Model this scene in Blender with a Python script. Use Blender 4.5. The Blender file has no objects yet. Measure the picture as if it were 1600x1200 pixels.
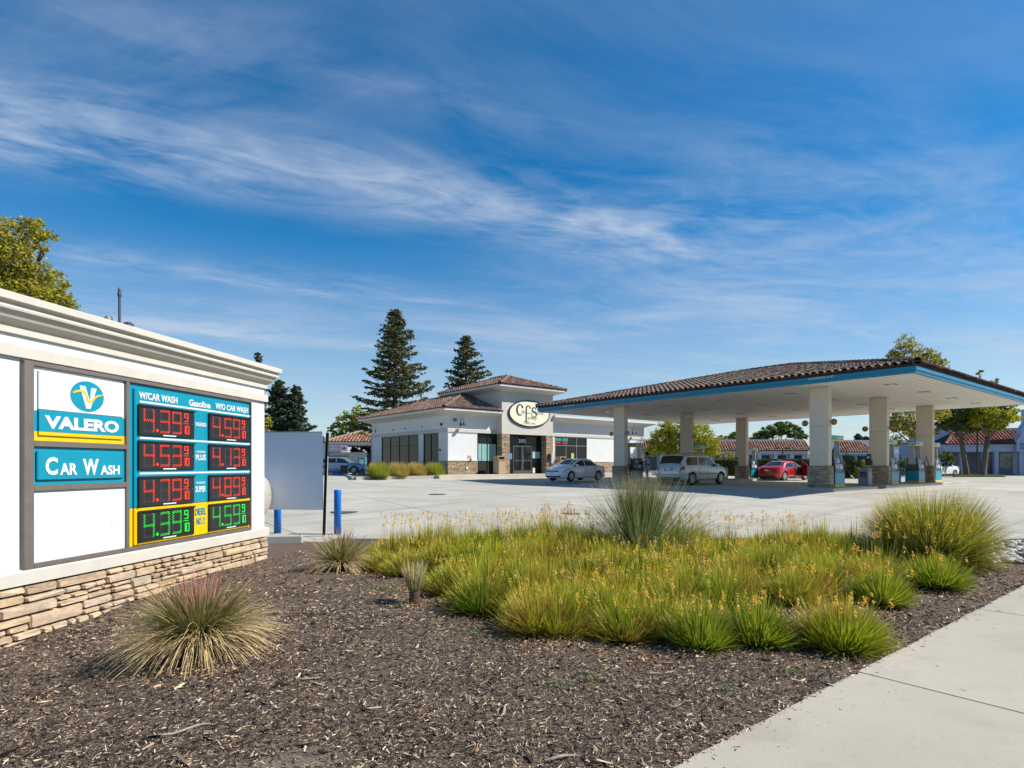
import bpy, bmesh, math, random
import numpy as np
from mathutils import Vector, Matrix

# ------------------------------------------------------------------ camera, sky, sun, exposure
R = math.radians
scene = bpy.context.scene
col = scene.collection
cam_d = bpy.data.cameras.new('camera')
cam_d.sensor_width = 36.0
cam_d.lens = 20.925
cam_d.shift_y = 127 / 1600.0
cam_d.clip_end = 6000
cam = bpy.data.objects.new('camera', cam_d)
cam.location = (0, 0, 1.1)
cam.rotation_euler = (R(90), 0, 0)
col.objects.link(cam)
scene.camera = cam

SUN_AZ = 92.5      # clockwise from +Y
SUN_EL = 43.0
world = bpy.data.worlds.new('World')
scene.world = world
world.use_nodes = True
wn = world.node_tree
wn.nodes.clear()


def _n(nt, typ, **kw):
    n = nt.nodes.new(typ)
    for k, v in kw.items():
        if k.startswith('i_'):
            key = k[2:]
            key = int(key) if key.isdigit() else key
            n.inputs[key].default_value = v
        else:
            setattr(n, k, v)
    return n


def _l(nt, a, b):
    nt.links.new(a, b)


def math_n(nt, op, a, b=None, clamp=False):
    n = nt.nodes.new('ShaderNodeMath')
    n.operation = op
    n.use_clamp = clamp
    for i, v in enumerate((a, b)):
        if v is None:
            continue
        if isinstance(v, (int, float)):
            n.inputs[i].default_value = v
        else:
            nt.links.new(v, n.inputs[i])
    return n.outputs[0]


def build_sky():
    nt = wn
    out = _n(nt, 'ShaderNodeOutputWorld')
    bg = _n(nt, 'ShaderNodeBackground')
    sky = _n(nt, 'ShaderNodeTexSky', sky_type='NISHITA')
    sky.sun_disc = False
    sky.sun_elevation = R(SUN_EL)
    sky.sun_rotation = R(SUN_AZ)
    sky.air_density = 1.0
    sky.dust_density = 0.25
    sky.ozone_density = 2.2
    hs = _n(nt, 'ShaderNodeHueSaturation')
    hs.inputs['Hue'].default_value = 0.497
    hs.inputs['Saturation'].default_value = 1.55
    hs.inputs['Value'].default_value = 0.74
    _l(nt, sky.outputs[0], hs.inputs['Color'])
    geo = _n(nt, 'ShaderNodeTexCoord')
    sep = _n(nt, 'ShaderNodeSeparateXYZ')
    _l(nt, geo.outputs['Generated'], sep.inputs[0])
    X, Y, Z = sep.outputs
    zz = math_n(nt, 'MAXIMUM', Z, 0.03)
    px = math_n(nt, 'DIVIDE', X, zz)
    py = math_n(nt, 'DIVIDE', Y, zz)
    # along (.92,.38) / across (-.38,.92) the wind that draws out the cirrus
    al = math_n(nt, 'ADD', math_n(nt, 'MULTIPLY', px, .92), math_n(nt, 'MULTIPLY', py, .38))
    ac = math_n(nt, 'ADD', math_n(nt, 'MULTIPLY', px, -.38), math_n(nt, 'MULTIPLY', py, .92))

    def noise(sa, sc, oa, oc, scale, detail, rough, dist=0.0):
        cmb = _n(nt, 'ShaderNodeCombineXYZ')
        _l(nt, math_n(nt, 'ADD', math_n(nt, 'MULTIPLY', al, sa), oa), cmb.inputs[0])
        _l(nt, math_n(nt, 'ADD', math_n(nt, 'MULTIPLY', ac, sc), oc), cmb.inputs[1])
        t = _n(nt, 'ShaderNodeTexNoise')
        t.inputs['Scale'].default_value = scale
        t.inputs['Detail'].default_value = detail
        t.inputs['Roughness'].default_value = rough
        t.inputs['Distortion'].default_value = dist
        _l(nt, cmb.outputs[0], t.inputs['Vector'])
        return t.outputs['Fac']

    def smooth(v, a, b):
        m = _n(nt, 'ShaderNodeMapRange', interpolation_type='SMOOTHSTEP')
        m.inputs[1].default_value = a
        m.inputs[2].default_value = b
        _l(nt, v, m.inputs[0])
        return m.outputs[0]

    big = noise(.35, .8, 3.1, 1.7, 0.9, 3, .5, .3)
    wisp = noise(.62, 1.05, 0.4, 5.2, 1.5, 8, .60, .9)
    fine = noise(1.1, 2.4, 2.0, 0.7, 2.2, 6, .62, 1.2)
    warp = noise(.5, .5, 7.0, 3.0, 1.0, 2, .5)
    acw = math_n(nt, 'ADD', ac, math_n(nt, 'MULTIPLY', math_n(nt, 'SUBTRACT', warp, .5), .7))

    def band(c, w, lo, hi, soft, amp):
        d = math_n(nt, 'DIVIDE', math_n(nt, 'SUBTRACT', acw, c), w)
        g = math_n(nt, 'POWER', 2.718, math_n(nt, 'MULTIPLY', math_n(nt, 'MULTIPLY', d, d), -1.0))
        e1 = smooth(al, lo - soft, lo + soft)
        e2 = math_n(nt, 'SUBTRACT', 1.0, smooth(al, hi - soft, hi + soft))
        m = math_n(nt, 'MULTIPLY', math_n(nt, 'MULTIPLY', g, e1), e2)
        return math_n(nt, 'MULTIPLY', m, amp)

    bands = [band(2.15, .30, -3.0, 2.0, .9, .95), band(1.75, .55, 1.3, 5.0, .7, .45), band(3.45, .20, -1.2, 1.0, .6, .55),
             band(5.0, .22, -1.6, 1.6, .5, .5), band(2.9, .5, 1.2, 6.0, .8, .40), band(1.55, .12, -.6, .9, .4, .30),
             band(1.9, .35, -4.0, -.5, .8, .45), band(4.6, .9, -9, 12, 2, .22)]
    tot = bands[0]
    for b in bands[1:]:
        tot = math_n(nt, 'ADD', tot, b)
    tex = math_n(nt, 'ADD', math_n(nt, 'MULTIPLY', smooth(wisp, .34, .74), .72), math_n(nt, 'MULTIPLY', smooth(fine, .35, .7), .38))
    dens = math_n(nt, 'MULTIPLY', tot, tex)
    veil = math_n(nt, 'MULTIPLY', smooth(big, .38, .75), math_n(nt, 'ADD', math_n(nt, 'MULTIPLY', smooth(wisp, .3, .8), .40), .10))
    dens = math_n(nt, 'ADD', dens, veil)
    # thin white haze near the horizon all round
    hz = math_n(nt, 'SUBTRACT', 1.0, smooth(Z, 0.0, .42))
    dens = math_n(nt, 'ADD', dens, math_n(nt, 'MULTIPLY', hz, .62))
    dens = math_n(nt, 'MULTIPLY', dens, 1.0, clamp=True)
    dens = math_n(nt, 'MULTIPLY', dens, .80)
    mix = _n(nt, 'ShaderNodeMix', data_type='RGBA')
    _l(nt, dens, mix.inputs[0])
    _l(nt, hs.outputs[0], mix.inputs[6])
    mix.inputs[7].default_value = (3.15, 3.65, 4.45, 1)
    _l(nt, mix.outputs[2], bg.inputs['Color'])
    bg.inputs['Strength'].default_value = 0.125
    _l(nt, bg.outputs[0], out.inputs[0])


build_sky()
sun_d = bpy.data.lights.new('sun', 'SUN')
sun_d.energy = 4.6
sun_d.angle = R(0.5)
sun_d.color = (1.0, .945, .86)
sun = bpy.data.objects.new('sun', sun_d)
sdir = Vector((math.sin(R(SUN_AZ)) * math.cos(R(SUN_EL)), math.cos(R(SUN_AZ)) * math.cos(R(SUN_EL)), math.sin(R(SUN_EL))))
sun.rotation_euler = sdir.to_track_quat('Z', 'Y').to_euler()
sun.location = sdir * 100
col.objects.link(sun)
scene.view_settings.view_transform = 'Standard'
scene.view_settings.look = 'None'
scene.view_settings.gamma = 1
scene.view_settings.use_curve_mapping = False
scene.view_settings.exposure = 0.50

# ------------------------------------------------------------------ materials
MATS = {}


def ramp(nt, fac, stops, interp='LINEAR'):
    r = nt.nodes.new('ShaderNodeValToRGB')
    r.color_ramp.interpolation = interp
    e = r.color_ramp.elements
    while len(e) < len(stops):
        e.new(.5)
    for i, (p, c) in enumerate(stops):
        e[i].position = p
        e[i].color = (*c, 1) if len(c) == 3 else c
    if fac is not None:
        nt.links.new(fac, r.inputs[0])
    return r.outputs[0]


def mixc(nt, f, a, b, mode='MIX'):
    m = nt.nodes.new('ShaderNodeMix')
    m.data_type = 'RGBA'
    m.blend_type = mode
    for idx, v in ((0, f), (6, a), (7, b)):
        if isinstance(v, (int, float)):
            m.inputs[idx].default_value = v
        elif isinstance(v, tuple):
            m.inputs[idx].default_value = (*v, 1) if len(v) == 3 else v
        else:
            nt.links.new(v, m.inputs[idx])
    return m.outputs[2]


def noise_n(nt, scale, detail=4, rough=.55, coord='Object', stretch=None):
    tc = nt.nodes.new('ShaderNodeTexCoord')
    src = tc.outputs[coord]
    if stretch:
        mp = nt.nodes.new('ShaderNodeMapping')
        mp.inputs['Scale'].default_value = stretch
        nt.links.new(src, mp.inputs[0])
        src = mp.outputs[0]
    t = nt.nodes.new('ShaderNodeTexNoise')
    t.inputs['Scale'].default_value = scale
    t.inputs['Detail'].default_value = detail
    t.inputs['Roughness'].default_value = rough
    nt.links.new(src, t.inputs['Vector'])
    return t.outputs['Fac']


def worldpos_noise(nt, scale, detail=3, rough=.55, stretch=None):
    g = nt.nodes.new('ShaderNodeNewGeometry')
    src = g.outputs['Position']
    if stretch:
        mp = nt.nodes.new('ShaderNodeMapping')
        mp.inputs['Scale'].default_value = stretch
        nt.links.new(src, mp.inputs[0])
        src = mp.outputs[0]
    t = nt.nodes.new('ShaderNodeTexNoise')
    t.inputs['Scale'].default_value = scale
    t.inputs['Detail'].default_value = detail
    t.inputs['Roughness'].default_value = rough
    nt.links.new(src, t.inputs['Vector'])
    return t.outputs['Fac']


def base_mat(name):
    m = bpy.data.materials.new(name)
    m.use_nodes = True
    nt = m.node_tree
    b = nt.nodes['Principled BSDF']
    return m, nt, b


def mat(name, color, rough=.6, metal=0.0, var=.12, nscale=6, bump=0.0, bscale=40, emit=None, estr=0, coat=0, spec=None):
    if name in MATS:
        return MATS[name]
    m, nt, b = base_mat(name)
    b.inputs['Roughness'].default_value = rough
    b.inputs['Metallic'].default_value = metal
    if coat:
        b.inputs['Coat Weight'].default_value = coat
        b.inputs['Coat Roughness'].default_value = .04
    if spec is not None:
        b.inputs['Specular IOR Level'].default_value = spec
    if var > 0:
        f = noise_n(nt, nscale, 5, .6)
        d = tuple(c * (1 - var) for c in color)
        u = tuple(min(1, c * (1 + var * .6)) for c in color)
        nt.links.new(ramp(nt, f, [(.3, d), (.7, u)]), b.inputs['Base Color'])
    else:
        b.inputs['Base Color'].default_value = (*color, 1)
    if bump:
        f = noise_n(nt, bscale, 4, .6)
        bp = nt.nodes.new('ShaderNodeBump')
        bp.inputs['Strength'].default_value = bump
        bp.inputs['Distance'].default_value = .02
        nt.links.new(f, bp.inputs['Height'])
        nt.links.new(bp.outputs[0], b.inputs['Normal'])
    if emit:
        b.inputs['Emission Color'].default_value = (*emit, 1)
        b.inputs['Emission Strength'].default_value = estr
    MATS[name] = m
    return m


def weather(m, amount=.16, tint=(.42, .38, .32)):
    """rain streaks and blotches that belong to the surface"""
    nt = m.node_tree
    b = nt.nodes['Principled BSDF']
    src = b.inputs['Base Color'].links[0].from_socket
    s = worldpos_noise(nt, 2.0, 6, .7, stretch=(4, 4, .35))
    s2 = worldpos_noise(nt, .9, 5, .65)
    f = mixc(nt, .5, ramp(nt, s, [(.50, (0, 0, 0)), (.78, (amount * 2,) * 3)]), ramp(nt, s2, [(.48, (0, 0, 0)), (.75, (amount * 1.4,) * 3)]))
    nt.links.new(mixc(nt, f, src, tint), b.inputs['Base Color'])
    return m


def rnd_fac(nt):
    g = nt.nodes.new('ShaderNodeNewGeometry')
    o = nt.nodes.new('ShaderNodeObjectInfo')
    a = math_n(nt, 'ADD', g.outputs['Random Per Island'], o.outputs['Random'])
    return math_n(nt, 'FRACT', a)


def piece_mat(name, stops, rough=.8, nscale=12, var=.3, bump=.4, bscale=30, island=True):
    """material of stones, tiles, chips: each piece takes its own colour from a ramp"""
    if name in MATS:
        return MATS[name]
    m, nt, b = base_mat(name)
    f = rnd_fac(nt)
    c = ramp(nt, f, stops)
    n = worldpos_noise(nt, nscale, 5, .6)
    v = ramp(nt, n, [(.3, (1 - var,) * 3), (.7, (1 + var * .3,) * 3)])
    nt.links.new(mixc(nt, 1.0, c, v, 'MULTIPLY'), b.inputs['Base Color'])
    b.inputs['Roughness'].default_value = rough
    if bump:
        f2 = worldpos_noise(nt, bscale, 4, .6)
        bp = nt.nodes.new('ShaderNodeBump')
        bp.inputs['Strength'].default_value = bump
        bp.inputs['Distance'].default_value = .02
        nt.links.new(f2, bp.inputs['Height'])
        nt.links.new(bp.outputs[0], b.inputs['Normal'])
    MATS[name] = m
    return m


def leaf_mat(name, root, stops, tip=None, tip_at=.75, patch=None, patch_scale=1.2, transl=.35, rough=.55):
    """blades and leaves: uv.x random per blade picks the colour, uv.y runs root to tip"""
    if name in MATS:
        return MATS[name]
    m, nt, b = base_mat(name)
    uv = nt.nodes.new('ShaderNodeUVMap')
    sp = nt.nodes.new('ShaderNodeSeparateXYZ')
    nt.links.new(uv.outputs[0], sp.inputs[0])
    c = ramp(nt, sp.outputs[0], stops)
    if patch:
        n = worldpos_noise(nt, patch_scale, 3, .6)
        pf = ramp(nt, n, [(.42, (0, 0, 0)), (.56, (1, 1, 1))])
        pc = ramp(nt, sp.outputs[0], patch)
        c = mixc(nt, pf, c, pc)
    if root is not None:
        rf = ramp(nt, sp.outputs[1], [(0.0, (1, 1, 1)), (.35, (0, 0, 0))])  # darkens the blade foot; in the bulbine this paints in shade
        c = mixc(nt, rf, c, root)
    if tip is not None:
        tf = ramp(nt, sp.outputs[1], [(tip_at - .2, (0, 0, 0)), (min(1, tip_at + .2), (1, 1, 1))])
        c = mixc(nt, tf, c, tip)
    nt.links.new(c, b.inputs['Base Color'])
    b.inputs['Roughness'].default_value = rough
    b.inputs['Specular IOR Level'].default_value = .3
    if transl:
        tr = nt.nodes.new('ShaderNodeBsdfTranslucent')
        nt.links.new(c, tr.inputs[0])
        ms = nt.nodes.new('ShaderNodeMixShader')
        ms.inputs[0].default_value = transl
        nt.links.new(b.outputs[0], ms.inputs[1])
        nt.links.new(tr.outputs[0], ms.inputs[2])
        nt.links.new(ms.outputs[0], nt.nodes['Material Output'].inputs[0])
    MATS[name] = m
    return m


# ------------------------------------------------------------------ mesh helpers
def tag(o, label=None, cat=None, group=None, kind=None):
    if label:
        o['label'] = label
    if cat:
        o['category'] = cat
    if group:
        o['group'] = group
    if kind:
        o['kind'] = kind
    return o


def empty(name, loc=(0, 0, 0), rz=0.0):
    o = bpy.data.objects.new(name, None)
    o.location = loc
    o.rotation_euler = (0, 0, rz)
    o.empty_display_size = .2
    col.objects.link(o)
    return o


class MB:
    """collects simple shapes into one mesh"""

    def __init__(self):
        self.v = []
        self.f = []

    def add(self, vs, fs):
        k = len(self.v)
        self.v += [tuple(p) for p in vs]
        self.f += [tuple(i + k for i in q) for q in fs]
        return self

    def box(self, x0, x1, y0, y1, z0, z1):
        vs = [(x0, y0, z0), (x1, y0, z0), (x1, y1, z0), (x0, y1, z0), (x0, y0, z1), (x1, y0, z1), (x1, y1, z1), (x0, y1, z1)]
        return self.add(vs, [(0, 3, 2, 1), (4, 5, 6, 7), (0, 1, 5, 4), (1, 2, 6, 5), (2, 3, 7, 6), (3, 0, 4, 7)])

    def prism(self, poly, axis, a, b):
        """polygon in the two other axes, extruded along axis from a to b"""
        n = len(poly)

        def mk(p, t):
            if axis == 'x':
                return (t, p[0], p[1])
            if axis == 'y':
                return (p[0], t, p[1])
            return (p[0], p[1], t)
        vs = [mk(p, a) for p in poly] + [mk(p, b) for p in poly]
        fs = [tuple(range(n)), tuple(range(2 * n - 1, n - 1, -1))]
        for i in range(n):
            j = (i + 1) % n
            fs.append((i, i + n, j + n, j))
        return self.add(vs, fs)

    def tube(self, pts, rad, seg=8, cap=True):
        pts = [Vector(p) for p in pts]
        n = len(pts)
        rs = rad if hasattr(rad, '__len__') else [rad] * n
        rings = []
        for i, p in enumerate(pts):
            d = (pts[min(i + 1, n - 1)] - pts[max(i - 1, 0)])
            if d.length < 1e-9:
                d = Vector((0, 0, 1))
            d.normalize()
            up = Vector((0, 0, 1)) if abs(d.z) < .95 else Vector((1, 0, 0))
            a = d.cross(up).normalized()
            b = d.cross(a)
            rings.append([tuple(p + (a * math.cos(2 * math.pi * k / seg) + b * math.sin(2 * math.pi * k / seg)) * rs[i]) for k in range(seg)])
        vs = [q for r in rings for q in r]
        fs = []
        for i in range(n - 1):
            for k in range(seg):
                k2 = (k + 1) % seg
                fs.append((i * seg + k, i * seg + k2, (i + 1) * seg + k2, (i + 1) * seg + k))
        if cap:
            fs.append(tuple(range(seg)))
            fs.append(tuple(range(n * seg - 1, (n - 1) * seg - 1, -1)))
        return self.add(vs, fs)

    def lathe(self, prof, c=(0, 0, 0), seg=20, axis='z'):
        vs, fs = [], []
        for r, h in prof:
            for k in range(seg):
                a = 2 * math.pi * k / seg
                p = (r * math.cos(a), r * math.sin(a), h)
                if axis == 'y':
                    p = (p[0], p[2], p[1])
                elif axis == 'x':
                    p = (p[2], p[0], p[1])
                vs.append((p[0] + c[0], p[1] + c[1], p[2] + c[2]))
        m = len(prof)
        for i in range(m - 1):
            for k in range(seg):
                k2 = (k + 1) % seg
                fs.append((i * seg + k, i * seg + k2, (i + 1) * seg + k2, (i + 1) * seg + k))
        fs.append(tuple(range(seg)))
        fs.append(tuple(range(m * seg - 1, (m - 1) * seg - 1, -1)))
        return self.add(vs, fs)

    def sweep(self, prof, path, close=True):
        """profile (o,z) carried along path points (x,y,dx,dy): mitred mouldings"""
        n = len(prof)
        vs = [(x + dx * o, y + dy * o, z) for (x, y, dx, dy) in path for (o, z) in prof]
        fs = []
        for i in range(len(path) - 1):
            for k in range(n):
                k2 = (k + 1) % n
                fs.append((i * n + k, i * n + k2, (i + 1) * n + k2, (i + 1) * n + k))
        fs.append(tuple(range(n)))
        fs.append(tuple(range(len(path) * n - 1, (len(path) - 1) * n - 1, -1)))
        return self.add(vs, fs)

    def mesh(self, name, m, smooth=False, bevel=0):
        me = bpy.data.meshes.new(name)
        me.from_pydata(self.v, [], self.f)
        bm = bmesh.new()
        bm.from_mesh(me)
        bmesh.ops.recalc_face_normals(bm, faces=bm.faces)
        if bevel:
            bmesh.ops.bevel(bm, geom=[e for e in bm.edges if len(e.link_faces) == 2 and e.calc_face_angle(0) > .6], offset=bevel, segments=1, affect='EDGES')
        bm.to_mesh(me)
        bm.free()
        if smooth:
            me.polygons.foreach_set('use_smooth', [True] * len(me.polygons))
        me.materials.append(m)
        return me

    def build(self, name, m, parent=None, smooth=False, bevel=0, loc=None, rz=0):
        o = bpy.data.objects.new(name, self.mesh(name, m, smooth, bevel))
        if loc is not None:
            o.location = loc
        o.rotation_euler = (0, 0, rz)
        o.parent = parent
        col.objects.link(o)
        return o


def link(name, me, parent=None, loc=(0, 0, 0), rot=(0, 0, 0), scale=(1, 1, 1)):
    o = bpy.data.objects.new(name, me)
    o.location = loc
    o.rotation_euler = rot
    o.scale = scale
    o.parent = parent
    col.objects.link(o)
    return o


def copy_tree(o, parent=None, kids=None):
    c = o.copy()
    col.objects.link(c)
    c.parent = parent
    for ch in [k for k in o.children]:
        copy_tree(ch, c)
    return c


def np_mesh(name, co, quads, uv, m, smooth=False):
    co = np.ascontiguousarray(co, dtype=np.float32).reshape(-1, 3)
    quads = np.ascontiguousarray(quads, dtype=np.int32)
    me = bpy.data.meshes.new(name)
    me.vertices.add(len(co))
    me.vertices.foreach_set('co', co.ravel())
    nq = len(quads)
    me.loops.add(nq * 4)
    me.loops.foreach_set('vertex_index', quads.ravel())
    me.polygons.add(nq)
    me.polygons.foreach_set('loop_start', np.arange(0, nq * 4, 4, dtype=np.int32))
    try:
        me.polygons.foreach_set('loop_total', np.full(nq, 4, dtype=np.int32))
    except Exception:
        pass
    if uv is not None:
        ul = me.uv_layers.new(name='UVMap')
        ul.data.foreach_set('uv', np.ascontiguousarray(uv, dtype=np.float32)[quads.ravel()].ravel())
    me.polygons.foreach_set('use_smooth', np.full(nq, bool(smooth)))
    me.update(calc_edges=True)
    me.validate()
    me.materials.append(m)
    return me


def blades(rng, x, y, z, az, lean, curve, length, width, K=3, jitter=.0):
    """grass blades as tapering ribbons; returns co, quads, uv"""
    n = len(x)
    p = np.stack([x, y, z], 1).astype(float)
    d = np.stack([np.cos(az), np.sin(az)], 1)
    tw = az + rng.uniform(-1.2, 1.2, n)
    side = np.stack([-np.sin(tw), np.cos(tw), np.zeros(n)], 1)
    co = np.zeros((n, K + 1, 2, 3))
    uv = np.zeros((n, K + 1, 2, 2))
    r = rng.random(n)
    for k in range(K + 1):
        s = k / K
        w = (width * (.55 + .45 * min(1, s * 4)) * (1 - s) ** .55 if k < K else width * .12)
        co[:, k, 0] = p - side * np.asarray(w).reshape(-1, 1) * .5
        co[:, k, 1] = p + side * np.asarray(w).reshape(-1, 1) * .5
        uv[:, k, :, 0] = r[:, None]
        uv[:, k, :, 1] = s
        th = lean + curve * (s + .5 / K)
        st = (length / K)
        p = p + np.stack([d[:, 0] * np.sin(th) * st, d[:, 1] * np.sin(th) * st, np.cos(th) * st], 1)
    base = (np.arange(n) * (K + 1) * 2)[:, None, None]
    kk = (np.arange(K) * 2)[None, :, None]
    quads = (base + kk + np.array([0, 1, 3, 2])[None, None, :]).reshape(-1, 4)
    return co.reshape(-1, 3), quads, uv.reshape(-1, 2)


def leaves(rng, P, size, flat=.5, up=None):
    """rhombic leaves at points P with random orientation"""
    n = len(P)
    a = rng.normal(size=(n, 3))
    a[:, 2] *= flat
    a /= np.linalg.norm(a, axis=1)[:, None]
    b = rng.normal(size=(n, 3))
    b -= a * (a * b).sum(1)[:, None]
    b /= np.linalg.norm(b, axis=1)[:, None]
    s = np.asarray(size).reshape(-1, 1) * rng.uniform(.6, 1.3, (n, 1))
    co = np.stack([P - a * s, P + b * s * .55, P + a * s, P - b * s * .55], 1)
    quads = np.arange(n * 4).reshape(n, 4)
    uv = np.zeros((n, 4, 2))
    uv[:, :, 0] = rng.random(n)[:, None]
    uv[:, :, 1] = .5
    return co.reshape(-1, 3), quads, uv.reshape(-1, 2)


def merge(parts):
    co, q, uv, k = [], [], [], 0
    for c, f, u in parts:
        co.append(c)
        q.append(f + k)
        uv.append(u)
        k += len(c)
    return np.concatenate(co), np.concatenate(q), np.concatenate(uv)


def text_mesh(s, m, x0, x1, z0, z1, bold=.0, depth=.004, shear=0.0, flip=False):
    """lettering in the xz plane facing -y, fitted to a box"""
    cu = bpy.data.curves.new('lettering', 'FONT')
    cu.body = s
    cu.size = 1
    cu.offset = bold
    cu.shear = shear
    cu.extrude = .01
    cu.resolution_u = 3
    cu.align_x = 'CENTER'
    o = bpy.data.objects.new('lettering', cu)
    col.objects.link(o)
    dg = bpy.context.evaluated_depsgraph_get()
    me = bpy.data.meshes.new_from_object(o.evaluated_get(dg))
    bpy.data.objects.remove(o)
    bpy.data.curves.remove(cu)
    n = len(me.vertices)
    co = np.zeros(n * 3, dtype=np.float32)
    me.vertices.foreach_get('co', co)
    co = co.reshape(-1, 3)
    mn, mx = co.min(0), co.max(0)
    X = x0 + (co[:, 0] - mn[0]) / (mx[0] - mn[0]) * (x1 - x0)
    Z = z0 + (co[:, 1] - mn[1]) / (mx[1] - mn[1]) * (z1 - z0)
    Y = -(co[:, 2] - mn[2]) / max(1e-6, mx[2] - mn[2]) * depth
    me.vertices.foreach_set('co', np.stack([X, Y, Z], 1).astype(np.float32).ravel())
    me.update()
    me.materials.clear()
    me.materials.append(m)
    return me


def text(name, s, m, parent, y, x0, x1, z0, z1, rot=0.0, **kw):
    me = text_mesh(s, m, x0, x1, z0, z1, **kw)
    return link(name, me, parent, (0, y, 0))


def stroke(mb, pts, ws, y, depth=.01):
    """variable-width pen stroke in the xz plane"""
    P = [Vector((p[0], 0, p[1])) for p in pts]
    L, Rr = [], []
    for i, p in enumerate(P):
        d = (P[min(i + 1, len(P) - 1)] - P[max(i - 1, 0)]).normalized()
        nrm = Vector((-d.z, 0, d.x))
        L.append(p + nrm * ws[i] / 2)
        Rr.append(p - nrm * ws[i] / 2)
    for i in range(len(P) - 1):
        q = [L[i], L[i + 1], Rr[i + 1], Rr[i]]
        vs = [(a.x, y, a.z) for a in q] + [(a.x, y - depth, a.z) for a in q]
        mb.add(vs, [(0, 1, 2, 3), (7, 6, 5, 4), (0, 4, 5, 1), (1, 5, 6, 2), (2, 6, 7, 3), (3, 7, 4, 0)])


def ellipse(cx, cz, rx, rz, n=40):
    return [(cx + rx * math.cos(2 * math.pi * i / n), cz + rz * math.sin(2 * math.pi * i / n)) for i in range(n)]


# common frame of the station: local x runs along V, local y along U
UV_U = Vector((-.625, .7806, 0))
UV_V = Vector((.7806, .625, 0))
RA = math.atan2(.625, .7806)
NC = Vector((14.6, 21.55, 0))       # near corner of the canopy


def cl(x, y, z=0.0):
    """canopy frame -> world"""
    return NC + UV_V * x + UV_U * y + Vector((0, 0, z))


def sstep(a, b, t):
    t = np.clip((t - a) / (b - a), 0, 1)
    return t * t * (3 - 2 * t)


def gz(x, y):
    """height of the paved ground"""
    t = -.625 * x + .7806 * y
    return -.58 + .58 * sstep(13.5, 25.0, y) + .30 * sstep(25, 38, t) * sstep(28, 36, y)


SWQ = Vector((.977, 3.244, 0))      # a point of the pavement edge


def swdist(x, y):
    """distance from the pavement edge into the planting bed"""
    return -.625 * (x - SWQ.x) + .7806 * (y - SWQ.y)


def bedz(x, y):
    x = np.asarray(x, float)
    y = np.asarray(y, float)
    z = -.54 - .15 * sstep(9.5, 6.0, y) * sstep(-2.0, -4.6, x)
    z = z + .05 * np.sin(x * .9 + 1) * np.sin(y * .7) * sstep(.2, 1.5, swdist(x, y)) * sstep(13, 11.5, y)
    z = z + .02 * np.sin(x * 3.1 + y * 2.3) * np.sin(y * 3.7 - x) * sstep(.1, .6, swdist(x, y))
    return z - .02

# ------------------------------------------------------------------ ground, lot, bed, pavement
def ground_sheet():
    rng = np.concatenate([-np.geomspace(60, 3000, 14)[::-1], np.linspace(-56, 56, 57), np.geomspace(60, 3000, 14)])
    ys = np.concatenate([-np.geomspace(20, 2000, 10)[::-1], np.linspace(-16, 80, 65), np.geomspace(84, 3000, 14)])
    X, Y = np.meshgrid(rng, ys)
    Z = gz(X, Y) - .06
    inside = (Y < 12.6) & (swdist(X, Y) > -4)
    Z = np.where(inside | (Y < 11.5), Z - .35, Z)
    nx, ny = len(rng), len(ys)
    i = np.arange(nx - 1)[None, :] + np.arange(ny - 1)[:, None] * nx
    quads = np.stack([i, i + 1, i + 1 + nx, i + nx], -1).reshape(-1, 4)
    m, nt, b = base_mat('asphalt')
    n = worldpos_noise(nt, .15, 5, .6)
    n2 = worldpos_noise(nt, 30, 3, .6)
    c = ramp(nt, n, [(.3, (.10, .10, .098)), (.7, (.15, .148, .142))])  # dark root colour paints in the shade low in the clumps
    nt.links.new(mixc(nt, .5, c, ramp(nt, n2, [(.3, (.4, .4, .4)), (.7, (1, 1, 1))]), 'MULTIPLY'), b.inputs['Base Color'])
    b.inputs['Roughness'].default_value = .85  # root darkened likewise, shade put into the colour
    o = link('ground', np_mesh('ground', np.stack([X, Y, Z], -1), quads, None, m))
    tag(o, kind='structure')


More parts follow.
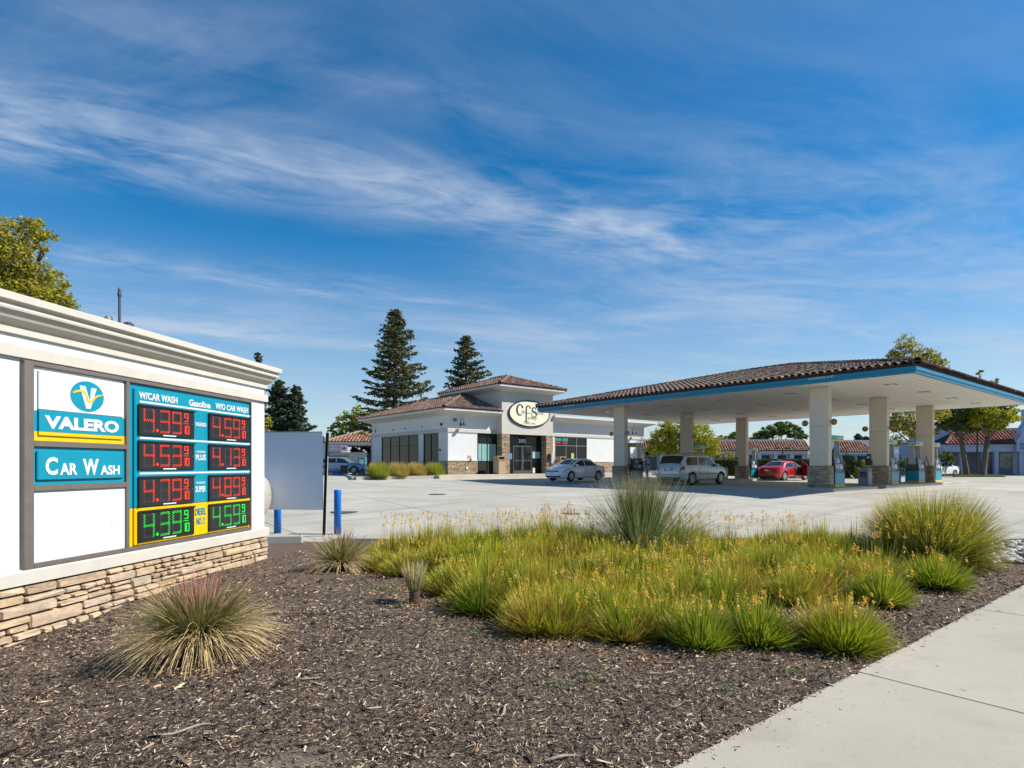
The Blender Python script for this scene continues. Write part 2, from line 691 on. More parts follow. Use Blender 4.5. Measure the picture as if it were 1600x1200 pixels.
def concrete_mat(name, lo, hi, stain=.35, stain_scale=.35, crack=True):
    m, nt, b = base_mat(name)
    n = worldpos_noise(nt, .5, 6, .62)
    c = ramp(nt, n, [(.28, lo), (.72, hi)])
    st = worldpos_noise(nt, stain_scale, 4, .7, stretch=(1, 1.8, 1))
    c = mixc(nt, ramp(nt, st, [(.52, (0, 0, 0)), (.75, (stain,) * 3)]), c, tuple(v * .55 for v in lo))
    sp = worldpos_noise(nt, 9, 4, .7)
    c = mixc(nt, ramp(nt, sp, [(.60, (0, 0, 0)), (.74, (.25,) * 3)]), c, tuple(v * .6 for v in lo))
    # faint tyre and drain streaks along the lanes
    g_ = nt.nodes.new('ShaderNodeNewGeometry')
    mp = nt.nodes.new('ShaderNodeMapping')
    mp.vector_type = 'TEXTURE'
    mp.inputs['Rotation'].default_value = (0, 0, RA)
    mp.inputs['Scale'].default_value = (9, .8, 1)
    nt.links.new(g_.outputs['Position'], mp.inputs[0])
    tn = nt.nodes.new('ShaderNodeTexNoise')
    tn.inputs['Scale'].default_value = 1.0
    tn.inputs['Detail'].default_value = 5
    nt.links.new(mp.outputs[0], tn.inputs['Vector'])
    c = mixc(nt, ramp(nt, tn.outputs['Fac'], [(.54, (0, 0, 0)), (.68, (stain * .8,) * 3)]), c, tuple(v * .62 for v in lo))
    vo = nt.nodes.new('ShaderNodeTexVoronoi')
    vo.inputs['Scale'].default_value = 1.6
    nt.links.new(g_.outputs['Position'], vo.inputs['Vector'])
    c = mixc(nt, ramp(nt, vo.outputs['Distance'], [(.03, (.55,) * 3), (.06, (0, 0, 0))]), c, tuple(v * .45 for v in lo))
    fn = worldpos_noise(nt, 120, 3, .7)
    c = mixc(nt, .5, c, ramp(nt, fn, [(.3, (.72, .72, .72)), (.7, (1.0, 1.0, 1.0))]), 'MULTIPLY')
    o = nt.nodes.new('ShaderNodeObjectInfo')
    c = mixc(nt, .45, c, ramp(nt, o.outputs['Random'], [(0, (.68, .68, .67)), (1, (1, 1, 1))]), 'MULTIPLY')
    nt.links.new(c, b.inputs['Base Color'])
    b.inputs['Roughness'].default_value = .82
    b.inputs['Specular IOR Level'].default_value = .3
    bp = nt.nodes.new('ShaderNodeBump')
    bp.inputs['Strength'].default_value = .25
    bp.inputs['Distance'].default_value = .01
    nt.links.new(fn, bp.inputs['Height'])
    nt.links.new(bp.outputs[0], b.inputs['Normal'])
    MATS[name] = m
    return m


CONC = concrete_mat('lot_concrete', (.45, .42, .355), (.56, .53, .455), .5)
WALK = concrete_mat('pavement_concrete', (.47, .42, .335), (.57, .52, .42), .4, .8)
KERB = concrete_mat('kerb_concrete', (.42, .40, .36), (.5, .48, .43), .3, 2.0)


def lot():
    lotr = empty('parking_lot')
    tag(lotr, kind='structure')
    S = 4.6
    k = 0
    for i in range(-6, 15):
        for j in range(-9, 12):
            x0, y0 = i * S - 1.5, j * S + 1.0
            c = cl(x0 + S / 2, y0 + S / 2)
            # only panels on the paved side and near enough to be told apart
            if c.y < 9 or c.y > 62 or abs(c.x) > c.y * 1.05 + 5:
                continue
            if c.y < 13.1 and swdist(c.x, c.y) < -1:
                continue
            g = .014
            n = 6
            xs = np.linspace(x0 + g, x0 + S - g, n)
            ys = np.linspace(y0 + g, y0 + S - g, n)
            A, B = np.meshgrid(xs, ys)
            X = NC.x + UV_V.x * A + UV_U.x * B
            Y = NC.y + UV_V.y * A + UV_U.y * B
            # cut back at the kerb of the planting bed
            if Y.max() < 13.3:
                continue
            Yc = np.maximum(Y, 13.05)
            Z = gz(X, Yc)
            co = np.stack([X, Yc, Z], -1).reshape(-1, 3)
            bot = co.copy()
            bot[:, 2] -= .04
            idx = np.arange(n * n).reshape(n, n)
            top = np.stack([idx[:-1, :-1], idx[:-1, 1:], idx[1:, 1:], idx[1:, :-1]], -1).reshape(-1, 4)
            edge = np.concatenate([idx[0, :], idx[1:, -1], idx[-1, -2::-1], idx[-2:0:-1, 0]])
            e2 = np.roll(edge, -1)
            sides = np.stack([edge, edge + n * n, e2 + n * n, e2], -1)
            me = np_mesh('slab', np.concatenate([co, bot]), np.concatenate([top, sides]), None, CONC)
            link('slab', me, lotr)
            k += 1
    # iron covers set in the concrete
    for (x, y, r) in ((-5.2, 18.5, .42), (-2.9, 23.3, .35), (1.8, 18.2, .3)):
        mb = MB().lathe([(r, 0), (r, .008), (r * .92, .012), (r * .3, .012)], (x, y, float(gz(x, y))), 28)
        o = mb.build('manhole_cover', mat('cover_iron', (.14, .135, .125), .7, .2, .3, 30, .4, 60))
        tag(o, {(-5.2): 'round tank cover in the concrete near the blue bollards', (-2.9): 'smaller round tank cover further back toward the store', 1.8: 'round cover in the concrete behind the tall grass'}[x], 'manhole cover', 'tank covers in the forecourt')


def bed():
    xs = np.arange(-14, 15.01, .12)
    ys = np.arange(-6, 13.01, .12)
    ys[-1] = 13.0
    X, Y = np.meshgrid(xs, ys)
    Z = bedz(X, Y)
    d = swdist(X, Y)
    Z = np.where(d < -.15, Z - .25, Z)
    nx, ny = len(xs), len(ys)
    i = np.arange(nx - 1)[None, :] + np.arange(ny - 1)[:, None] * nx
    quads = np.stack([i, i + 1, i + 1 + nx, i + nx], -1).reshape(-1, 4)
    dc = (d[:-1, :-1] > -.35).reshape(-1)
    m, nt, b = base_mat('mulch_soil')
    n = worldpos_noise(nt, 55, 5, .7)
    n2 = worldpos_noise(nt, 1.3, 4, .6)
    c = ramp(nt, n, [(.34, (.016, .011, .008)), (.5, (.10, .068, .046)), (.70, (.42, .29, .19))])
    c = mixc(nt, ramp(nt, n2, [(.45, (0, 0, 0)), (.75, (.45,) * 3)]), c, (.13, .095, .07))
    # bare dusty soil showing through in a few patches
    n3 = worldpos_noise(nt, .75, 4, .6)
    c = mixc(nt, ramp(nt, n3, [(.66, (0, 0, 0)), (.74, (.8,) * 3)]), c, (.27, .225, .18))
    vd = nt.nodes.new('ShaderNodeVectorMath')
    vd.operation = 'DISTANCE'
    gg = nt.nodes.new('ShaderNodeNewGeometry')
    nt.links.new(gg.outputs['Position'], vd.inputs[0])
    vd.inputs[1].default_value = (-1.2, 3.12, -.56)
    dn = math_n(nt, 'ADD', vd.outputs['Value'], math_n(nt, 'MULTIPLY', worldpos_noise(nt, 6, 4, .6), .5))
    c = mixc(nt, ramp(nt, dn, [(.35, (.75,) * 3), (.75, (0, 0, 0))]), c, (.33, .27, .20))
    nt.links.new(c, b.inputs['Base Color'])
    b.inputs['Roughness'].default_value = .95
    bp = nt.nodes.new('ShaderNodeBump')
    bp.inputs['Strength'].default_value = .9
    bp.inputs['Distance'].default_value = .03
    nt.links.new(n, bp.inputs['Height'])
    nt.links.new(bp.outputs[0], b.inputs['Normal'])
    o = link('planting_bed', np_mesh('planting_bed', np.stack([X, Y, Z], -1), quads[dc], None, m, True))
    tag(o, kind='structure')
    # kerb between bed and lot
    prof = [(0, -.75), (0, -.505), (.02, -.49), (.15, -.49), (.17, -.51), (.17, -.75)]
    mb = MB()
    segs = []
    x = -3.9
    kb = empty('kerb')
    tag(kb, kind='structure')
    while x < 24:
        x2 = x + 3.0
        m2 = MB().sweep([(o_, z) for o_, z in prof], [(x, 13.0, 0, 1), (x2 - .012, 13.0, 0, 1)])
        m2.build('kerb_stone', KERB, kb)
        x = x2


def mulch_chips():
    rng = np.random.default_rng(5)
    stops = [(0.0, (.012, .009, .007)), (.25, (.04, .029, .022)), (.45, (.135, .095, .068)), (.64, (.29, .21, .145)), (.82, (.52, .38, .25)), (1.0, (.80, .62, .42))]
    m = leaf_mat('wood_chip', None, stops, transl=0, rough=.85)
    out = []
    for n, (y0, y1), (l0, l1) in ((95000, (2.6, 6.6), (.008, .034)), (45000, (6.0, 12.9), (.018, .05)), (2600, (2.6, 9), (.04, .07)), (160, (2.6, 9), (.08, .13))):
        y = rng.uniform(y0, y1, n * 2)
        x = rng.uniform(-1, 1, n * 2) * (y * .92 + .6)
        d = swdist(x, y) + np.where(rng.random(n * 2) < .05, rng.exponential(.12, n * 2), 0)
        keep = (d > -.03) & (x > -4.3 - .17 * (10.5 - y)) & (y < 12.95)
        keep &= ~((d < .02) & (rng.random(n * 2) < .6))
        keep &= ~(rng.random(n * 2) < .85 * np.exp(-((x + 1.2) ** 2 + (y - 3.12) ** 2) / .09))
        x, y = x[keep][:n], y[keep][:n]
        n = len(x)
        z = bedz(x, y) + rng.uniform(-.004, .016, n)
        z = np.where(swdist(x, y) < .02, -.488, z)
        az = rng.uniform(0, 2 * math.pi, n)
        tilt = rng.normal(0, .28, n)
        L = rng.uniform(l0, l1, n) * rng.choice([.6, 1, 1.35], n)
        W = L * rng.uniform(.12, .38, n)
        dx = np.stack([np.cos(az) * np.cos(tilt), np.sin(az) * np.cos(tilt), np.sin(tilt)], 1)
        roll = rng.normal(0, .6, n)
        sx = np.stack([-np.sin(az) * np.cos(roll), np.cos(az) * np.cos(roll), np.sin(roll)], 1)
        nz = np.cross(dx, sx)
        P = np.stack([x, y, z], 1)
        h = W * .35
        a = P - dx * L[:, None] / 2
        b2 = P + dx * L[:, None] / 2
        s = sx * W[:, None] / 2
        up = nz * h[:, None]
        # a ridged splinter: two faces meeting along a raised back
        co = np.stack([a - s, b2 - s * .5, b2 + up * .6, a + up, a + s * .7, b2 + s], 1)
        q = np.array([[0, 1, 2, 3], [3, 2, 5, 4]])
        quads = (np.arange(n)[:, None, None] * 6 + q[None]).reshape(-1, 4)
        uv = np.zeros((n, 6, 2))
        r = rng.random(n) ** (1.6 if l1 < .06 else 2.2)
        # chips towards the pavement are paler and drier
        dd = swdist(x, y)
        r = np.clip(r + .22 * np.exp(-np.maximum(dd, 0) / .8) * rng.random(n), 0, 1)
        uv[:, :, 0] = r[:, None]
        out.append((co.reshape(-1, 3), quads, uv.reshape(-1, 2)))
    co, q, uv = merge(out)
    o = link('mulch_chips', np_mesh('mulch_chips', co, q, uv, m))
    tag(o, 'dark brown shredded bark mulch covering the planting bed', kind='stuff')
    # a few grey sticks lying on the mulch, each its own thing
    for i, (x, y, L, a, lab) in enumerate(((-2.05, 3.75, .27, .5, 'long grey split stick lying on the mulch in the lower left corner'),
                                           (-.05, 3.95, .2, 1.15, 'pale stick lying on the mulch below the middle of the flower bed'),
                                           (.28, 3.35, .2, .1, 'curved grey twig on the mulch at the bottom edge near the pavement'),
                                           (-2.75, 3.25, .22, .8, 'broken pale twig on the mulch near the bottom left corner'))):
        z = float(bedz(x, y)) + .02
        c, s = math.cos(a), math.sin(a)
        pts = [(x + c * L * t - s * .02 * math.sin(t * 4), y + s * L * t + c * .02 * math.sin(t * 4), z + .006 * math.sin(t * 6 + i)) for t in np.linspace(-.5, .5, 6)]
        o = MB().tube(pts, [.005, .008, .009, .008, .007, .004], 6).build('stick', mat('dry_wood', (.36, .30, .23), .85, 0, .3, 40))
        tag(o, lab, 'stick')


def weeds():
    rng = np.random.default_rng(8)
    m = leaf_mat('weed_leaf', None, [(0, (.10, .16, .05)), (.5, (.16, .23, .07)), (1, (.26, .30, .13))], transl=.3)
    for x, y, r, n, lab in ((-1.75, 7.9, .22, 260, 'grey green weed patch left of the small tufted stump'), (-1.35, 7.0, .2, 160, 'pale weed patch on the mulch just in front of the tufted stump'),
                            (-.35, 5.9, .16, 90, 'sparse weed below the front left edge of the flower bed'), (.35, 4.45, .10, 70, 'little round weed alone on the mulch in the middle'),
                            (.62, 4.6, .10, 80, 'small weed right of the round weed on the mulch'), (1.55, 4.35, .09, 50, 'bright green seedling on the mulch right of the middle'),
                            (.72, 3.05, .10, 90, 'yellow green weed growing at the pavement edge'), (2.25, 4.75, .09, 60, 'weed tuft at the pavement joint')):
        px = x + rng.normal(0, r * .5, n)
        py = y + rng.normal(0, r * .4, n)
        P = np.stack([px, py, bedz(px, py) + rng.uniform(.005, .05, n)], 1)
        co, q, uv = leaves(rng, P, .012, .4)
        o = link('weed', np_mesh('weed', co, q, uv, m))
        tag(o, lab, 'weed', 'weeds in the mulch')


def pavement():
    pv = empty('pavement', (SWQ.x, SWQ.y, 0), RA)
    tag(pv, kind='structure')
    xs = [-13.85, -10.65, -7.45, -4.25, -1.05, 2.15, 5.35, 8.55, 11.75, 14.95, 18.15, 21.35]
    for a, b in zip(xs[:-1], xs[1:]):
        mb = MB()
        n = 14
        g = .006
        top = []
        pts = []
        # a slightly uneven edge against the bed
        for i in range(n + 1):
            x = a + g + (b - a - 2 * g) * i / n
            e = .004 * math.sin(x * 5.3) + .004 * math.sin(x * 13.1 + 1) if 0 < i < n else 0
            pts.append((x, e))
        poly = [(a + g, -2.4), (b - g, -2.4)] + pts[::-1]
        mb.prism(poly, 'z', -.62, -.488)
        mb.build('slab', WALK, pv, bevel=.006)
    # street kerb and carriageway on the far side of the pavement
    kb = empty('street_kerb', (SWQ.x, SWQ.y, 0), RA)
    tag(kb, kind='structure')
    for a in range(-14, 24, 3):
        MB().sweep([(0, -.8), (0, -.5), (-.02, -.488), (-.15, -.488), (-.16, -.8)], [(a, -2.41, 0, 1), (a + 2.99, -2.41, 0, 1)]).build('kerb_stone', KERB, kb)
    o = MB().box(-60, 60, -14, -2.58, -.9, -.63).build('street', mat('street_asphalt', (.07, .07, .07), .9, 0, .3, 3, .5, 150), None, loc=(SWQ.x, SWQ.y, 0), rz=RA)
    tag(o, kind='structure')


def pebbles():
    rng = random.Random(3)
    pb = empty('pebble_strip')
    tag(pb, kind='structure')
    m = piece_mat('river_pebble', [(0, (.30, .29, .28)), (.4, (.5, .47, .42)), (.6, (.62, .60, .56)), (.8, (.38, .30, .24)), (1, (.22, .21, .21))], .6, 8, .2, .15)
    protos = []
    for k in range(5):
        bm = bmesh.new()
        bmesh.ops.create_icosphere(bm, subdivisions=2, radius=1)
        ph = rng.random() * 6
        for v in bm.verts:
            v.co *= 1 + .08 * math.sin(v.co.x * 3 + ph) + .06 * math.cos(v.co.y * 4 + ph)
        me = bpy.data.meshes.new('pebble')
        bm.to_mesh(me)
        bm.free()
        me.polygons.foreach_set('use_smooth', [True] * len(me.polygons))
        me.materials.append(m)
        protos.append(me)
    spots = []
    tries = 0
    while len(spots) < 285 and tries < 30000:
        tries += 1
        x = rng.uniform(7.3, 11.8)
        y = rng.uniform(9.0, 12.9)
        if swdist(x, y) < .18 or swdist(x, y) < 1.15 - .5 * (x - 7.3):
            continue
        if (x - 7.0) ** 2 + (y - 10) ** 2 < 1.0:
            continue
        r = rng.uniform(.055, .105)
        if any((x - a) ** 2 + (y - b) ** 2 < (.74 * (r + c)) ** 2 for a, b, c in spots):
            continue
        spots.append((x, y, r))
        link('pebble', rng.choice(protos), pb, (x, y, float(bedz(x, y)) + r * .25), (rng.uniform(-.2, .2), rng.uniform(-.2, .2), rng.uniform(0, 6)), (r * 1.15, r * .85, r * .55))


ground_sheet()
lot()
bed()
pavement()
pebbles()

# ------------------------------------------------------------------ paints and stucco
WHITE = mat('white_stucco', (.62, .655, .67), .85, 0, .05, 3, .25, 160)
CREAM = mat('cream_trim', (.56, .53, .455), .75, 0, .06, 4, .12, 80)
SHOPW = mat('shop_stucco', (.70, .71, .70), .85, 0, .05, 1.5, .25, 120)
weather(WHITE, .10)
weather(CREAM, .20)
weather(SHOPW, .16)
TEAL = mat('teal_vinyl', (.0, .25, .36), .35, 0, .05, 2)
YELLOW = mat('yellow_vinyl', (.80, .50, .0), .35, 0, .04, 2)
SIGNWHITE = mat('white_vinyl', (.66, .70, .715), .35, 0, .02, 2)
BRONZE = mat('brown_frame_metal', (.19, .16, .135), .5, .3, .12, 8)
BLACK = mat('black_plastic', (.015, .015, .017), .35, 0, .1, 20)
DARKMETAL = mat('dark_metal', (.03, .03, .032), .4, .5, .1, 20)
CHROME = mat('bright_metal', (.6, .6, .6), .25, .9, .05, 10)
GREYP = mat('grey_plastic', (.17, .19, .22), .5, 0, .15, 10)
STONEM = piece_mat('ledge_stone', [(0, (.50, .35, .20)), (.25, (.60, .45, .28)), (.45, (.44, .31, .20)), (.6, (.64, .50, .33)), (.72, (.50, .40, .30)), (.82, (.62, .46, .29)), (1, (.52, .40, .28))], .85, 7, .32, .55, 22)
STONED = piece_mat('brown_ledge_stone', [(0, (.24, .16, .10)), (.3, (.38, .27, .17)), (.6, (.50, .38, .25)), (.8, (.30, .23, .18)), (1, (.56, .44, .31))], .85, 7, .3, .4, 22)
SHOPST = piece_mat('tan_ledge_stone', [(0, (.28, .19, .11)), (.3, (.42, .30, .18)), (.6, (.50, .38, .24)), (.8, (.33, .26, .19)), (1, (.56, .45, .31))], .85, 7, .3, .4, 22)
MORTAR = mat('dark_mortar', (.07, .055, .04), .95, 0, .3, 20)
GLASSD = mat('dark_window_glass', (.012, .016, .018), .04, 0, 0, 1, spec=.8)


def split_rect(rng, x0, x1, z0, z1, minw, maxw, minh, maxh, out):
    w, h = x1 - x0, z1 - z0
    maxh0 = maxh
    maxh = maxh * rng.uniform(.5, 1.25)
    if h > maxh or (h > 2 * minh and w > minw * 1.5 and h > w * .55):
        c = z0 + h * rng.uniform(.38, .62)
        split_rect(rng, x0, x1, z0, c, minw, maxw, minh, maxh0, out)
        split_rect(rng, x0, x1, c, z1, minw, maxw, minh, maxh0, out)
    elif w > maxw or (w > 2 * minw and w > h * rng.uniform(3.2, 8)):
        c = x0 + w * rng.uniform(.3, .7)
        split_rect(rng, x0, c, z0, z1, minw, maxw, minh, maxh0, out)
        split_rect(rng, c, x1, z0, z1, minw, maxw, minh, maxh0, out)
    else:
        out.append((x0, x1, z0, z1))


def stone_block(mb, rng, x0, x1, z0, z1, y, depth, g=.0085, wob=.012):
    """a rough-faced stone standing proud of y towards -y"""
    c = min(.014, (x1 - x0) * .14, (z1 - z0) * .2)

    def j():
        return rng.uniform(-wob, wob) * .6
    a, b, p, q = x0 + g, x1 - g, z0 + g, z1 - g
    ring = [(a + c + abs(j()), p), (b - c, p + abs(j()) * .6), (b, p + c), (b - abs(j()) * .6, q - c), (b - c, q), (a + c, q - abs(j()) * .6), (a, q - c), (a + abs(j()) * .6, p + c)]
    n = len(ring)
    cx, cz = (a + b) / 2, (p + q) / 2
    back = [(x, y, z) for x, z in ring]
    mid = [(x, y - depth * .7, z) for x, z in ring]
    fr = [(cx + (x - cx) * (1 - 2 * c / (b - a) * .9), y - depth - rng.uniform(0, .015), cz + (z - cz) * .86) for x, z in ring]
    vs = back + mid + fr + [(cx + j() * 3, y - depth - rng.uniform(.002, .018), cz)]
    fs = []
    for k in range(n):
        k2 = (k + 1) % n
        fs.append((k, k2, n + k2, n + k))
        fs.append((n + k, n + k2, 2 * n + k2, 2 * n + k))
        fs.append((2 * n + k, 2 * n + k2, 3 * n))
    mb.add(vs, fs)


# ------------------------------------------------------------------ sign wall
MA = math.atan2(.985, .17)
WL = 9.5


def sign_wall():
    t = empty('sign_wall', (-4.4, 10.575, 0), MA)
    tag(t, 'long white stucco wall with cream cornice and stone base carrying the fuel sign', 'wall')
    TH = .75
    MB().box(-WL, 0, 0, TH, -.14, 2.50).build('wall', WHITE, t)
    MB().box(-WL, -.03, .03, TH - .03, -.95, -.16).build('footing', MORTAR, t)

    def path(e=0):
        return [(-WL, 0, 0, -1), (0, 0, 1, -1), (0, TH, 1, 1), (-WL, TH, 0, 1)]
    # sill over the stone
    MB().sweep([(-.01, -.15), (.06, -.15), (.06, -.02), (.045, -.002), (-.01, .01)], path()).build('sill', CREAM, t)
    MB().sweep([(-.01, 2.225), (.045, 2.225), (.045, 2.345), (-.01, 2.35)], path()).build('trim_band', CREAM, t)
    prof = [(-.01, 2.46), (.035, 2.46), (.035, 2.535), (.05, 2.545), (.075, 2.56), (.11, 2.595), (.135, 2.64), (.15, 2.665), (.175, 2.668), (.18, 2.69), (.17, 2.70),
            (.16, 2.735), (.205, 2.745), (.215, 2.755), (.215, 2.825), (.20, 2.835), (-.2, 2.84), (-.2, 2.5)]
    MB().sweep(prof, path()).build('cornice', CREAM, t)
    MB().box(-WL, -.3, .3, TH - .3, 2.6, 2.83).build('wall_cap', CREAM, t)
    rng = random.Random(11)
    out = []
    split_rect(rng, -6.3, 0.03, -.80, -.165, .12, .70, .045, .20, out)
    # irregular ledge courses: merge of random splits
    for (a, b, p, q) in out:
        mb = MB()
        stone_block(mb, rng, a, b, p, q, .02, rng.uniform(.055, .095))
        mb.build('stone', STONEM, t)
    mb = MB()
    out = []
    split_rect(rng, -WL, -6.3, -.95, -.165, .14, .5, .07, .17, out)
    for (a, b, p, q) in out:
        stone_block(mb, rng, a, b, p, q, .02, rng.uniform(.05, .08))
    o = mb.build('stone_facing', STONEM, t)
    tag(o, kind='stuff')
    # stones round the far end
    e = []
    out = []
    split_rect(rng, 0, TH, -.80, -.165, .12, .4, .06, .15, out)
    for (a, b, p, q) in out:
        mb = MB()
        stone_block(mb, rng, a, b, p, q, 0, rng.uniform(.04, .06))
        mb.v = [(-v[1] - .03, v[0], v[2]) for v in mb.v]
        mb.build('stone', STONEM, t)
    return t


SEG = {'a': ((0, 1), (1, 1)), 'b': ((1, 1), (1, .5)), 'c': ((1, .5), (1, 0)), 'd': ((0, 0), (1, 0)), 'e': ((0, .5), (0, 0)), 'f': ((0, 1), (0, .5)), 'g': ((0, .5), (1, .5))}
DIG = {'0': 'abcdef', '1': 'bc', '2': 'abged', '3': 'abgcd', '4': 'fgbc', '5': 'afgcd', '6': 'afgedc', '7': 'abc', '8': 'abcdefg', '9': 'abcdfg'}


def led_digit(lit, unlit, ch, x, z, w, h, y, d=.0125, solid=False):
    for s, (p, q) in SEG.items():
        tgt = lit if s in DIG[ch] else unlit
        if tgt is None:
            continue
        a = Vector((x + p[0] * w, 0, z + p[1] * h))
        b = Vector((x + q[0] * w, 0, z + q[1] * h))
        dr = (b - a)
        L = dr.length
        dr.normalize()
        nr = Vector((-dr.z, 0, dr.x))
        if solid:
            e = d * .42
            tgt.box(min(a.x, b.x) - e, max(a.x, b.x) + e, y - .004, y, min(a.z, b.z) - e, max(a.z, b.z) + e)
            continue
        n = max(3, int(L / .0165))
        for k in range(n + 1):
            c = a + dr * (L * k / n) + nr * (.0085 if k % 2 else -.0085)
            e = d * .47 if tgt is lit else d * .28
            tgt.box(c.x - e, c.x + e, y - .003, y, c.z - e, c.z + e)


def fuel_sign():
    t = empty('price_sign', (-4.4, 10.575, 0), MA)
    tag(t, 'brown framed fuel price sign with teal panels and LED prices on the white wall', 'sign')
    F = -.055
    fr = MB()
    fr.box(-4.41, -4.30, F, -.002, .002, 2.205)
    fr.box(-3.088, -3.036, F, -.002, .054, 2.16)
    fr.box(-4.30, -.455, F, -.002, 2.16, 2.205)
    fr.box(-4.30, -.455, F, -.002, .002, .054)
    fr.box(-4.30, -3.088, F, -.002, 1.30, 1.362)
    fr.box(-4.30, -3.088, F, -.002, .822, .885)
    fr.box(-.472, -.455, F, -.002, .054, 2.16)
    fr.build('frame', BRONZE, t, bevel=.004)
    # back plates
    lp = MB().box(-4.299, -3.09, -.02, -.003, 1.364, 2.158).build('logo_panel', SIGNWHITE, t)
    G = -.045
    pan = MB().box(-4.24, -3.13, G, -.021, 1.70, 2.125).build('raised_panel', SIGNWHITE, lp, bevel=.008)
    MB().box(-4.298, -3.091, G + .02, -.021, 1.465, 1.69).build('teal_backing', TEAL, lp)
    MB().box(-4.24, -3.13, G, -.031, 1.465, 1.698).build('teal_band', TEAL, lp)
    MB().box(-4.298, -3.091, G + .02, -.021, 1.366, 1.464).build('yellow_backing', YELLOW, lp)
    MB().box(-4.24, -3.13, G, -.031, 1.425, 1.463).build('yellow_stripe', YELLOW, lp)
    # round emblem: white V and a yellow line over a teal disc
    MB().prism(ellipse(-3.645, 1.905, .225, .178), 'y', G - .003, G).build('emblem_disc', TEAL, lp)
    cx, cz, s = -3.645, 1.905, .178
    vv = MB()
    for poly in ([(-.62, .66), (-.18, .66), (.16, -.30), (.02, -.80), (-.12, -.80)], [(.26, .60), (.68, .60), (.20, -.80), (.021, -.80), (.161, -.26)]):
        vv.prism([(cx + a * s, cz + b * s) for a, b in poly], 'y', G - .006, G - .003)
    vv.build('emblem_letter', SIGNWHITE, lp)
    sw = MB()
    pts = [(-1.02, .12), (-.8, .24), (-.5, .32), (-.28, .30), (-.12, .15), (-.05, -.1), (.0, -.28), (.12, -.36), (.3, -.25), (.5, .0), (.75, .15), (1.12, .22)]
    stroke(sw, [(cx + a * s * 1.1, cz + b * s) for a, b in pts], [.010, .024, .028, .026, .024, .024, .026, .028, .026, .022, .018, .008], G - .006, .003)
    sw.build('emblem_line', YELLOW, lp)
    text('lettering', 'VALERO', SIGNWHITE, lp, G - .001, -4.18, -3.20, 1.50, 1.645, bold=.045)
    cw = MB().box(-4.299, -3.09, -.025, -.003, .887, 1.298).build('car_wash_panel', TEAL, t)
    MB().box(-4.265, -3.135, G - .01, -.026, .935, 1.262).build('raised_panel', TEAL, cw, bevel=.012)
    y = G - .011
    text('lettering', 'C', SIGNWHITE, cw, y, -4.18, -4.035, .992, 1.19, bold=.035)
    text('lettering', 'AR', SIGNWHITE, cw, y, -4.01, -3.79, .992, 1.125, bold=.035)
    text('lettering', 'W', SIGNWHITE, cw, y, -3.72, -3.505, .985, 1.175, bold=.035)
    text('lettering', 'ASH', SIGNWHITE, cw, y, -3.48, -3.20, .985, 1.10, bold=.035)
    bl = MB().box(-4.299, -3.09, -.03, -.003, .056, .82).build('blank_panel', SIGNWHITE, t)
    mk = MB()
    for a, b, c, d in ((-3.30, .355, .004, .05), (-3.285, .38, .005, .035), (-3.27, .35, .004, .02), (-3.31, .33, .006, .012)):
        mk.box(a, a + c, -.0315, -.03, b, b + d)
    mk.build('scuff', mat('scuff_grey', (.3, .3, .3), .9), bl)
    # price panel
    pp = MB().box(-3.034, -.474, -.02, -.003, .545, 2.158).build('price_panel', TEAL, t)
    MB().box(-3.034, -.474, -.02, -.003, .056, .543).build('yellow_backing', YELLOW, pp)
    H = -.05
    MB().box(-2.955, -.51, H, -.021, .545, 2.10).build('raised_panel', TEAL, pp, bevel=.01)
    MB().box(-2.955, -.51, H, -.021, .062, .543).build('yellow_raised_panel', YELLOW, pp, bevel=.01)
    ln = MB()
    for z in (1.93, 1.458, .993):
        ln.box(-2.87, -.50, H - .002, H, z - .012, z + .012)
    ln.build('white_rule', SIGNWHITE, pp)
    MB().box(-2.87, -.50, H - .002, H, .515, .541).build('yellow_rule', YELLOW, pp)
    y = H - .0022
    text('lettering', 'W/CAR WASH', SIGNWHITE, pp, y, -2.89, -2.20, 1.965, 2.06, bold=.03)
    text('lettering', 'Gasoline', SIGNWHITE, pp, y, -1.97, -1.505, 1.962, 2.06, bold=.03)
    text('lettering', 'W/O CAR WASH', SIGNWHITE, pp, y, -1.39, -.56, 1.972, 2.065, bold=.03)
    text('lettering', 'UNLEADED', SIGNWHITE, pp, y, -1.835, -1.60, 1.68, 1.735, bold=.03)
    text('lettering', 'UNLEADED', SIGNWHITE, pp, y, -1.82, -1.62, 1.285, 1.315, bold=.02)
    text('lettering', 'PLUS', SIGNWHITE, pp, y, -1.83, -1.61, 1.175, 1.26, bold=.03)
    text('lettering', 'UNLEADED', SIGNWHITE, pp, y, -1.82, -1.62, .825, .855, bold=.02)
    text('lettering', 'SUPER', SIGNWHITE, pp, y, -1.835, -1.61, .70, .79, bold=.03)
    text('lettering', 'DIESEL', TEAL, pp, y, -1.84, -1.60, .36, .465, bold=.02)
    text('lettering', 'NO. 2', TEAL, pp, y, -1.81, -1.63, .22, .325, bold=.02)
    red = mat('red_led', (.25, .01, .005), .4, 0, 0, 1, emit=(1.0, .06, .025), estr=1.0)
    grn = mat('green_led', (.01, .25, .03), .4, 0, 0, 1, emit=(.02, .95, .07), estr=.8)
    unl = mat('unlit_led', (.16, .17, .17), .5, 0, 0, 1)
    boxm = mat('display_black', (.018, .018, .02), .3, 0, .1, 10)
    rows = [('4.39', '4.59', 1.49, 1.895), ('4.53', '4.13', 1.035, 1.425), ('4.79', '4.89', .557, .955), ('4.39', '4.59', .095, .508)]
    names = ['top', 'second', 'third', 'bottom green']
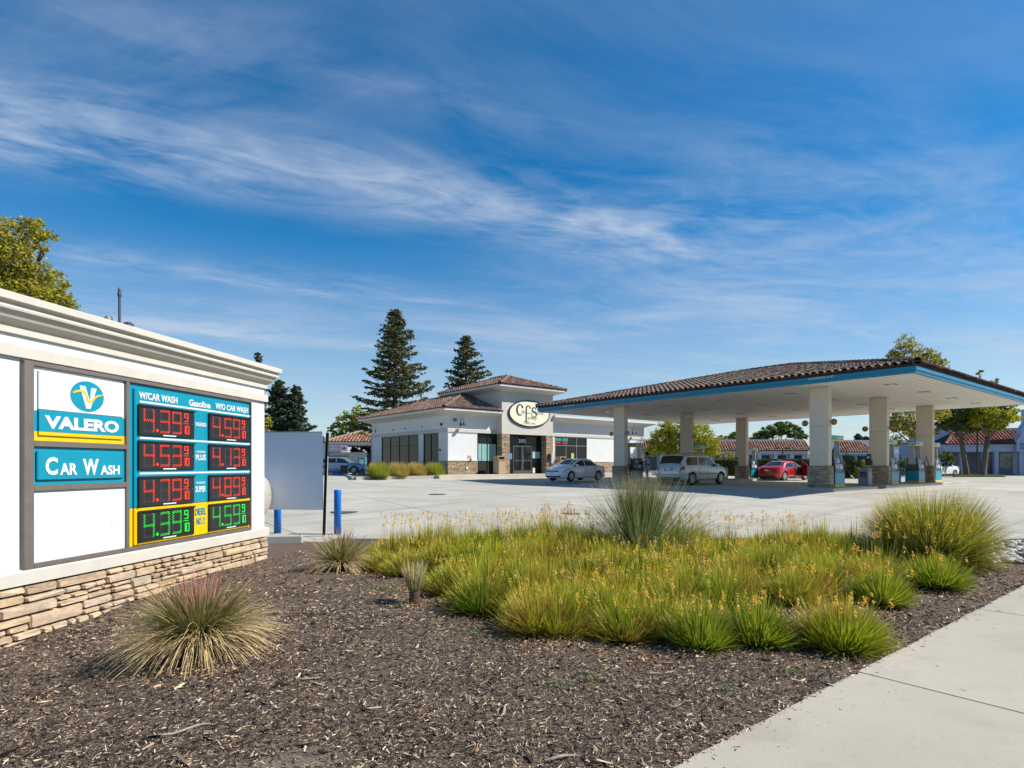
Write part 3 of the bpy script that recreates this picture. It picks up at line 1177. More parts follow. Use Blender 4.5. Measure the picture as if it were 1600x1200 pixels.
    for r, (a, b, z0, z1) in enumerate(rows):
        for side, (price, x0, x1) in enumerate(((a, -2.91, -1.875), (b, -1.555, -.545))):
            bx = MB().box(x0, x1, H - .022, H - .001, z0, z1)
            d = bx.build('led_display', boxm, t, bevel=.006)
            rim = MB()
            rim.box(x0 - .004, x1 + .004, H - .040, H - .022, z1 - .022, z1)
            rim.box(x0 - .004, x0 + .015, H - .032, H - .022, z0, z1 - .022)
            rim.build('hood', BLACK, d)
            Lm, Un = MB(), MB()
            L1, L2, L3, L4 = MB(), MB(), MB(), MB()
            y = H - .023
            k = (x1 - x0) / 1.03
            zz, hh = z0 + .062, z1 - z0 - .12
            m = grn if r == 3 else red
            led_digit(L1, Un, price[0], x0 + .09 * k, zz, .16 * k, hh, y)
            led_digit(L2, Un, price[2], x0 + .375 * k, zz, .15 * k, hh, y)
            led_digit(L3, Un, price[3], x0 + .60 * k, zz, .15 * k, hh, y)
            for q in range(4):
                for q2 in range(4):
                    if (q in (0, 3)) and (q2 in (0, 3)):
                        continue
                    Lm.box(x0 + .292 * k + q * .011, x0 + .301 * k + q * .011, y - .003, y, zz - .005 + q2 * .011, zz + .004 + q2 * .011)
            led_digit(L4, None, '9', x0 + .825 * k, zz + hh * .62, .065 * k, hh * .38, y, solid=True)
            L4.box(x0 + .80 * k, x0 + .905 * k, y - .004, y, zz + hh * .495, zz + hh * .52)
            led_digit(L4, None, '1', x0 + .795 * k, zz, .04 * k, hh * .38, y, solid=True)
            led_digit(L4, None, '0', x0 + .86 * k, zz, .05 * k, hh * .38, y, solid=True)
            Lm.build('decimal_point', m, d)['kind'] = 'stuff'
            for q in (L1, L2, L3):
                q.build('digit', m, d)['kind'] = 'stuff'
            L4.build('fraction', m, d)['kind'] = 'stuff'
            Un.build('unlit_dots', unl, d)['kind'] = 'stuff'
            MB().box(x0 + .42 * k, x0 + .66 * k, H - .024, H - .022, z0 + .008, z0 + .024).build('name_strip', SIGNWHITE, d)
            MB().lathe([(.008, H - .027), (.008, H - .022)], (x1 - .05, 0, (z0 + z1) / 2 + .0), 8, 'y').build('lock', CHROME, d)


sign_wall()
fuel_sign()


def rear_sign_panel():
    """blank back of a board on steel channel posts"""
    t = empty('board_sign', (-4.42, 14.0, -.55), R(-5))
    tag(t, 'blank grey back of a white board on thin dark steel posts behind the wall', 'sign')
    MB().box(-1.75, -.03, -.012, .012, .60, 2.42).build('board', mat('board_back', (.74, .80, .88), .5, 0, .05, 1.5), t)
    MB().box(-1.75, -.03, -.016, .016, 2.42, 2.445).build('edge_strip', CREAM, t)
    pm = mat('green_steel', (.02, .05, .045), .5, .3, .2, 10)
    for x in (0.0, -1.6):
        p = MB()
        p.box(x - .03, x - .022, -.03, .03, 0, 2.42)
        p.box(x + .022, x + .03, -.03, .03, 0, 2.42)
        p.box(x - .022, x + .022, -.012 + .026, .026, 0, 2.42)
        o = p.build('post', pm, t)
        o.rotation_euler = (0, R(2.0) if x == 0 else 0, 0)
    w = MB().box(.035, .043, -.012, .012, 0, 2.38).build('edge_post', CREAM, t)
    w.rotation_euler = (0, R(1.6), 0)


rear_sign_panel()


def bollard(x, y, h, lab):
    z = float(gz(x, y))
    o = MB().lathe([(.085, 0), (.085, h - .02), (.078, h - .006), (.055, h)], (0, 0, 0), 24).build('bollard', mat('blue_paint', (.0, .13, .50), .35, 0, .12, 6), None, smooth=False)
    for p in o.data.polygons:
        p.use_smooth = len(p.vertices) == 4
    o.location = (x, y, z)
    tag(o, lab, 'bollard', 'blue bollards guarding the tank')


bollard(-4.22, 14.4, 1.08, 'taller blue steel bollard standing free right of the blank board')
bollard(-5.75, 14.6, .85, 'short blue steel bollard under the blank board')


def tank():
    t = empty('propane_tank', (-6.05, 13.6, -.55), R(8))
    tag(t, 'cream rounded gas tank end showing just behind the end of the white wall', 'tank')
    prof = [(0.001, .42)]
    for k in range(9):
        a = math.pi / 2 * k / 8
        prof.append((.46 * math.sin(a), .30 + .2 * math.cos(a)))
    prof += [(.46, -1.6), (.3, -1.8), (.001, -1.85)]
    MB().lathe(prof, (0, 0, .95), 28, 'x').build('vessel', mat('tank_cream', (.42, .39, .33), .5, 0, .08, 4), t, smooth=True)
    s = MB()
    for x in (-.2, -1.2):
        s.box(x - .08, x + .08, -.3, .3, 0, .6)
    s.build('saddle', mat('saddle_concrete', (.45, .44, .42), .8), t)


tank()
o = MB().box(-.45, .45, -.09, .09, 0, .17).build('kerb_block', KERB, None, bevel=.015, loc=(-4.9, 12.6, -.56), rz=R(10))
tag(o, 'short pale concrete kerb block at the corner of the mulch behind the wall', 'kerb block')


def vent_pipe(x, y, top, r, cap, lab, m=None):
    z = float(gz(x, y))
    t = empty('vent_pipe', (x, y, z))
    tag(t, lab, 'pipe', 'pipes rising above the wall')
    m = m or mat('vent_steel', (.10, .12, .15), .45, .5, .15, 8)
    MB().lathe([(r, 0), (r, top - z - .25)], (0, 0, 0), 12).build('pipe', m, t, smooth=False)
    MB().lathe([(r * .9, top - z - .26), (r * cap, top - z - .22), (r * cap, top - z - .16), (r * 1.1, top - z - .14), (r * 1.1, top - z - .05), (r * .6, top - z)], (0, 0, 0), 12).build('cap', m, t)


vent_pipe(-10.55, 16.0, 5.88, .035, 1.5, 'tall thin dark vent pipe rising above the white wall')
vent_pipe(-10.85, 16.0, 5.12, .09, 1.25, 'short silver capped pipe end left of the tall vent pipe', mat('galvanised', (.5, .5, .48), .4, .6))
vent_pipe(-9.8, 15.2, 4.75, .12, 1.3, 'low dark mushroom cap right of the tall vent pipe')

# ------------------------------------------------------------------ tiled roofs
TILE = piece_mat('clay_tile', [(0, (.15, .08, .055)), (.35, (.24, .135, .095)), (.65, (.33, .20, .14)), (.85, (.20, .125, .095)), (1, (.44, .31, .23))], .8, 3, .25, .2, 20)
TILEB = piece_mat('brown_tile', [(0, (.06, .04, .03)), (.35, (.12, .075, .055)), (.65, (.19, .125, .09)), (.85, (.10, .075, .06)), (1, (.27, .19, .14))], .8, 3, .25, .2, 20)
DECK = mat('roof_underlay', (.06, .035, .028), .95, 0, .2, 5)


def tile_shape(pitch, length, seg=6):
    """one barrel tile: x across, y up the slope, z off the roof; starts at y=0"""
    r0, r1 = pitch * .40, pitch * .33
    vs, fs = [], []
    for (r, y, dz) in ((r0, 0, .02), (r1, length, 0.0)):
        for k in range(seg + 1):
            a = math.pi * k / seg
            vs.append((math.cos(a) * r, y, math.sin(a) * r * .85 + dz))
    for k in range(seg):
        fs.append((k, k + 1, seg + 1 + k + 1, seg + 1 + k))
    # front lip showing the thickness of the clay
    base = len(vs)
    for k in range(seg + 1):
        a = math.pi * k / seg
        vs.append((math.cos(a) * r0 * .8, .0, math.sin(a) * r0 * .85 * .78 + .02))
    for k in range(seg):
        fs.append((k + 1, k, base + k, base + k + 1))
    return vs, fs


def hip_slopes(x0, x1, y0, y1, z0, m):
    """four faces of a hip roof: (origin, along, inward, length, depth)"""
    W, D = x1 - x0, y1 - y0
    h = min(W, D) / 2
    return [
        (Vector((x0, y0, z0)), Vector((1, 0, 0)), Vector((0, 1, 0)), W, h),     # faces -y
        (Vector((x1, y0, z0)), Vector((0, 1, 0)), Vector((-1, 0, 0)), D, h),    # faces +x
        (Vector((x1, y1, z0)), Vector((-1, 0, 0)), Vector((0, -1, 0)), W, h),   # faces +y
        (Vector((x0, y1, z0)), Vector((0, -1, 0)), Vector((1, 0, 0)), D, h),    # faces -x
    ]


def place_tiles(slope, m, pitch, step, rows=None, jit=None, clip=None):
    P, A, I, L, H = slope
    ang = math.atan(m)
    out = []
    nrow = int(H / (step * math.cos(ang)))
    for r in range(nrow + 1):
        if rows and r >= rows:
            break
        d = r * step * math.cos(ang) - .05
        n = int(L / pitch)
        for c in range(n):
            a = (c + .5) * L / n
            if a < d + .02 or a > L - d - .02:
                continue
            p = P + A * a + I * d + Vector((0, 0, d * m + .02))
            if clip and not clip(p):
                continue
            up = (I * math.cos(ang) + Vector((0, 0, math.sin(ang)))).normalized()
            nrm = A.cross(up).normalized()
            j = jit.uniform(-.014, .014) if jit else 0
            M = Matrix((
                (A.x, up.x, nrm.x, p.x + A.x * j),
                (A.y, up.y, nrm.y, p.y + A.y * j),
                (A.z, up.z, nrm.z, p.z + (jit.uniform(0, .012) if jit else 0)),
                (0, 0, 0, 1)))
            out.append(M)
    return out


def tiles_merged(name, mats_, shape, m, parent):
    vs, fs = shape
    V = np.array(vs)
    n = len(mats_)
    Ms = np.array([[list(r) for r in M] for M in mats_])
    co = np.einsum('nij,vj->nvi', Ms[:, :3, :3], V) + Ms[:, None, :3, 3]
    F = np.array(fs)
    quads = (np.arange(n)[:, None, None] * len(vs) + F[None]).reshape(-1, 4)
    o = link(name, np_mesh(name, co.reshape(-1, 3), quads, None, m, False), parent)
    tag(o, kind='stuff')
    return o


def hip_deck(mb, x0, x1, y0, y1, z0, m, th=.03):
    W, D = x1 - x0, y1 - y0
    h = min(W, D) / 2
    if W >= D:
        ra, rb = (x0 + h, y0 + h, z0 + h * m), (x1 - h + 1e-3, y0 + h, z0 + h * m)
        mb.add([(x0, y0, z0), (x1, y0, z0), (x1, y1, z0), (x0, y1, z0), ra, rb], [(0, 1, 5, 4), (1, 2, 5), (2, 3, 4, 5), (3, 0, 4), (0, 3, 2, 1)])
    else:
        ra, rb = (x0 + h, y0 + h, z0 + h * m), (x0 + h, y1 - h + 1e-3, z0 + h * m)
        mb.add([(x0, y0, z0), (x1, y0, z0), (x1, y1, z0), (x0, y1, z0), ra, rb], [(0, 1, 4), (1, 2, 5, 4), (2, 3, 5), (3, 0, 4, 5), (0, 3, 2, 1)])
    return [Vector(ra), Vector(rb)]


def ridge_caps(mb, a, b, r=.13, step=.4, lift=.06):
    a, b = Vector(a), Vector(b)
    d = b - a
    n = max(1, int(d.length / step))
    for i in range(n):
        p = a + d * (i / n)
        q = a + d * ((i + 1.15) / n)
        mb.tube([p + Vector((0, 0, lift)), q + Vector((0, 0, lift))], [r * 1.1, r * .9], 8, False)


# ------------------------------------------------------------------ canopy
def canopy():
    t = empty('fuel_canopy', NC, RA)
    tag(t, 'wide forecourt canopy with brown tiled hip roof, blue fascia and beige ceiling', 'canopy')
    LX, LY = 18.0, 20.7
    SOFF = mat('soffit_beige', (.74, .70, .63), .6, 0, .05, .6)
    FASC = mat('canopy_blue', (.0, .20, .34), .4, 0, .05, 2)
    sof = MB().box(.12, LX - .12, .12, LY - .12, 4.47, 4.60).build('ceiling', SOFF, t)
    # ceiling panels run across as narrow boards
    sl = MB()
    for k in range(1, 69):
        y = k * .3
        if y < LY - .3:
            sl.box(.2, LX - .2, y - .005, y + .005, 4.464, 4.47)
    sl.build('panel_seams', mat('seam', (.36, .34, .31), .8), sof)
    prof = [(-.12, 4.455), (-.01, 4.455), (0, 4.47), (0, 4.56), (.05, 4.575), (.05, 4.70), (-.12, 4.70)]
    path = [(0, 0, -1, -1), (LX, 0, 1, -1), (LX, LY, 1, 1), (0, LY, -1, 1), (0, 0, -1, -1)]
    MB().sweep(prof, path).build('fascia', FASC, t)
    g = MB().sweep([(-.1, 4.70), (.02, 4.70), (.02, 4.775), (-.1, 4.775)], path).build('gutter_board', DECK, t)
    txt = text_mesh("CLEARANCE 14'-8\"", SIGNWHITE, -.5, .5, 0, .09, bold=.01)
    for y in (3.3, 17.9):
        link('clearance_lettering', txt, t, (-.056, y, 4.60), (0, 0, -math.pi / 2))
    roof = MB()
    M = .222
    ex = .12
    rr = hip_deck(roof, -ex, LX + ex, -ex, LY + ex, 4.78, M)
    ro = roof.build('roof', DECK, t)
    sh = tile_shape(.29, .42)
    jit = random.Random(5)
    allm = []
    for i, s in enumerate(hip_slopes(-ex, LX + ex, -ex, LY + ex, 4.78, M)):
        allm += place_tiles(s, M, .29, .37, None if i in (0, 3) else 4, jit)
    # eave tiles and those nearest the photographer are pieces of their own
    camp = Vector((0, 0, 1.1))

    def facing(Mx):
        p = cl(Mx[0][3], Mx[1][3], Mx[2][3])
        return (p - camp).length + (0 if Mx[0][3] < 9 and Mx[0][3] - .1 < min(Mx[1][3], LY - Mx[1][3]) + .1 else 14)
    allm.sort(key=facing)
    tm = MB()
    tm.add(*sh)
    tme = tm.mesh('tile', TILEB)
    for Mx in allm[:295]:
        o = bpy.data.objects.new('tile', tme)
        o.matrix_local = Mx
        o.parent = ro
        col.objects.link(o)
    tiles_merged('roof_tiles', allm[295:], sh, TILEB, ro)
    rc = MB()
    h = (LX + 2 * ex) / 2
    zr = 4.78 + h * M
    for a, b in (((-ex, -ex, 4.80), rr[0]), ((LX + ex, -ex, 4.80), rr[0]), ((-ex, LY + ex, 4.80), rr[1]), ((LX + ex, LY + ex, 4.80), rr[1]), (rr[0], rr[1])):
        ridge_caps(rc, a, b)
    rc.build('ridge_tiles', TILEB, ro)
    # recessed ceiling lights
    for x in (3.0, 7.0, 11.0, 15.0):
        for y in (1.8, 6.0, 9.6, 13.2, 17.6):
            l = MB().box(-.3, .3, -.2, .2, 4.455, 4.468).build('ceiling_light', mat('lamp_rim', (.22, .21, .20), .5), sof)
            l.location = (x, y, 0)
            l2 = MB().box(-.2, .2, -.12, .12, 4.445, 4.455).build('lens', mat('lamp_lens', (.75, .75, .72), .2), l)
    return t


CY = (4.0, 15.2)
CX = (1.5, 7.9, 14.5)
COLTAN = mat('column_tan', (.62, .55, .44), .75, 0, .05, 2, .15, 90)


def column(cx, cy, lab):
    t = empty('canopy_column', cl(cx, cy, .15), RA)
    tag(t, lab, 'column', 'canopy columns')
    MB().box(-.16, .16, -.40, .40, .9, 4.315).build('shaft', COLTAN, t, bevel=.01)
    MB().box(-.165, .165, -.405, .405, 2.62, 2.635).build('shaft_joint', mat('joint_tan', (.3, .27, .22), .8), t)
    MB().box(-.17, .17, -.41, .41, 0, .88).build('pedestal', MORTAR, t)
    mb = MB()
    rng = random.Random(int(cx * 10 + cy))
    for face in range(4):
        hw = .44 if face % 2 == 0 else .20
        rows = []
        z = 0
        while z < .86:
            h = rng.choice([.05, .065, .08])
            x = -hw
            while x < hw - .02:
                w = min(rng.uniform(.13, .32), hw - x)
                sub = MB()
                sub.box(x + .004, x + w - .004, -.045 - rng.uniform(0, .03), 0, z + .004, min(z + h, .88) - .004)
                for v in sub.v:
                    if face == 0:      # -x face
                        mbv = (-.17 + v[1], -v[0], v[2])
                    elif face == 2:
                        mbv = (.17 - v[1], v[0], v[2])
                    elif face == 1:    # -y face
                        mbv = (v[0], -.41 + v[1], v[2])
                    else:
                        mbv = (-v[0], .41 - v[1], v[2])
                    rows.append(mbv)
                k = len(mb.v)
                mb.v += rows[-8:]
                mb.f += [tuple(i + k for i in q) for q in sub.f]
                x += w
            z += h
    o = mb.build('stone_facing', STONED, t)
    tag(o, kind='stuff')
    MB().box(-.225, .225, -.465, .465, .88, .92).build('stone_cap', mat('cap_stone', (.25, .19, .14), .8, 0, .2, 10), t, bevel=.01)


def number_disc(cx, cy, side, s, lab, green=False):
    p = cl(cx - .12, cy + side * .60, 2.93)
    t = empty('pump_number_sign', p, RA - math.pi / 2)
    tag(t, lab, 'number sign', 'pump number signs')
    MB().lathe([(.135, -.02), (.135, .02)], (0, 0, 0), 24, 'y').build('disc', mat('disc_green', (.01, .06, .045), .4) if green else BLACK, t)
    ym = mat('number_yellow', (.75, .42, .02), .4)
    if green:
        ym = mat('number_pale', (.45, .6, .5), .4)
    r = MB()
    pts = ellipse(0, 0, .12, .12, 24)
    for i in range(24):
        a, b = pts[i], pts[(i + 1) % 24]
        k = .9
        vs = [(a[0], -.022, a[1]), (b[0], -.022, b[1]), (b[0] * k, -.022, b[1] * k), (a[0] * k, -.022, a[1] * k)]
        r.add(vs + [(v[0], -.020, v[2]) for v in vs], [(0, 1, 2, 3), (7, 6, 5, 4), (0, 4, 5, 1), (2, 6, 7, 3)])
    r.build('ring', ym, t)
    w = .045 if len(s) == 1 else .08
    text('number', s, ym, t, -.021, -w, w, -.06, .06, bold=.03)
    MB().box(-.25 if side < 0 else -.25, -.12, -.01, .01, -.012, .012).build('bracket', BLACK, t) if side < 0 else MB().box(.12, .25, -.01, .01, -.012, .012).build('bracket', BLACK, t)


def pump(cx, cy, lab, green=False):
    """fuel dispenser standing on the island, faces towards +-y"""
    t = empty('fuel_pump', cl(cx, cy, .15), RA)
    tag(t, lab, 'fuel pump', 'fuel pumps under the canopy')
    SIL = mat('pump_silver', (.33, .35, .37), .4, .3, .1, 6)
    DK = mat('pump_dark', (.03, .035, .04), .3, 0, .1, 10)
    MB().box(-.48, .48, -.33, .33, 0, .10).build('plinth', YELLOW, t)
    MB().box(-.48, .48, -.33, .33, .101, .64).build('lower_panel', TEAL, t, bevel=.01)
    b = MB().prism([(-.34, .642), (.34, .642), (.24, 1.36), (-.24, 1.36)], 'x', -.46, .46).build('body', DK, t, bevel=.01)
    for s in (-1, 1):
        f = []
        c = MB()
        # screen, keypad and card slot on the sloping face
        for (x0, x1, z0, z1, mm, nm) in ((-.2, .12, 1.05, 1.26, mat('screen_glass', (.25, .32, .34), .1), 'screen'), (-.34, -.06, .80, .98, SIL, 'keypad'), (.0, .3, .78, 1.0, mat('grade_label', (.5, .55, .55), .3), 'grade_buttons')):
            def yy(z):
                return s * (.34 - (z - .642) / .718 * .10 + .006)
            q = [(x0, yy(z0), z0), (x1, yy(z0), z0), (x1, yy(z1), z1), (x0, yy(z1), z1)]
            q2 = [(v[0], v[1] - s * .02, v[2]) for v in q]
            MB().add(q + q2, [(0, 1, 2, 3), (7, 6, 5, 4), (0, 4, 5, 1), (1, 5, 6, 2), (2, 6, 7, 3), (3, 7, 4, 0)]).build(nm, mm, t)
    for sx in (-1, 1):
        MB().prism([(-.20, 1.0), (.20, 1.0), (.13, 1.45), (.10, 2.03), (-.10, 2.03), (-.13, 1.45)], 'x', sx * .47 - .04, sx * .47 + .04).build('pylon', SIL, t, bevel=.01)
    tp = MB().box(-.62, .62, -.22, .22, 2.07, 2.26).build('topper', TEAL, t, bevel=.01)
    MB().box(-.62, .62, -.215, .215, 2.02, 2.068).build('stripe', YELLOW, tp)
    me = text_mesh('VALERO', SIGNWHITE, -.08, .56, 2.10, 2.22, bold=.04)
    link('lettering', me, tp, (0, -.222, 0))
    me2 = text_mesh('VALERO', SIGNWHITE, -.17, .17, 2.10, 2.22, bold=.04)
    link('lettering', me2, tp, (-.622, 0, 0), (0, 0, -math.pi / 2))
    for s in (-1, 1):
        y = s * .36
        h = MB()
        pts = []
        for k in range(14):
            a = k / 13
            pts.append((.50 + .16 * math.sin(a * math.pi), y + s * .12 * math.sin(a * math.pi), 1.5 - 1.25 * math.sin(a * math.pi * .5) * (1 if a < .62 else 1) + (0 if a < .62 else (a - .62) * 1.7)))
        h.tube(pts, .018, 6)
        h.build('hose', BLACK, t)
        n = MB()
        n.box(.28, .40, y - .02, y + .02, .95, 1.15)
        n.tube([(.34, y, 1.15), (.34, y + s * .02, 1.28), (.30, y + s * .06, 1.33)], .018, 6)
        n.build('nozzle', mat('nozzle_black', (.02, .02, .02), .4), t)


def island(cx, cy):
    o = MB().box(-.7, 4.9, -.85, .85, -.12, .15)
    o2 = o.build('pump_island', KERB, None, bevel=.03, loc=cl(cx, cy), rz=RA)
    tag(o2, kind='structure')


def waste_bin(x, y, lab, sx=.8):
    t = empty('waste_bin', cl(x, y, .15), RA)
    t.scale = (.8, sx, .9)
    tag(t, lab, 'bin', 'grey bins on the pump islands')
    body = MB().box(-.28, .28, -.28, .28, 0, .72)
    body.prism([(-.28, .72), (.28, .72), (.26, .85), (.17, .92), (-.17, .92), (-.26, .85)], 'x', -.28, .28)
    body.build('body', GREYP, t, bevel=.02)
    MB().box(-.30, -.281, -.17, .17, .45, .72).build('washer_tray', mat('tray_dark', (.02, .03, .05), .4), t, bevel=.01)
    MB().box(-.315, -.301, -.08, .08, .52, .60).build('sticker', mat('sticker_teal', (.03, .35, .33), .4), t)
    MB().box(-.15, .15, -.285, -.281, .70, .82).build('opening', BLACK, t)
    MB().tube([(-.32, -.2, .40), (-.34, -.05, .52), (-.33, .12, .64)], .01, 6).build('squeegee', BLACK, t)


def squawk_post(x, y, lab):
    t = empty('intercom_post', cl(x, y, .15), RA)
    tag(t, lab, 'intercom post')
    MB().lathe([(.02, 0), (.02, 1.05)], (0, 0, 0), 10).build('post', mat('post_grey', (.35, .34, .32), .5, .3), t)
    MB().box(-.06, .06, -.16, .16, .95, 1.20).build('box', BLACK, t, bevel=.01)
    MB().box(-.05, .05, -.10, .10, 1.20, 1.50).build('upper_box', BLACK, t, bevel=.01)
    MB().box(-.066, -.06, -.05, .05, 1.30, 1.38).build('label', SIGNWHITE, t)


canopy()
CN = {(0, 0): 'tan column with stone foot nearest the street, between numbers 11 and 12', (1, 0): 'tan column between number signs 9 and 10', (2, 0): 'tan column between number signs 13 and 14, farthest right',
      (0, 1): 'leftmost tan canopy column standing beside the white sedan', (1, 1): 'tan column behind the silver suv', (2, 1): 'tan column between the silver suv and the red car'}
PN = {(0, 0): 'teal and black fuel pump beside the column numbered 11 and 12', (1, 0): 'teal fuel pump right of the column numbered 9 and 10', (2, 0): 'fuel pump right of the farthest right column',
      (0, 1): 'fuel pump the person in lavender is using', (1, 1): 'fuel pump showing above the bonnet of the silver suv', (2, 1): 'fuel pump left of the red car'}
for i, cx in enumerate(CX):
    for j, cy in enumerate(CY):
        column(cx, cy, CN[(i, j)])
        island(cx, cy)
        pump(cx + 1.15, cy, PN[(i, j)])
pump(CX[2] - 1.6, CY[0], 'fuel pump in front of the farthest right column, seen side on')
o = MB().box(-1.6, 1.0, -.85, .85, -.12, .15).build('pump_island', KERB, None, bevel=.03, loc=cl(CX[2] - 1.7, CY[0]), rz=RA)
tag(o, kind='structure')
for x, y, lo, hi in ((CX[1] - 1.7, CY[0], -.9, .99), (CX[2] - 1.7, CY[1], -1.8, .99)):
    o = MB().box(lo, hi, -.85, .85, -.12, .15).build('pump_island', KERB, None, bevel=.03, loc=cl(x, y), rz=RA)
    tag(o, kind='structure')
NS = [(0, 0, '11', '12'), (1, 0, '9', '10'), (2, 0, '13', '14'), (0, 1, '5', '6'), (1, 1, '7', '8')]
DL = {(0, 0): 'nearest column', (1, 0): 'middle column of the near row', (2, 0): 'farthest right column', (0, 1): 'leftmost column by the white sedan', (1, 1): 'column behind the silver suv'}
for i, j, a, b in NS:
    g = j == 1
    number_disc(CX[i], CY[j], 1, a, 'round sign reading %s left of the %s' % (a, DL[(i, j)]), g)
    number_disc(CX[i], CY[j], -1, b, 'round sign reading %s right of the %s' % (b, DL[(i, j)]), g)
waste_bin(5.4, 3.7, 'dark grey waste bin with washer tray between the columns numbered 11 and 9')
waste_bin(11.3, 14.7, 'dark grey waste bin right of the silver suv')
waste_bin(11.6, 4.45, 'narrow grey bin beside the pump on the farthest right island', .45)
squawk_post(6.9, 4.1, 'black intercom box on a thin post before the column numbered 9 and 10')
squawk_post(13.6, 15.1, 'black intercom box on a thin post before the column left of the red car')
t = empty('security_camera', cl(7.7, 15.0, 4.25), RA)
tag(t, 'white dome camera high on the column behind the silver suv', 'camera')
MB().lathe([(.06, -.25), (.12, -.1), (.14, .02), (.08, .14), (.01, .18)], (0, 0, 0), 16, 'y').build('housing', SIGNWHITE, t, smooth=True)
MB().box(-.03, .06, .1, .2, .0, .12).build('bracket', GREYP, t)

# ------------------------------------------------------------------ store
SO = Vector((-4.47, 41.55, 0))
FL = .45


def shop_w(x, y, z=0.0):
    return SO + UV_V * x + UV_U * y + Vector((0, 0, z))


FRAMEM = mat('black_window_frame', (.012, .012, .013), .35, .3, .05, 10)
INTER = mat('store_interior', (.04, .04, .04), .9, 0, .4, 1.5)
SILVERF = mat('silver_frame', (.30, .31, .31), .4, .5, .05, 10)


def window_front(t, x0, x1, z0, z1, nx, zbar, fm=None, y=0.0, panes_low=None):
    """framed glazing in a wall facing -y, set 8 cm back"""
    fm = fm or FRAMEM
    f = MB()
    w = .045
    f.box(x0, x0 + w, y - .02, y + .10, z0, z1)
    f.box(x1 - w, x1, y - .02, y + .10, z0, z1)
    f.box(x0 + w, x1 - w, y - .02, y + .10, z1 - w, z1)
    f.box(x0 + w, x1 - w, y - .02, y + .10, z0, z0 + w)
    for i in range(1, nx):
        x = x0 + (x1 - x0) * i / nx
        f.box(x - .025, x + .025, y - .01, y + .09, z0 + w, z1 - w)
    if zbar:
        for i in range(nx):
            a = x0 + (x1 - x0) * i / nx + (w if i == 0 else .025)
            b = x0 + (x1 - x0) * (i + 1) / nx - (w if i == nx - 1 else .025)
            f.box(a, b, y - .005, y + .085, zbar - .025, zbar + .025)
    win = f.build('window', fm, t)
    for i in range(nx):
        a = x0 + (x1 - x0) * i / nx
        b = x0 + (x1 - x0) * (i + 1) / nx
        for (p, q) in (((z0, zbar), (zbar, z1)) if zbar else ((z0, z1),)):
            MB().box(a + .03, b - .03, y + .03, y + .042, p + .03, q - .03).build('pane', GLASS, win)
    return win


m, nt, b = base_mat('store_glass')
b.inputs['Base Color'].default_value = (.015, .02, .022, 1)
b.inputs['Roughness'].default_value = .02
b.inputs['Transmission Weight'].default_value = .15
b.inputs['IOR'].default_value = 1.33
GLASS = m


def gooseneck(t_parent_fn, x, y, z, nx, lab, axis='front'):
    """black barn lamp on a bent arm; axis front: wall faces -y, side: wall faces -x"""
    o = empty('wall_lamp', shop_w(x, y, z), RA if axis == 'front' else RA - math.pi / 2)
    tag(o, lab, 'wall lamp', 'black gooseneck lamps on the store')
    pts = []
    for k in range(9):
        a = math.pi * k / 8
        pts.append((.0, -.22 + .20 * math.cos(a), .25 + .22 * math.sin(a)))
    MB().tube([(0, -.02, 0)] + pts + [(0, -.42, .12)], .016, 6).build('arm', BLACK, o)
    MB().lathe([(.03, .16), (.05, .12), (.07, .03), (.17, -.02), (.18, -.05), (.15, -.045)], (0, -.42, 0), 16).build('shade', BLACK, o)
    MB().box(-.06, .06, -.03, 0, -.1, .12).build('wall_plate', BLACK, o)


def stone_face(mb, rng, x0, x1, z0, z1, y, hmin=.05, hmax=.09, wmin=.15, wmax=.4):
    z = z0
    while z < z1 - .02:
        h = min(rng.uniform(hmin, hmax), z1 - z)
        x = x0
        while x < x1 - .01:
            w = rng.uniform(wmin, wmax)
            if x + w > x1 - wmin * .6:
                w = x1 - x
            mb.box(x + .006, x + w - .006, y - rng.uniform(.03, .07), y, z + .006, z + h - .006)
            x += w
        z += h


def hip_cut(o, keep):
    pass


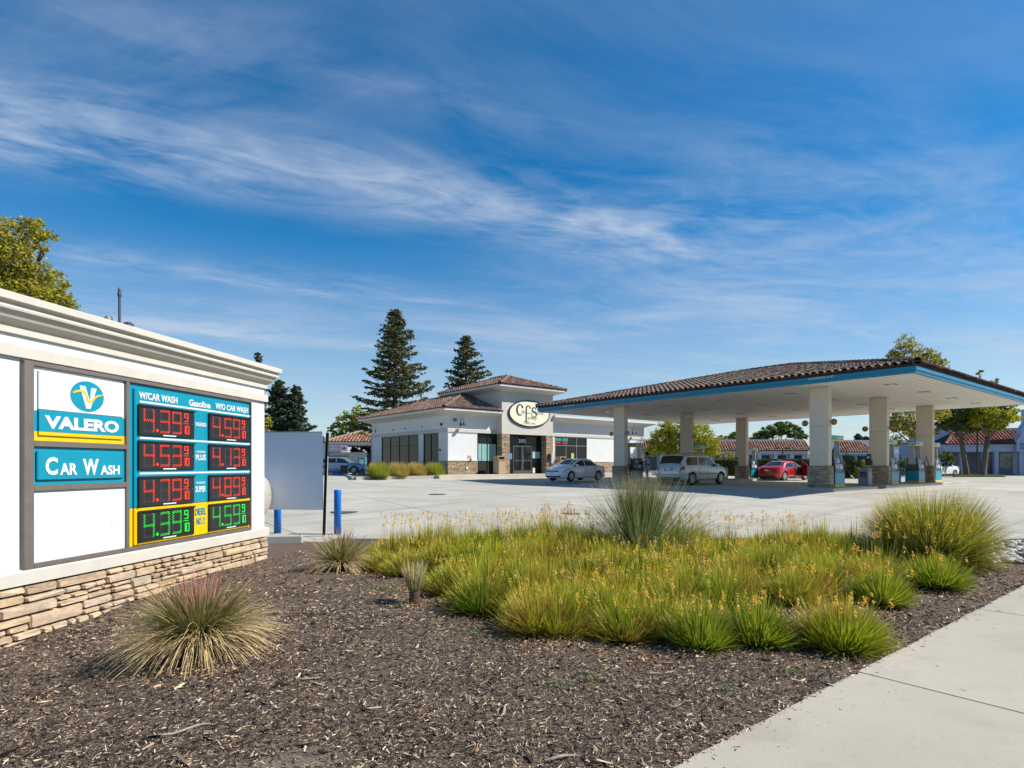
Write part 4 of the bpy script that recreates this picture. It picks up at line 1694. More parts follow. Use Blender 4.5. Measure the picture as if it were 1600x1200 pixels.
def roofed(t, x0, x1, y0, y1, ze, M, pitch=.28, rows=None, open_side=None, mat_=None, over=.85, cove=True, clipf=None, name='roof', tiles=True, cutx=None):
    """hip roof with tiles and a coved eave around a rectangle of walls"""
    mt = mat_ or TILE
    path = [(x0, y0, -1, -1), (x1, y0, 1, -1), (x1, y1, 1, 1), (x0, y1, -1, 1), (x0, y0, -1, -1)]
    prof = [(-.02, ze - .42), (.04, ze - .42), (.10, ze - .38), (.5, ze - .24), (over - .08, ze - .18), (over - .08, ze - .15), (over, ze - .15), (over, ze - .005), (-.02, ze - .005)]
    if cutx:
        path = [(x1, y1, 0, 1), (x0, y1, -1, 1), (x0, y0, -1, -1), (cutx - .005, y0, 0, -1)]
        clipf = lambda p: p.x < cutx - .1 or p.y > 6.5
    e = MB().sweep(prof, path).build('eave', CREAM if not cove else EAVE, t)
    d = MB()
    a, b_, c, d_ = x0 - over - .03, x1 + over + .03, y0 - over - .03, y1 + over + .03
    rr = hip_deck(d, a, b_, c, d_, ze, M)
    ro = d.build(name, DECK, t)
    if cutx:
        bms = []
        for planes in ([((cutx, 0, 0), (1, 0, 0), 'out')], [((cutx + .001, 0, 0), (1, 0, 0), 'in'), ((0, 6.32, 0), (0, 1, 0), 'in')]):
            bm = bmesh.new()
            bm.from_mesh(ro.data)
            for co_, no_, wh in planes:
                bmesh.ops.bisect_plane(bm, geom=bm.verts[:] + bm.edges[:] + bm.faces[:], plane_co=co_, plane_no=no_, clear_outer=wh == 'out', clear_inner=wh == 'in')
            bms.append(bm)
        bms[0].to_mesh(ro.data)
        me2 = ro.data.copy()
        bms[1].to_mesh(me2)
        link('rear_slope', me2, ro)
    if tiles:
        jit = random.Random(int(x1 * 7 + 3))
        ms = []
        for s in hip_slopes(a, b_, c, d_, ze, M):
            ms += place_tiles(s, M, pitch, .38, rows, jit, clipf)
        tiles_merged('roof_tiles', ms, tile_shape(pitch, .42, 5), mt, ro)
    rc = MB()
    for p, q in (((a, c, ze), rr[0]), ((b_, c, ze), rr[0] if (b_ - a) < (d_ - c) else rr[1]), ((a, d_, ze), rr[1] if (b_ - a) < (d_ - c) else rr[0]), ((b_, d_, ze), rr[1]), (rr[0], rr[1])):
        p, q = Vector(p), Vector(q)
        if cutx and p.y < 0 and p.x > cutx:
            continue
        ridge_caps(rc, p, q, .12)
    rc.build('ridge_tiles', mt, ro)
    return ro


EAVE = mat('eave_paint', (.66, .645, .60), .8, 0, .05, 2)


def store():
    t = empty('store', SO, RA)
    tag(t, 'white stucco convenience store with brown tile roofs and stone pillars at the entrance', 'building')
    rng = random.Random(4)
    # wall pieces around the openings, all facing -y along the front
    WL_, DP = 21.3, 12.2
    TH = .25
    w = MB()
    # front wall: openings (x0,x1,z0,z1)
    ops = [(2.52, 4.29, FL + .02, 3.42), (10.15, 13.8, 1.42, 3.42)]

    def wall_with(mb, x0, x1, zb, zt, ops):
        xs = x0
        for (a, b, p, q) in ops:
            mb.box(xs, a, 0, TH, zb, zt)
            mb.box(a, b, 0, TH, q, zt)
            if p > zb:
                mb.box(a, b, 0, TH, zb, p)
            xs = b
        mb.box(xs, x1, 0, TH, zb, zt)
    wall_with(w, 0, 4.29, .2, 4.72, ops[:1])
    w.build('front_wall', SHOPW, t)
    w = MB()
    wall_with(w, 9.39, WL_, .2, 4.72, ops[1:])
    w.build('front_wall', SHOPW, t)
    # side wall (faces -x): build facing -y then turn
    s = MB()
    sops = [(DP - 10.17, DP - 4.12, FL + .1, 3.42), (DP - 3.33, DP - 1.27, FL + .02, 3.42)]
    wall_with(s, 0, DP - .26, .2, 4.72, sops)
    side = s.build('side_wall', SHOPW, t)
    side.rotation_euler = (0, 0, -math.pi / 2)
    side.location = (0, DP, 0)
    win = window_front(side, sops[0][0], sops[0][1], sops[0][2], 3.42, 4, 2.62)
    window_front(side, sops[1][0], sops[1][1], sops[1][2], 3.42, 2, None)
    MB().box(0, WL_, DP - TH, DP, .2, 4.72).build('rear_wall', SHOPW, t)
    MB().box(WL_ - TH, WL_, TH + .01, DP - TH - .01, .2, 4.72).build('end_wall', SHOPW, t)
    window_front(t, 2.52, 4.29, FL + .02, 3.42, 2, 2.72)
    window_front(t, 10.15, 13.8, 1.42, 3.42, 3, 2.70, SILVERF)
    # trim band at the window heads
    MB().sweep([(-.01, 3.44), (.06, 3.44), (.06, 3.66), (.03, 3.70), (-.01, 3.70)], [(0, DP, -1, 0), (0, 0, -1, -1), (4.28, 0, 0, -1)]).build('trim_band', CREAM, t)
    MB().sweep([(-.01, 3.44), (.06, 3.44), (.06, 3.66), (.03, 3.70), (-.01, 3.70)], [(9.40, 0, 0, -1), (WL_, 0, 1, -1), (WL_, DP, 1, 0)]).build('trim_band', CREAM, t)
    # stone wainscot
    f = MB()
    stone_face(f, rng, -.04, 2.5, FL, 1.40, 0)
    stone_face(f, rng, 13.0, WL_, FL, 1.40, 0)
    stone_face(f, rng, 9.4, 13.0, FL, 1.40, 0)
    o = f.build('stone_wainscot', SHOPST, t)
    tag(o, kind='stuff')
    f = MB()
    stone_face(f, rng, DP - 1.25, DP, FL, 1.40, 0)
    stone_face(f, rng, DP - 4.1, DP - 3.36, FL, 1.40, 0)
    stone_face(f, rng, 0, DP - 10.2, FL, 1.40, 0)
    o = f.build('stone_wainscot', SHOPST, side)
    tag(o, kind='stuff')
    MB().box(-.06, 2.5, -.09, 0, 1.40, 1.47).build('wainscot_cap', CREAM, t)
    # low interior floor and back so the glass shows a room
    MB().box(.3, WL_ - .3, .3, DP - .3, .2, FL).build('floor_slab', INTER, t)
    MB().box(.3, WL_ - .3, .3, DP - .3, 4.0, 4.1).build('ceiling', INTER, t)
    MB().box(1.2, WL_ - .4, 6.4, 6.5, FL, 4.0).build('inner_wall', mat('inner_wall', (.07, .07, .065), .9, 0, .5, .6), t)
    # left wing roof, coved eave
    roofed(t, 0, 7.3, 0, DP, 5.03, .345, cutx=4.285)
    # right wing: parapet with coved cornice
    prof = [(-.02, 4.55), (.04, 4.55), (.10, 4.60), (.5, 4.76), (.77, 4.84), (.77, 4.88), (.85, 4.88), (.85, 5.03), (-.3, 5.06)]
    MB().sweep(prof, [(9.40, 0, 0, -1), (WL_, 0, 1, -1), (WL_, DP, 1, 1), (8.0, DP, 0, 1)]).build('cornice', EAVE, t)
    MB().box(8.2, WL_ - .1, .1, DP - .1, 4.8, 5.0).build('flat_roof', mat('roof_gravel', (.35, .34, .32), .9), t)
    # tower over the entrance
    TX0, TX1, TY0, TY1 = 4.29, 9.39, -.60, 6.3
    tw = MB()
    tw.box(TX0, TX1, TY0, TY0 + .3, 3.42, 6.6)
    tw.box(TX0, TX0 + .3, TY0 + .31, TY1, 3.42, 6.6)
    tw.box(TX1 - .3, TX1, TY0 + .31, TY1, 3.42, 6.6)
    tw.box(TX0 + .31, TX1 - .31, TY1 - .3, TY1, 4.9, 6.6)
    tw.build('tower', mat('tower_stucco', (.57, .54, .48), .85, 0, .06, 1.2, .2, 120), t)
    roofed(t, TX0, TX1, TY0, TY1, 6.97, .345, over=.75, name='tower_roof')
    # pillars
    for x0, x1 in ((TX0, TX0 + .72), (TX1 - .72, TX1)):
        MB().box(x0 + .03, x1 - .03, TY0 + .03, .2, FL, 3.415).build('pillar', MORTAR, t)
        f = MB()
        stone_face(f, rng, x0, x1, FL, 3.41, TY0 + .03, .06, .10, .16, .38)
        k = len(f.v)
        g = MB()
        stone_face(g, rng, 0, .75, FL, 3.41, 0, .06, .10, .16, .38)
        for v in g.v:
            f.v.append((x0 + .03 + v[1], .18 - v[0] + TY0 * 0 - .02, v[2]))
        f.f += [tuple(i + k for i in q) for q in g.f]
        k = len(f.v)
        for v in g.v:
            f.v.append((x1 - .03 - v[1], TY0 + .03 + v[0], v[2]))
        f.f += [tuple(i + k for i in q) for q in g.f]
        o = f.build('stone_facing', SHOPST, t)
        tag(o, kind='stuff')
    # entrance doors
    ex0, ex1 = TX0 + .75, TX1 - .75
    yD = -.05
    d = MB()
    d.box(ex0, ex0 + .06, yD, yD + .1, FL, 3.40)
    d.box(ex1 - .06, ex1, yD, yD + .1, FL, 3.40)
    d.box(ex0 + .06, ex1 - .06, yD, yD + .1, 3.30, 3.40)
    d.box(ex0 + .06, ex1 - .06, yD + .01, yD + .09, 2.62, 2.68)
    for x in (ex0 + .72, ex1 - .95):
        d.box(x - .03, x + .03, yD, yD + .1, FL, 2.62)
    fr = d.build('entrance_frame', FRAMEM, t)
    for a, b, p, q in ((ex0 + .06, ex0 + .69, FL, 2.62), (ex1 - .92, ex1 - .06, FL, 2.62), (ex0 + .06, ex1 - .06, 2.68, 3.30)):
        MB().box(a, b, yD + .04, yD + .05, p, q).build('pane', GLASS, fr)
    mid = (ex0 + .75 + ex1 - .98) / 2
    for a, b, s in ((ex0 + .75, mid - .004, 1), (mid + .004, ex1 - .98, -1)):
        q = MB()
        q.box(a, a + .09, yD + .01, yD + .07, FL + .01, 2.61)
        q.box(b - .09, b, yD + .01, yD + .07, FL + .01, 2.61)
        q.box(a + .09, b - .09, yD + .01, yD + .07, 2.50, 2.61)
        q.box(a + .09, b - .09, yD + .01, yD + .07, FL + .01, FL + .26)
        q.box(a + .09, b - .09, yD + .015, yD + .065, 1.42, 1.50)
        dr = q.build('door', mat('door_frame_grey', (.10, .105, .11), .4, .4), t)
        MB().box(a + .09, b - .09, yD + .035, yD + .045, FL + .26, 1.42).build('pane', GLASS, dr)
        MB().box(a + .09, b - .09, yD + .035, yD + .045, 1.50, 2.50).build('pane', GLASS, dr)
        hx = b - .05 if s > 0 else a + .05
        MB().tube([(hx, yD - .05, 1.25), (hx, yD - .05, 1.75)], .014, 6).build('handle', CHROME, dr)
    text('address_number', '3092', SIGNWHITE, t, yD + .036, mid - .38, mid + .38, 2.80, 3.12, bold=.03)
    for x0, x1, z0, z1, c, nm in ((ex0 + .10, ex0 + .25, 1.75, 2.3, (.3, .5, .45), 'poster'), (ex1 - .88, ex1 - .45, 1.65, 2.15, (.38, .62, .60), 'poster'), (ex1 - .42, ex1 - .12, 1.65, 2.15, (.25, .5, .48), 'poster'),
                                  (ex1 - .85, ex1 - .6, FL + .05, FL + .45, (.75, .74, .7), 'notice')):
        MB().box(x0, x1, yD + .028, yD + .034, z0, z1).build(nm, mat('poster_%d' % int(c[0] * 100), c, .5, 0, .2, 3), t)
    # frosted sheets behind the left front window and signs behind the right one
    for x0, x1 in ((2.60, 2.88), (2.93, 3.36), (3.46, 4.2)):
        MB().box(x0, x1, .018, .024, 1.42, 2.66).build('window_poster', mat('teal_frosting', (.25, .46, .44), .5, 0, .15, 2), t)
    MB().box(2.57, 4.24, .018, .024, FL + .1, 1.36).build('window_backing', mat('black_backing', (.012, .012, .012), .6), t)
    for i, (x, c1) in enumerate(((10.25, (.02, .18, .15)), (11.0, (.02, .18, .15)))):
        MB().box(x, x + .62, .015, .025, 3.08, 3.3).build('neon_sign', mat('neon_teal', c1, .4, 0, 0, 1, emit=(.05, .7, .55), estr=.12), t)
        MB().box(x, x + .55, .015, .025, 2.82, 3.04).build('neon_sign', mat('neon_red', (.25, .01, .02), .4, 0, 0, 1, emit=(1, .03, .05), estr=.12), t)
    MB().box(12.0, 12.3, .015, .025, 1.6, 2.1).build('window_poster', mat('poster_lime', (.35, .6, .1), .5), t)
    # blinds, counter shapes inside
    for x, z in ((5.6, 1.4), (7.0, 1.5), (8.2, 1.3), (12.3, 1.8), (1.6, 1.5), (3.0, 1.4)):
        MB().box(x - .5, x + .5, 3.0, 3.5, FL, z + .3).build('shelf', mat('shelf_goods', (.30, .22, .15), .8, 0, .8, 6), t)
    # fire inlet and little wall fittings
    MB().box(1.62, 1.98, -.012, -.002, 1.58, 1.80).build('red_notice', mat('notice_red', (.62, .30, .30), .6), t)
    MB().lathe([(.06, -.12), (.07, -.05), (.05, -.0)], (1.86, -.05, 1.50), 10, 'y').build('fire_inlet', mat('brass_dark', (.18, .13, .07), .4, .6), t)
    MB().box(1.45, 1.62, -.12, -.075, .82, 1.0).build('meter_box', mat('meter_white', (.6, .6, .58), .5), t)
    MB().box(.42, .72, -.05, -.002, 4.18, 4.42).build('vent_grille', mat('vent_grey', (.18, .19, .2), .5), t)
    for y in (3.5, 6.1, 8.2):
        MB().lathe([(.05, 0), (.05, .1)], (-.1, y, 3.95), 8, 'x').build('wall_knob', GREYP, t)
    MB().lathe([(.10, 0), (.10, .12)], (-.12, .8, 4.0), 10, 'x').build('alarm_bell', BLACK, t)
    MB().lathe([(.08, 0), (.08, .1)], (-.1, 1.0, 2.2), 10, 'x').build('wall_knob', BLACK, t)
    # boxes on the pillars
    MB().box(TX0 + .72, TX0 + .95, -.62, -.5, 1.55, 2.0).build('poster_box', mat('blue_box', (.08, .25, .6), .5), t)
    MB().box(TX1 - .55, TX1 - .38, -.76, -.66, 1.50, 2.0).build('payphone', BLACK, t)
    MB().box(TX1 - .30, TX1 + .05, -.76, -.66, 1.25, 2.05).build('notice_board', mat('board_grey', (.55, .58, .6), .4, 0, .3, 8), t)
    return t


def oval_sign():
    p = shop_w(4.29 + 2.62, -.60, 5.02)
    t = empty('oval_sign', p, RA)
    tag(t, 'cream oval store sign with black rim and lettering on the tower', 'sign')
    INK = mat('sign_ink', (.015, .012, .025), .5)
    MB().prism(ellipse(0, 0, 2.05, 1.02, 56), 'y', -.10, -.003).build('rim', INK, t)
    face = MB().prism(ellipse(0, 0, 1.94, .93, 56), 'y', -.104, -.10).build('face', mat('sign_cream', (.82, .80, .58), .4, 0, .03, 3), t)
    y = -.105
    mb = MB()
    # big C, f and S drawn with a broad pen

    def arc(cx, cz, rx, rz, a0, a1, n=14):
        return [(cx + rx * math.cos(R(a0 + (a1 - a0) * i / n)), cz + rz * math.sin(R(a0 + (a1 - a0) * i / n))) for i in range(n + 1)]
    c = arc(-.98, .24, .30, .40, 40, 320)
    stroke(mb, c, [.05 + .11 * math.sin(math.pi * i / 14) ** 2 + (.06 if i < 2 else 0) for i in range(15)], y)
    mb.prism(ellipse(-.73, .46, .08, .09, 12), 'y', y - .01, y)
    f = arc(-.16, .40, .20, .20, 25, 180, 8) + [(-.37, .1), (-.37, -.3), (-.37, -.60)]
    stroke(mb, f, [.08, .06, .06, .08, .09, .10, .11, .115, .12, .12, .12, .11], y)
    mb.prism(ellipse(.0, .46, .07, .07, 12), 'y', y - .01, y)
    mb.box(-.60, -.12, y - .0105, y - .0005, -.65, -.60)
    mb.box(-.70, .18, y - .0108, y - .0003, .03, .06)
    s = arc(.42, .32, .20, .17, 20, 250, 10) + arc(.42, -.04, .23, .20, 80, -150, 10)
    stroke(mb, s, [.05, .05, .06, .07, .09, .11, .12, .13, .13, .13, .13, .13, .13, .13, .12, .10, .08, .06, .05, .05, .05, .06], y)
    mb.box(.58, .62, y - .01, y, .28, .5)
    mb.box(.18, .22, y - .01, y, -.18, .06)
    mb.build('initials', INK, face)
    for s_, a, b, p, q in (('ox', -.86, -.52, .06, .22), ('tores', .70, 1.38, -.02, .26), ('amily', -.22, .74, -.52, -.16), ('- SINCE 1936 -', -.62, .62, -.80, -.68)):
        text('lettering', s_, INK, face, y, a, b, p, q, shear=.35 if s_[0] != '-' else 0, bold=.0)


store()
oval_sign()
for x, lab in ((1.05, 'black gooseneck lamp left on the store front'), (19.7, 'black gooseneck lamp at the far right end of the store front')):
    gooseneck(None, x, 0, 3.98, 0, lab)
gooseneck(None, 0, 11.3, 3.95, 0, 'black gooseneck lamp at the far left corner of the side wall', 'side')


def trash(x, y, lab):
    t = empty('trash_can', shop_w(x, y, FL), RA)
    tag(t, lab, 'trash can', 'tan litter bins before the store')
    TN = mat('bin_tan', (.42, .30, .20), .8, 0, .1, 30)
    MB().prism([(-.33, -.33), (.33, -.33), (.33, .33), (-.33, .33)], 'z', 0, .98).build('body', TN, t, bevel=.03)
    MB().box(-.36, .36, -.36, .36, .985, 1.06).build('rim', TN, t, bevel=.02)
    f = MB()
    for s in (-1, 1):
        f.box(s * .30 - .04, s * .30 + .04, -.28, .28, 1.06, 1.26)
    f.box(-.34, .34, -.28, .28, 1.262, 1.33)
    f.build('hood', TN, t, bevel=.015)
    MB().box(-.25, .25, -.25, .25, 1.062, 1.09).build('opening', BLACK, t)


trash(3.75, -1.0, 'tan litter bin with an arched hood left of the store entrance')
trash(9.95, -.9, 'tan litter bin right of the entrance, half behind the white sedan')

# walk and kerb round the store
o = MB().box(-1.9, 22.5, -1.9, -.02, -.1, FL).build('store_walk', WALK, None, bevel=.02, loc=SO, rz=RA)
tag(o, kind='structure')
poly = [(-9.4, 35.6), (-5.05, 39.55), (-4.2, 40.9), (-5.0, 42.0), (-12.3, 51.2), (-14.0, 50.0)]
mb = MB()
mb.prism(poly, 'z', -.1, .36)
o = mb.build('side_planter', mat('planter_soil', (.14, .11, .08), .95, 0, .4, 6), None)
tag(o, kind='structure')
mb = MB()
for (a, b) in zip(poly[:2] , poly[1:3]):
    d = (Vector((*b, 0)) - Vector((*a, 0)))
    n = max(1, int(d.length / 2.0))
mbk = MB()
pts = poly
for i in (5, 0, 1):
    a, b = Vector((*pts[i], 0)), Vector((*pts[(i + 1) % 6], 0))
    d = (b - a).normalized()
    nr = Vector((d.y, -d.x, 0))
    vs = []
    for z in (-.1, .42):
        for p, q in ((a, 0), (b, 0), (b, .18), (a, .18)):
            v = p + nr * q
            vs.append((v.x, v.y, z))
    mbk.add(vs, [(0, 1, 2, 3), (7, 6, 5, 4), (0, 4, 5, 1), (1, 5, 6, 2), (2, 6, 7, 3), (3, 7, 4, 0)])
o = mbk.build('planter_kerb', KERB)
tag(o, kind='structure')


# ------------------------------------------------------------------ vehicles
def car_paint(name, c, metal=.3):
    return mat(name, c, .32, metal, .02, 2, coat=.8)


class Car:
    def __init__(self, name, label, loc, rz, paint, top, belt, W, L, wheels, roofw=.74, zb=.2, hubr=.30, group=None, cat='car', pan=.22):
        self.t = empty(name, loc, rz)
        tag(self.t, label, cat, group)
        self.top, self.belt, self.W, self.L, self.zb, self.roofw = top, belt, W, L, zb, roofw
        xs = sorted(set([p[0] for p in top] + [p[0] for p in belt] + list(np.linspace(0, L, 34))))
        rings = [self.ring(x) for x in xs]
        n = len(rings[0])
        vs = [p for r in rings for p in r]
        fs = []
        for i in range(len(rings) - 1):
            for k in range(n):
                k2 = (k + 1) % n
                fs.append((i * n + k, (i + 1) * n + k, (i + 1) * n + k2, i * n + k2))
        fs.append(tuple(range(n)))
        fs.append(tuple(range(len(vs) - 1, len(vs) - n - 1, -1)))
        mb = MB().add(vs, fs)
        body = mb.build('body', paint, self.t)
        # cut the wheel arches
        cut = MB()
        for wx in wheels:
            for s in (-1, 1):
                cut.lathe([(hubr + .055, -.2), (hubr + .055, .2)], (wx, s * (W / 2 - .06), hubr + .01), 24, 'y')
        co = cut.build('cutter', BLACK, self.t)
        md = body.modifiers.new('b', 'BOOLEAN')
        md.operation = 'DIFFERENCE'
        md.solver = 'EXACT'
        md.object = co
        bpy.context.view_layer.update()
        dg = bpy.context.evaluated_depsgraph_get()
        me = bpy.data.meshes.new_from_object(body.evaluated_get(dg))
        body.modifiers.clear()
        body.data = me
        me.materials.clear()
        me.materials.append(paint)
        me.materials.append(BLACK)
        for p in me.polygons:
            p.use_smooth = True
            c = p.center
            p.material_index = 0
            for wx in wheels:
                if (c.x - wx) ** 2 + (c.z - hubr) ** 2 < (hubr + .05) ** 2:
                    p.material_index = 1
        me.set_sharp_from_angle(angle=R(32))
        bpy.data.objects.remove(co)
        self.body = body
        for wx in wheels:
            for s in (-1, 1):
                self.wheel(wx, s, hubr)

    def ti(self, x):
        return float(np.interp(x, [p[0] for p in self.top], [p[1] for p in self.top]))

    def bi(self, x):
        return float(np.interp(x, [p[0] for p in self.belt], [p[1] for p in self.belt]))

    def half(self, x):
        L, W = self.L, self.W / 2
        e = min(x, L - x)
        k = 1 - .26 * (max(0, .55 - e) / .55) ** 2.2
        return W * k

    def halfring(self, x):
        zt, zbelt = self.ti(x), self.bi(x)
        w = self.half(x)
        e = min(x, self.L - x)
        lift = .16 * (max(0, .35 - e) / .35) ** 2
        zb = self.zb + lift
        zt = max(zt, zb + .2)
        zbelt = min(zbelt, zt - .03)
        up = zt - zbelt
        k = min(1, max(0, (up - .05) / .3))
        wr = w * ((1 - k) * .90 + k * self.roofw)
        return [(0, zb), (w * .86, zb), (w * .965, zb + .09), (w, zb + (zbelt - zb) * .55), (w * .985, zb + (zbelt - zb) * .86), (w * .955, zbelt), (wr, zt - .045 * (1 + k)), (wr * .84, zt - .008), (0, zt + .012)]

    def ring(self, x):
        h = self.halfring(x)
        return [(x, -y, z) for y, z in h] + [(x, y, z) for y, z in h[-2:0:-1]]

    def surf(self, x, s, t):
        """point at ring parameter t (0..8) on side s"""
        h = self.halfring(x)
        i = min(int(t), len(h) - 2)
        f = t - i
        y = h[i][0] * (1 - f) + h[i + 1][0] * f
        z = h[i][1] * (1 - f) + h[i + 1][1] * f
        return Vector((x, s * y, z))

    def patch(self, name, m, fx, s, off=.008, n=8, nt=3):
        """fx: list of (x, t0, t1) outline stations"""
        xs = np.linspace(fx[0][0], fx[-1][0], n + 1)
        X = [f[0] for f in fx]
        mb = MB()
        g = []
        for x in xs:
            a = float(np.interp(x, X, [f[1] for f in fx]))
            b = float(np.interp(x, X, [f[2] for f in fx]))
            row = []
            for j in range(nt + 1):
                t = a + (b - a) * j / nt
                p = self.surf(x, s, t)
                du = self.surf(min(x + .02, self.L), s, t) - self.surf(max(0, x - .02), s, t)
                dv = self.surf(x, s, min(8, t + .05)) - self.surf(x, s, max(0, t - .05))
                nr = du.cross(dv)
                if nr.length > 1e-9:
                    nr.normalize()
                cen = Vector((x, 0, .6))
                if nr.dot(p - cen) < 0:
                    nr = -nr
                row.append((p + nr * off, p - nr * .004))
            g.append(row)
        m1 = nt + 1
        vs = [q[0] for r in g for q in r] + [q[1] for r in g for q in r]
        k = len(xs) * m1
        fs = []
        for i in range(n):
            for j in range(nt):
                a = i * m1 + j
                fs.append((a, a + 1, a + m1 + 1, a + m1))
                fs.append((k + a, k + a + m1, k + a + m1 + 1, k + a + 1))
        for i in range(n):
            for j in (0, nt):
                a = i * m1 + j
                fs.append((a, a + m1, a + m1 + k, a + k))
        for j in range(nt):
            for i in (0, n):
                a = i * m1 + j
                fs.append((a, a + 1, a + 1 + k, a + k))
        return mb.add([tuple(v) for v in vs], fs).build(name, m, self.t, smooth=False)

    def wheel(self, wx, s, r):
        y = s * (self.W / 2 - .12)
        ty = MB().lathe([(r * .62, -.10), (r * .93, -.10), (r, -.07), (r, .07), (r * .93, .10), (r * .62, .10)], (0, 0, 0), 24, 'y').build('wheel', mat('tyre_rubber', (.018, .018, .018), .8), self.t)
        ty.location = (wx, y, r)
        rim = MB()
        o = s * .095
        rim.lathe([(r * .64, -.02 * s + o), (r * .60, o), (r * .55, o - s * .03), (.001, o - s * .05)], (0, 0, 0), 20, 'y')
        rm = rim.build('rim_dish', mat('rim_dark', (.05, .05, .055), .5, .5), ty)
        sp = MB()
        for k in range(6):
            a = 2 * math.pi * k / 6
            c, d = math.cos(a), math.sin(a)
            p = [(-.028, .03), (.028, .03), (.04, r * .60), (-.04, r * .60)]
            vs = []
            for q in (o - s * .02, o + s * .008):
                vs += [(u * c + v * d, q, -u * d + v * c) for u, v in p]
            sp.add(vs, [(0, 1, 2, 3), (7, 6, 5, 4), (0, 4, 5, 1), (1, 5, 6, 2), (2, 6, 7, 3), (3, 7, 4, 0)])
        sp.lathe([(r * .66, o - s * .01), (r * .66, o + s * .01), (r * .58, o + s * .012), (r * .58, o - s * .01)], (0, 0, 0), 20, 'y')
        sp.build('rim', mat('alloy', (.5, .5, .5), .3, .7), ty)


GLC = mat('car_glass', (.012, .015, .017), .03, 0, 0, 1, spec=.9)
SEAM = mat('door_gap', (.01, .01, .01), .7)
TAIL = mat('tail_lamp', (.35, .008, .008), .15, 0, 0, 1, coat=.5)
HEADL = mat('head_lamp', (.55, .6, .65), .08, .3, 0, 1, coat=.5)
PLATE = mat('plate_white', (.65, .67, .7), .4)


def seams(c, xs, zt=5.0, zb_=2.1):
    for x in xs:
        for s in (-1, 1):
            c.patch('door_gap', SEAM, [(x - .008, zb_, zt), (x + .008, zb_, zt)], s, .003, 1, 6)


def sedan(name, label, loc, rz, paint, L=4.5, W=1.78, H=1.43, group=None, door_open=False, fast=False, hub=.31):
    # x runs from the rear bumper (0) to the nose (L); the car faces +x
    top = [(0, .62), (.06, .92), (.35, 1.0 + .02), (.75, 1.07 if fast else 1.02), (1.35, H - .06), (1.9, H), (2.4, H - .01), (2.85, H - .10), (3.55, 1.0), (4.0, .90), (L - .12, .78), (L - .03, .62), (L, .50)]
    belt = [(0, .55), (.3, .93), (1.0, .95), (3.3, .88), (4.0, .78), (L, .45)]
    wheels = (.88, L - .86)
    c = Car(name, label, loc, rz, paint, top, belt, W, L, wheels, .72, .19, hub, group)
    for s in (-1, 1):
        c.patch('side_window', GLC, [(1.02, 5.12, 5.3), (1.35, 5.12, 5.82), (2.1, 5.12, 5.9), (2.75, 5.12, 5.88), (3.32, 5.12, 5.3)], s, .006, 14, 2)
        c.patch('window_pillar', paint, [(2.13, 5.0, 5.95), (2.2, 5.0, 5.95)], s, .011, 2, 2)
        c.patch('head_lamp', HEADL, [(L - .72, 3.9, 4.5), (L - .35, 3.6, 5.0), (L - .12, 3.6, 5.2)], s, .008, 6, 2)
        c.patch('tail_lamp', TAIL, [(.03, 3.5, 4.9), (.2, 3.5, 4.9), (.55, 4.2, 4.9)], s, .008, 6, 2)
        c.patch('door_handle', paint, [(1.25, 4.35, 4.55), (1.42, 4.35, 4.55)], s, .03, 2, 1)
        c.patch('door_handle', paint, [(2.32, 4.35, 4.55), (2.49, 4.35, 4.55)], s, .03, 2, 1)
        mir = MB().box(3.0, 3.14, s * (W / 2 - .04), s * (W / 2 + .14), .93, 1.06) if s > 0 else MB().box(3.0, 3.14, -(W / 2 + .14), -(W / 2 - .04), .93, 1.06)
        mir.build('mirror', paint, c.t, bevel=.03)
        c.patch('sill', BLACK, [(1.25, .95, 1.6), (L - 1.3, .95, 1.6)], s, .004, 4, 1)
        # windscreen and rear screen, half on each side
        c.patch('windscreen', GLC, [(2.80, 6.2, 8.0), (3.42, 6.2, 8.0)], s, .007, 8, 3)
        c.patch('rear_window', GLC, [(.78, 6.2, 8.0), (1.35, 6.2, 8.0)], s, .007, 8, 3)
    seams(c, (1.0 + .2, 2.165, 3.28))
    fx = L - .01
    MB().box(fx - .03, fx + .012, -.52, .52, .60, .66).build('grille', BLACK, c.t, bevel=.01)
    MB().box(fx - .06, fx + .006, -.60, .60, .27, .44).build('air_intake', BLACK, c.t, bevel=.02)
    MB().box(fx, fx + .02, -.15, .15, .46, .57).build('number_plate', PLATE, c.t)
    MB().box(-.012, .03, -.15, .15, .68, .80).build('number_plate', PLATE, c.t)
    MB().box(-.01, .06, -.66, .66, .24, .36).build('bumper_trim', BLACK, c.t, bevel=.01)
    return c


def sedan_at(*a, cx=0, cy=0, face=0, L=4.5, **k):
    pass


def place(loc, rz, L):
    """origin so that the car's centre falls on loc"""
    return Vector(loc) - Vector((math.cos(rz), math.sin(rz), 0)) * L / 2


white_paint = car_paint('white_car_paint', (.88, .89, .90), 0)
red_paint = car_paint('red_car_paint', (.40, .006, .012), .2)
silver_paint = car_paint('champagne_paint', (.56, .56, .50), .3)
blue_paint = car_paint('blue_grey_paint', (.22, .30, .38), .4)

rz = RA + math.pi + R(4)
sedan('sedan', 'white four door sedan facing left beside the leftmost canopy column', place((4.1, 38.4, .10), rz, 4.37), rz, white_paint, 4.37, 1.72, 1.45)
rz = RA - R(2)
red = sedan('sedan', 'red sedan under the canopy with its front door open', place((19.9, 43.6, 0), rz, 4.6), rz, red_paint, 4.6, 1.80, 1.42, fast=True, hub=.33)
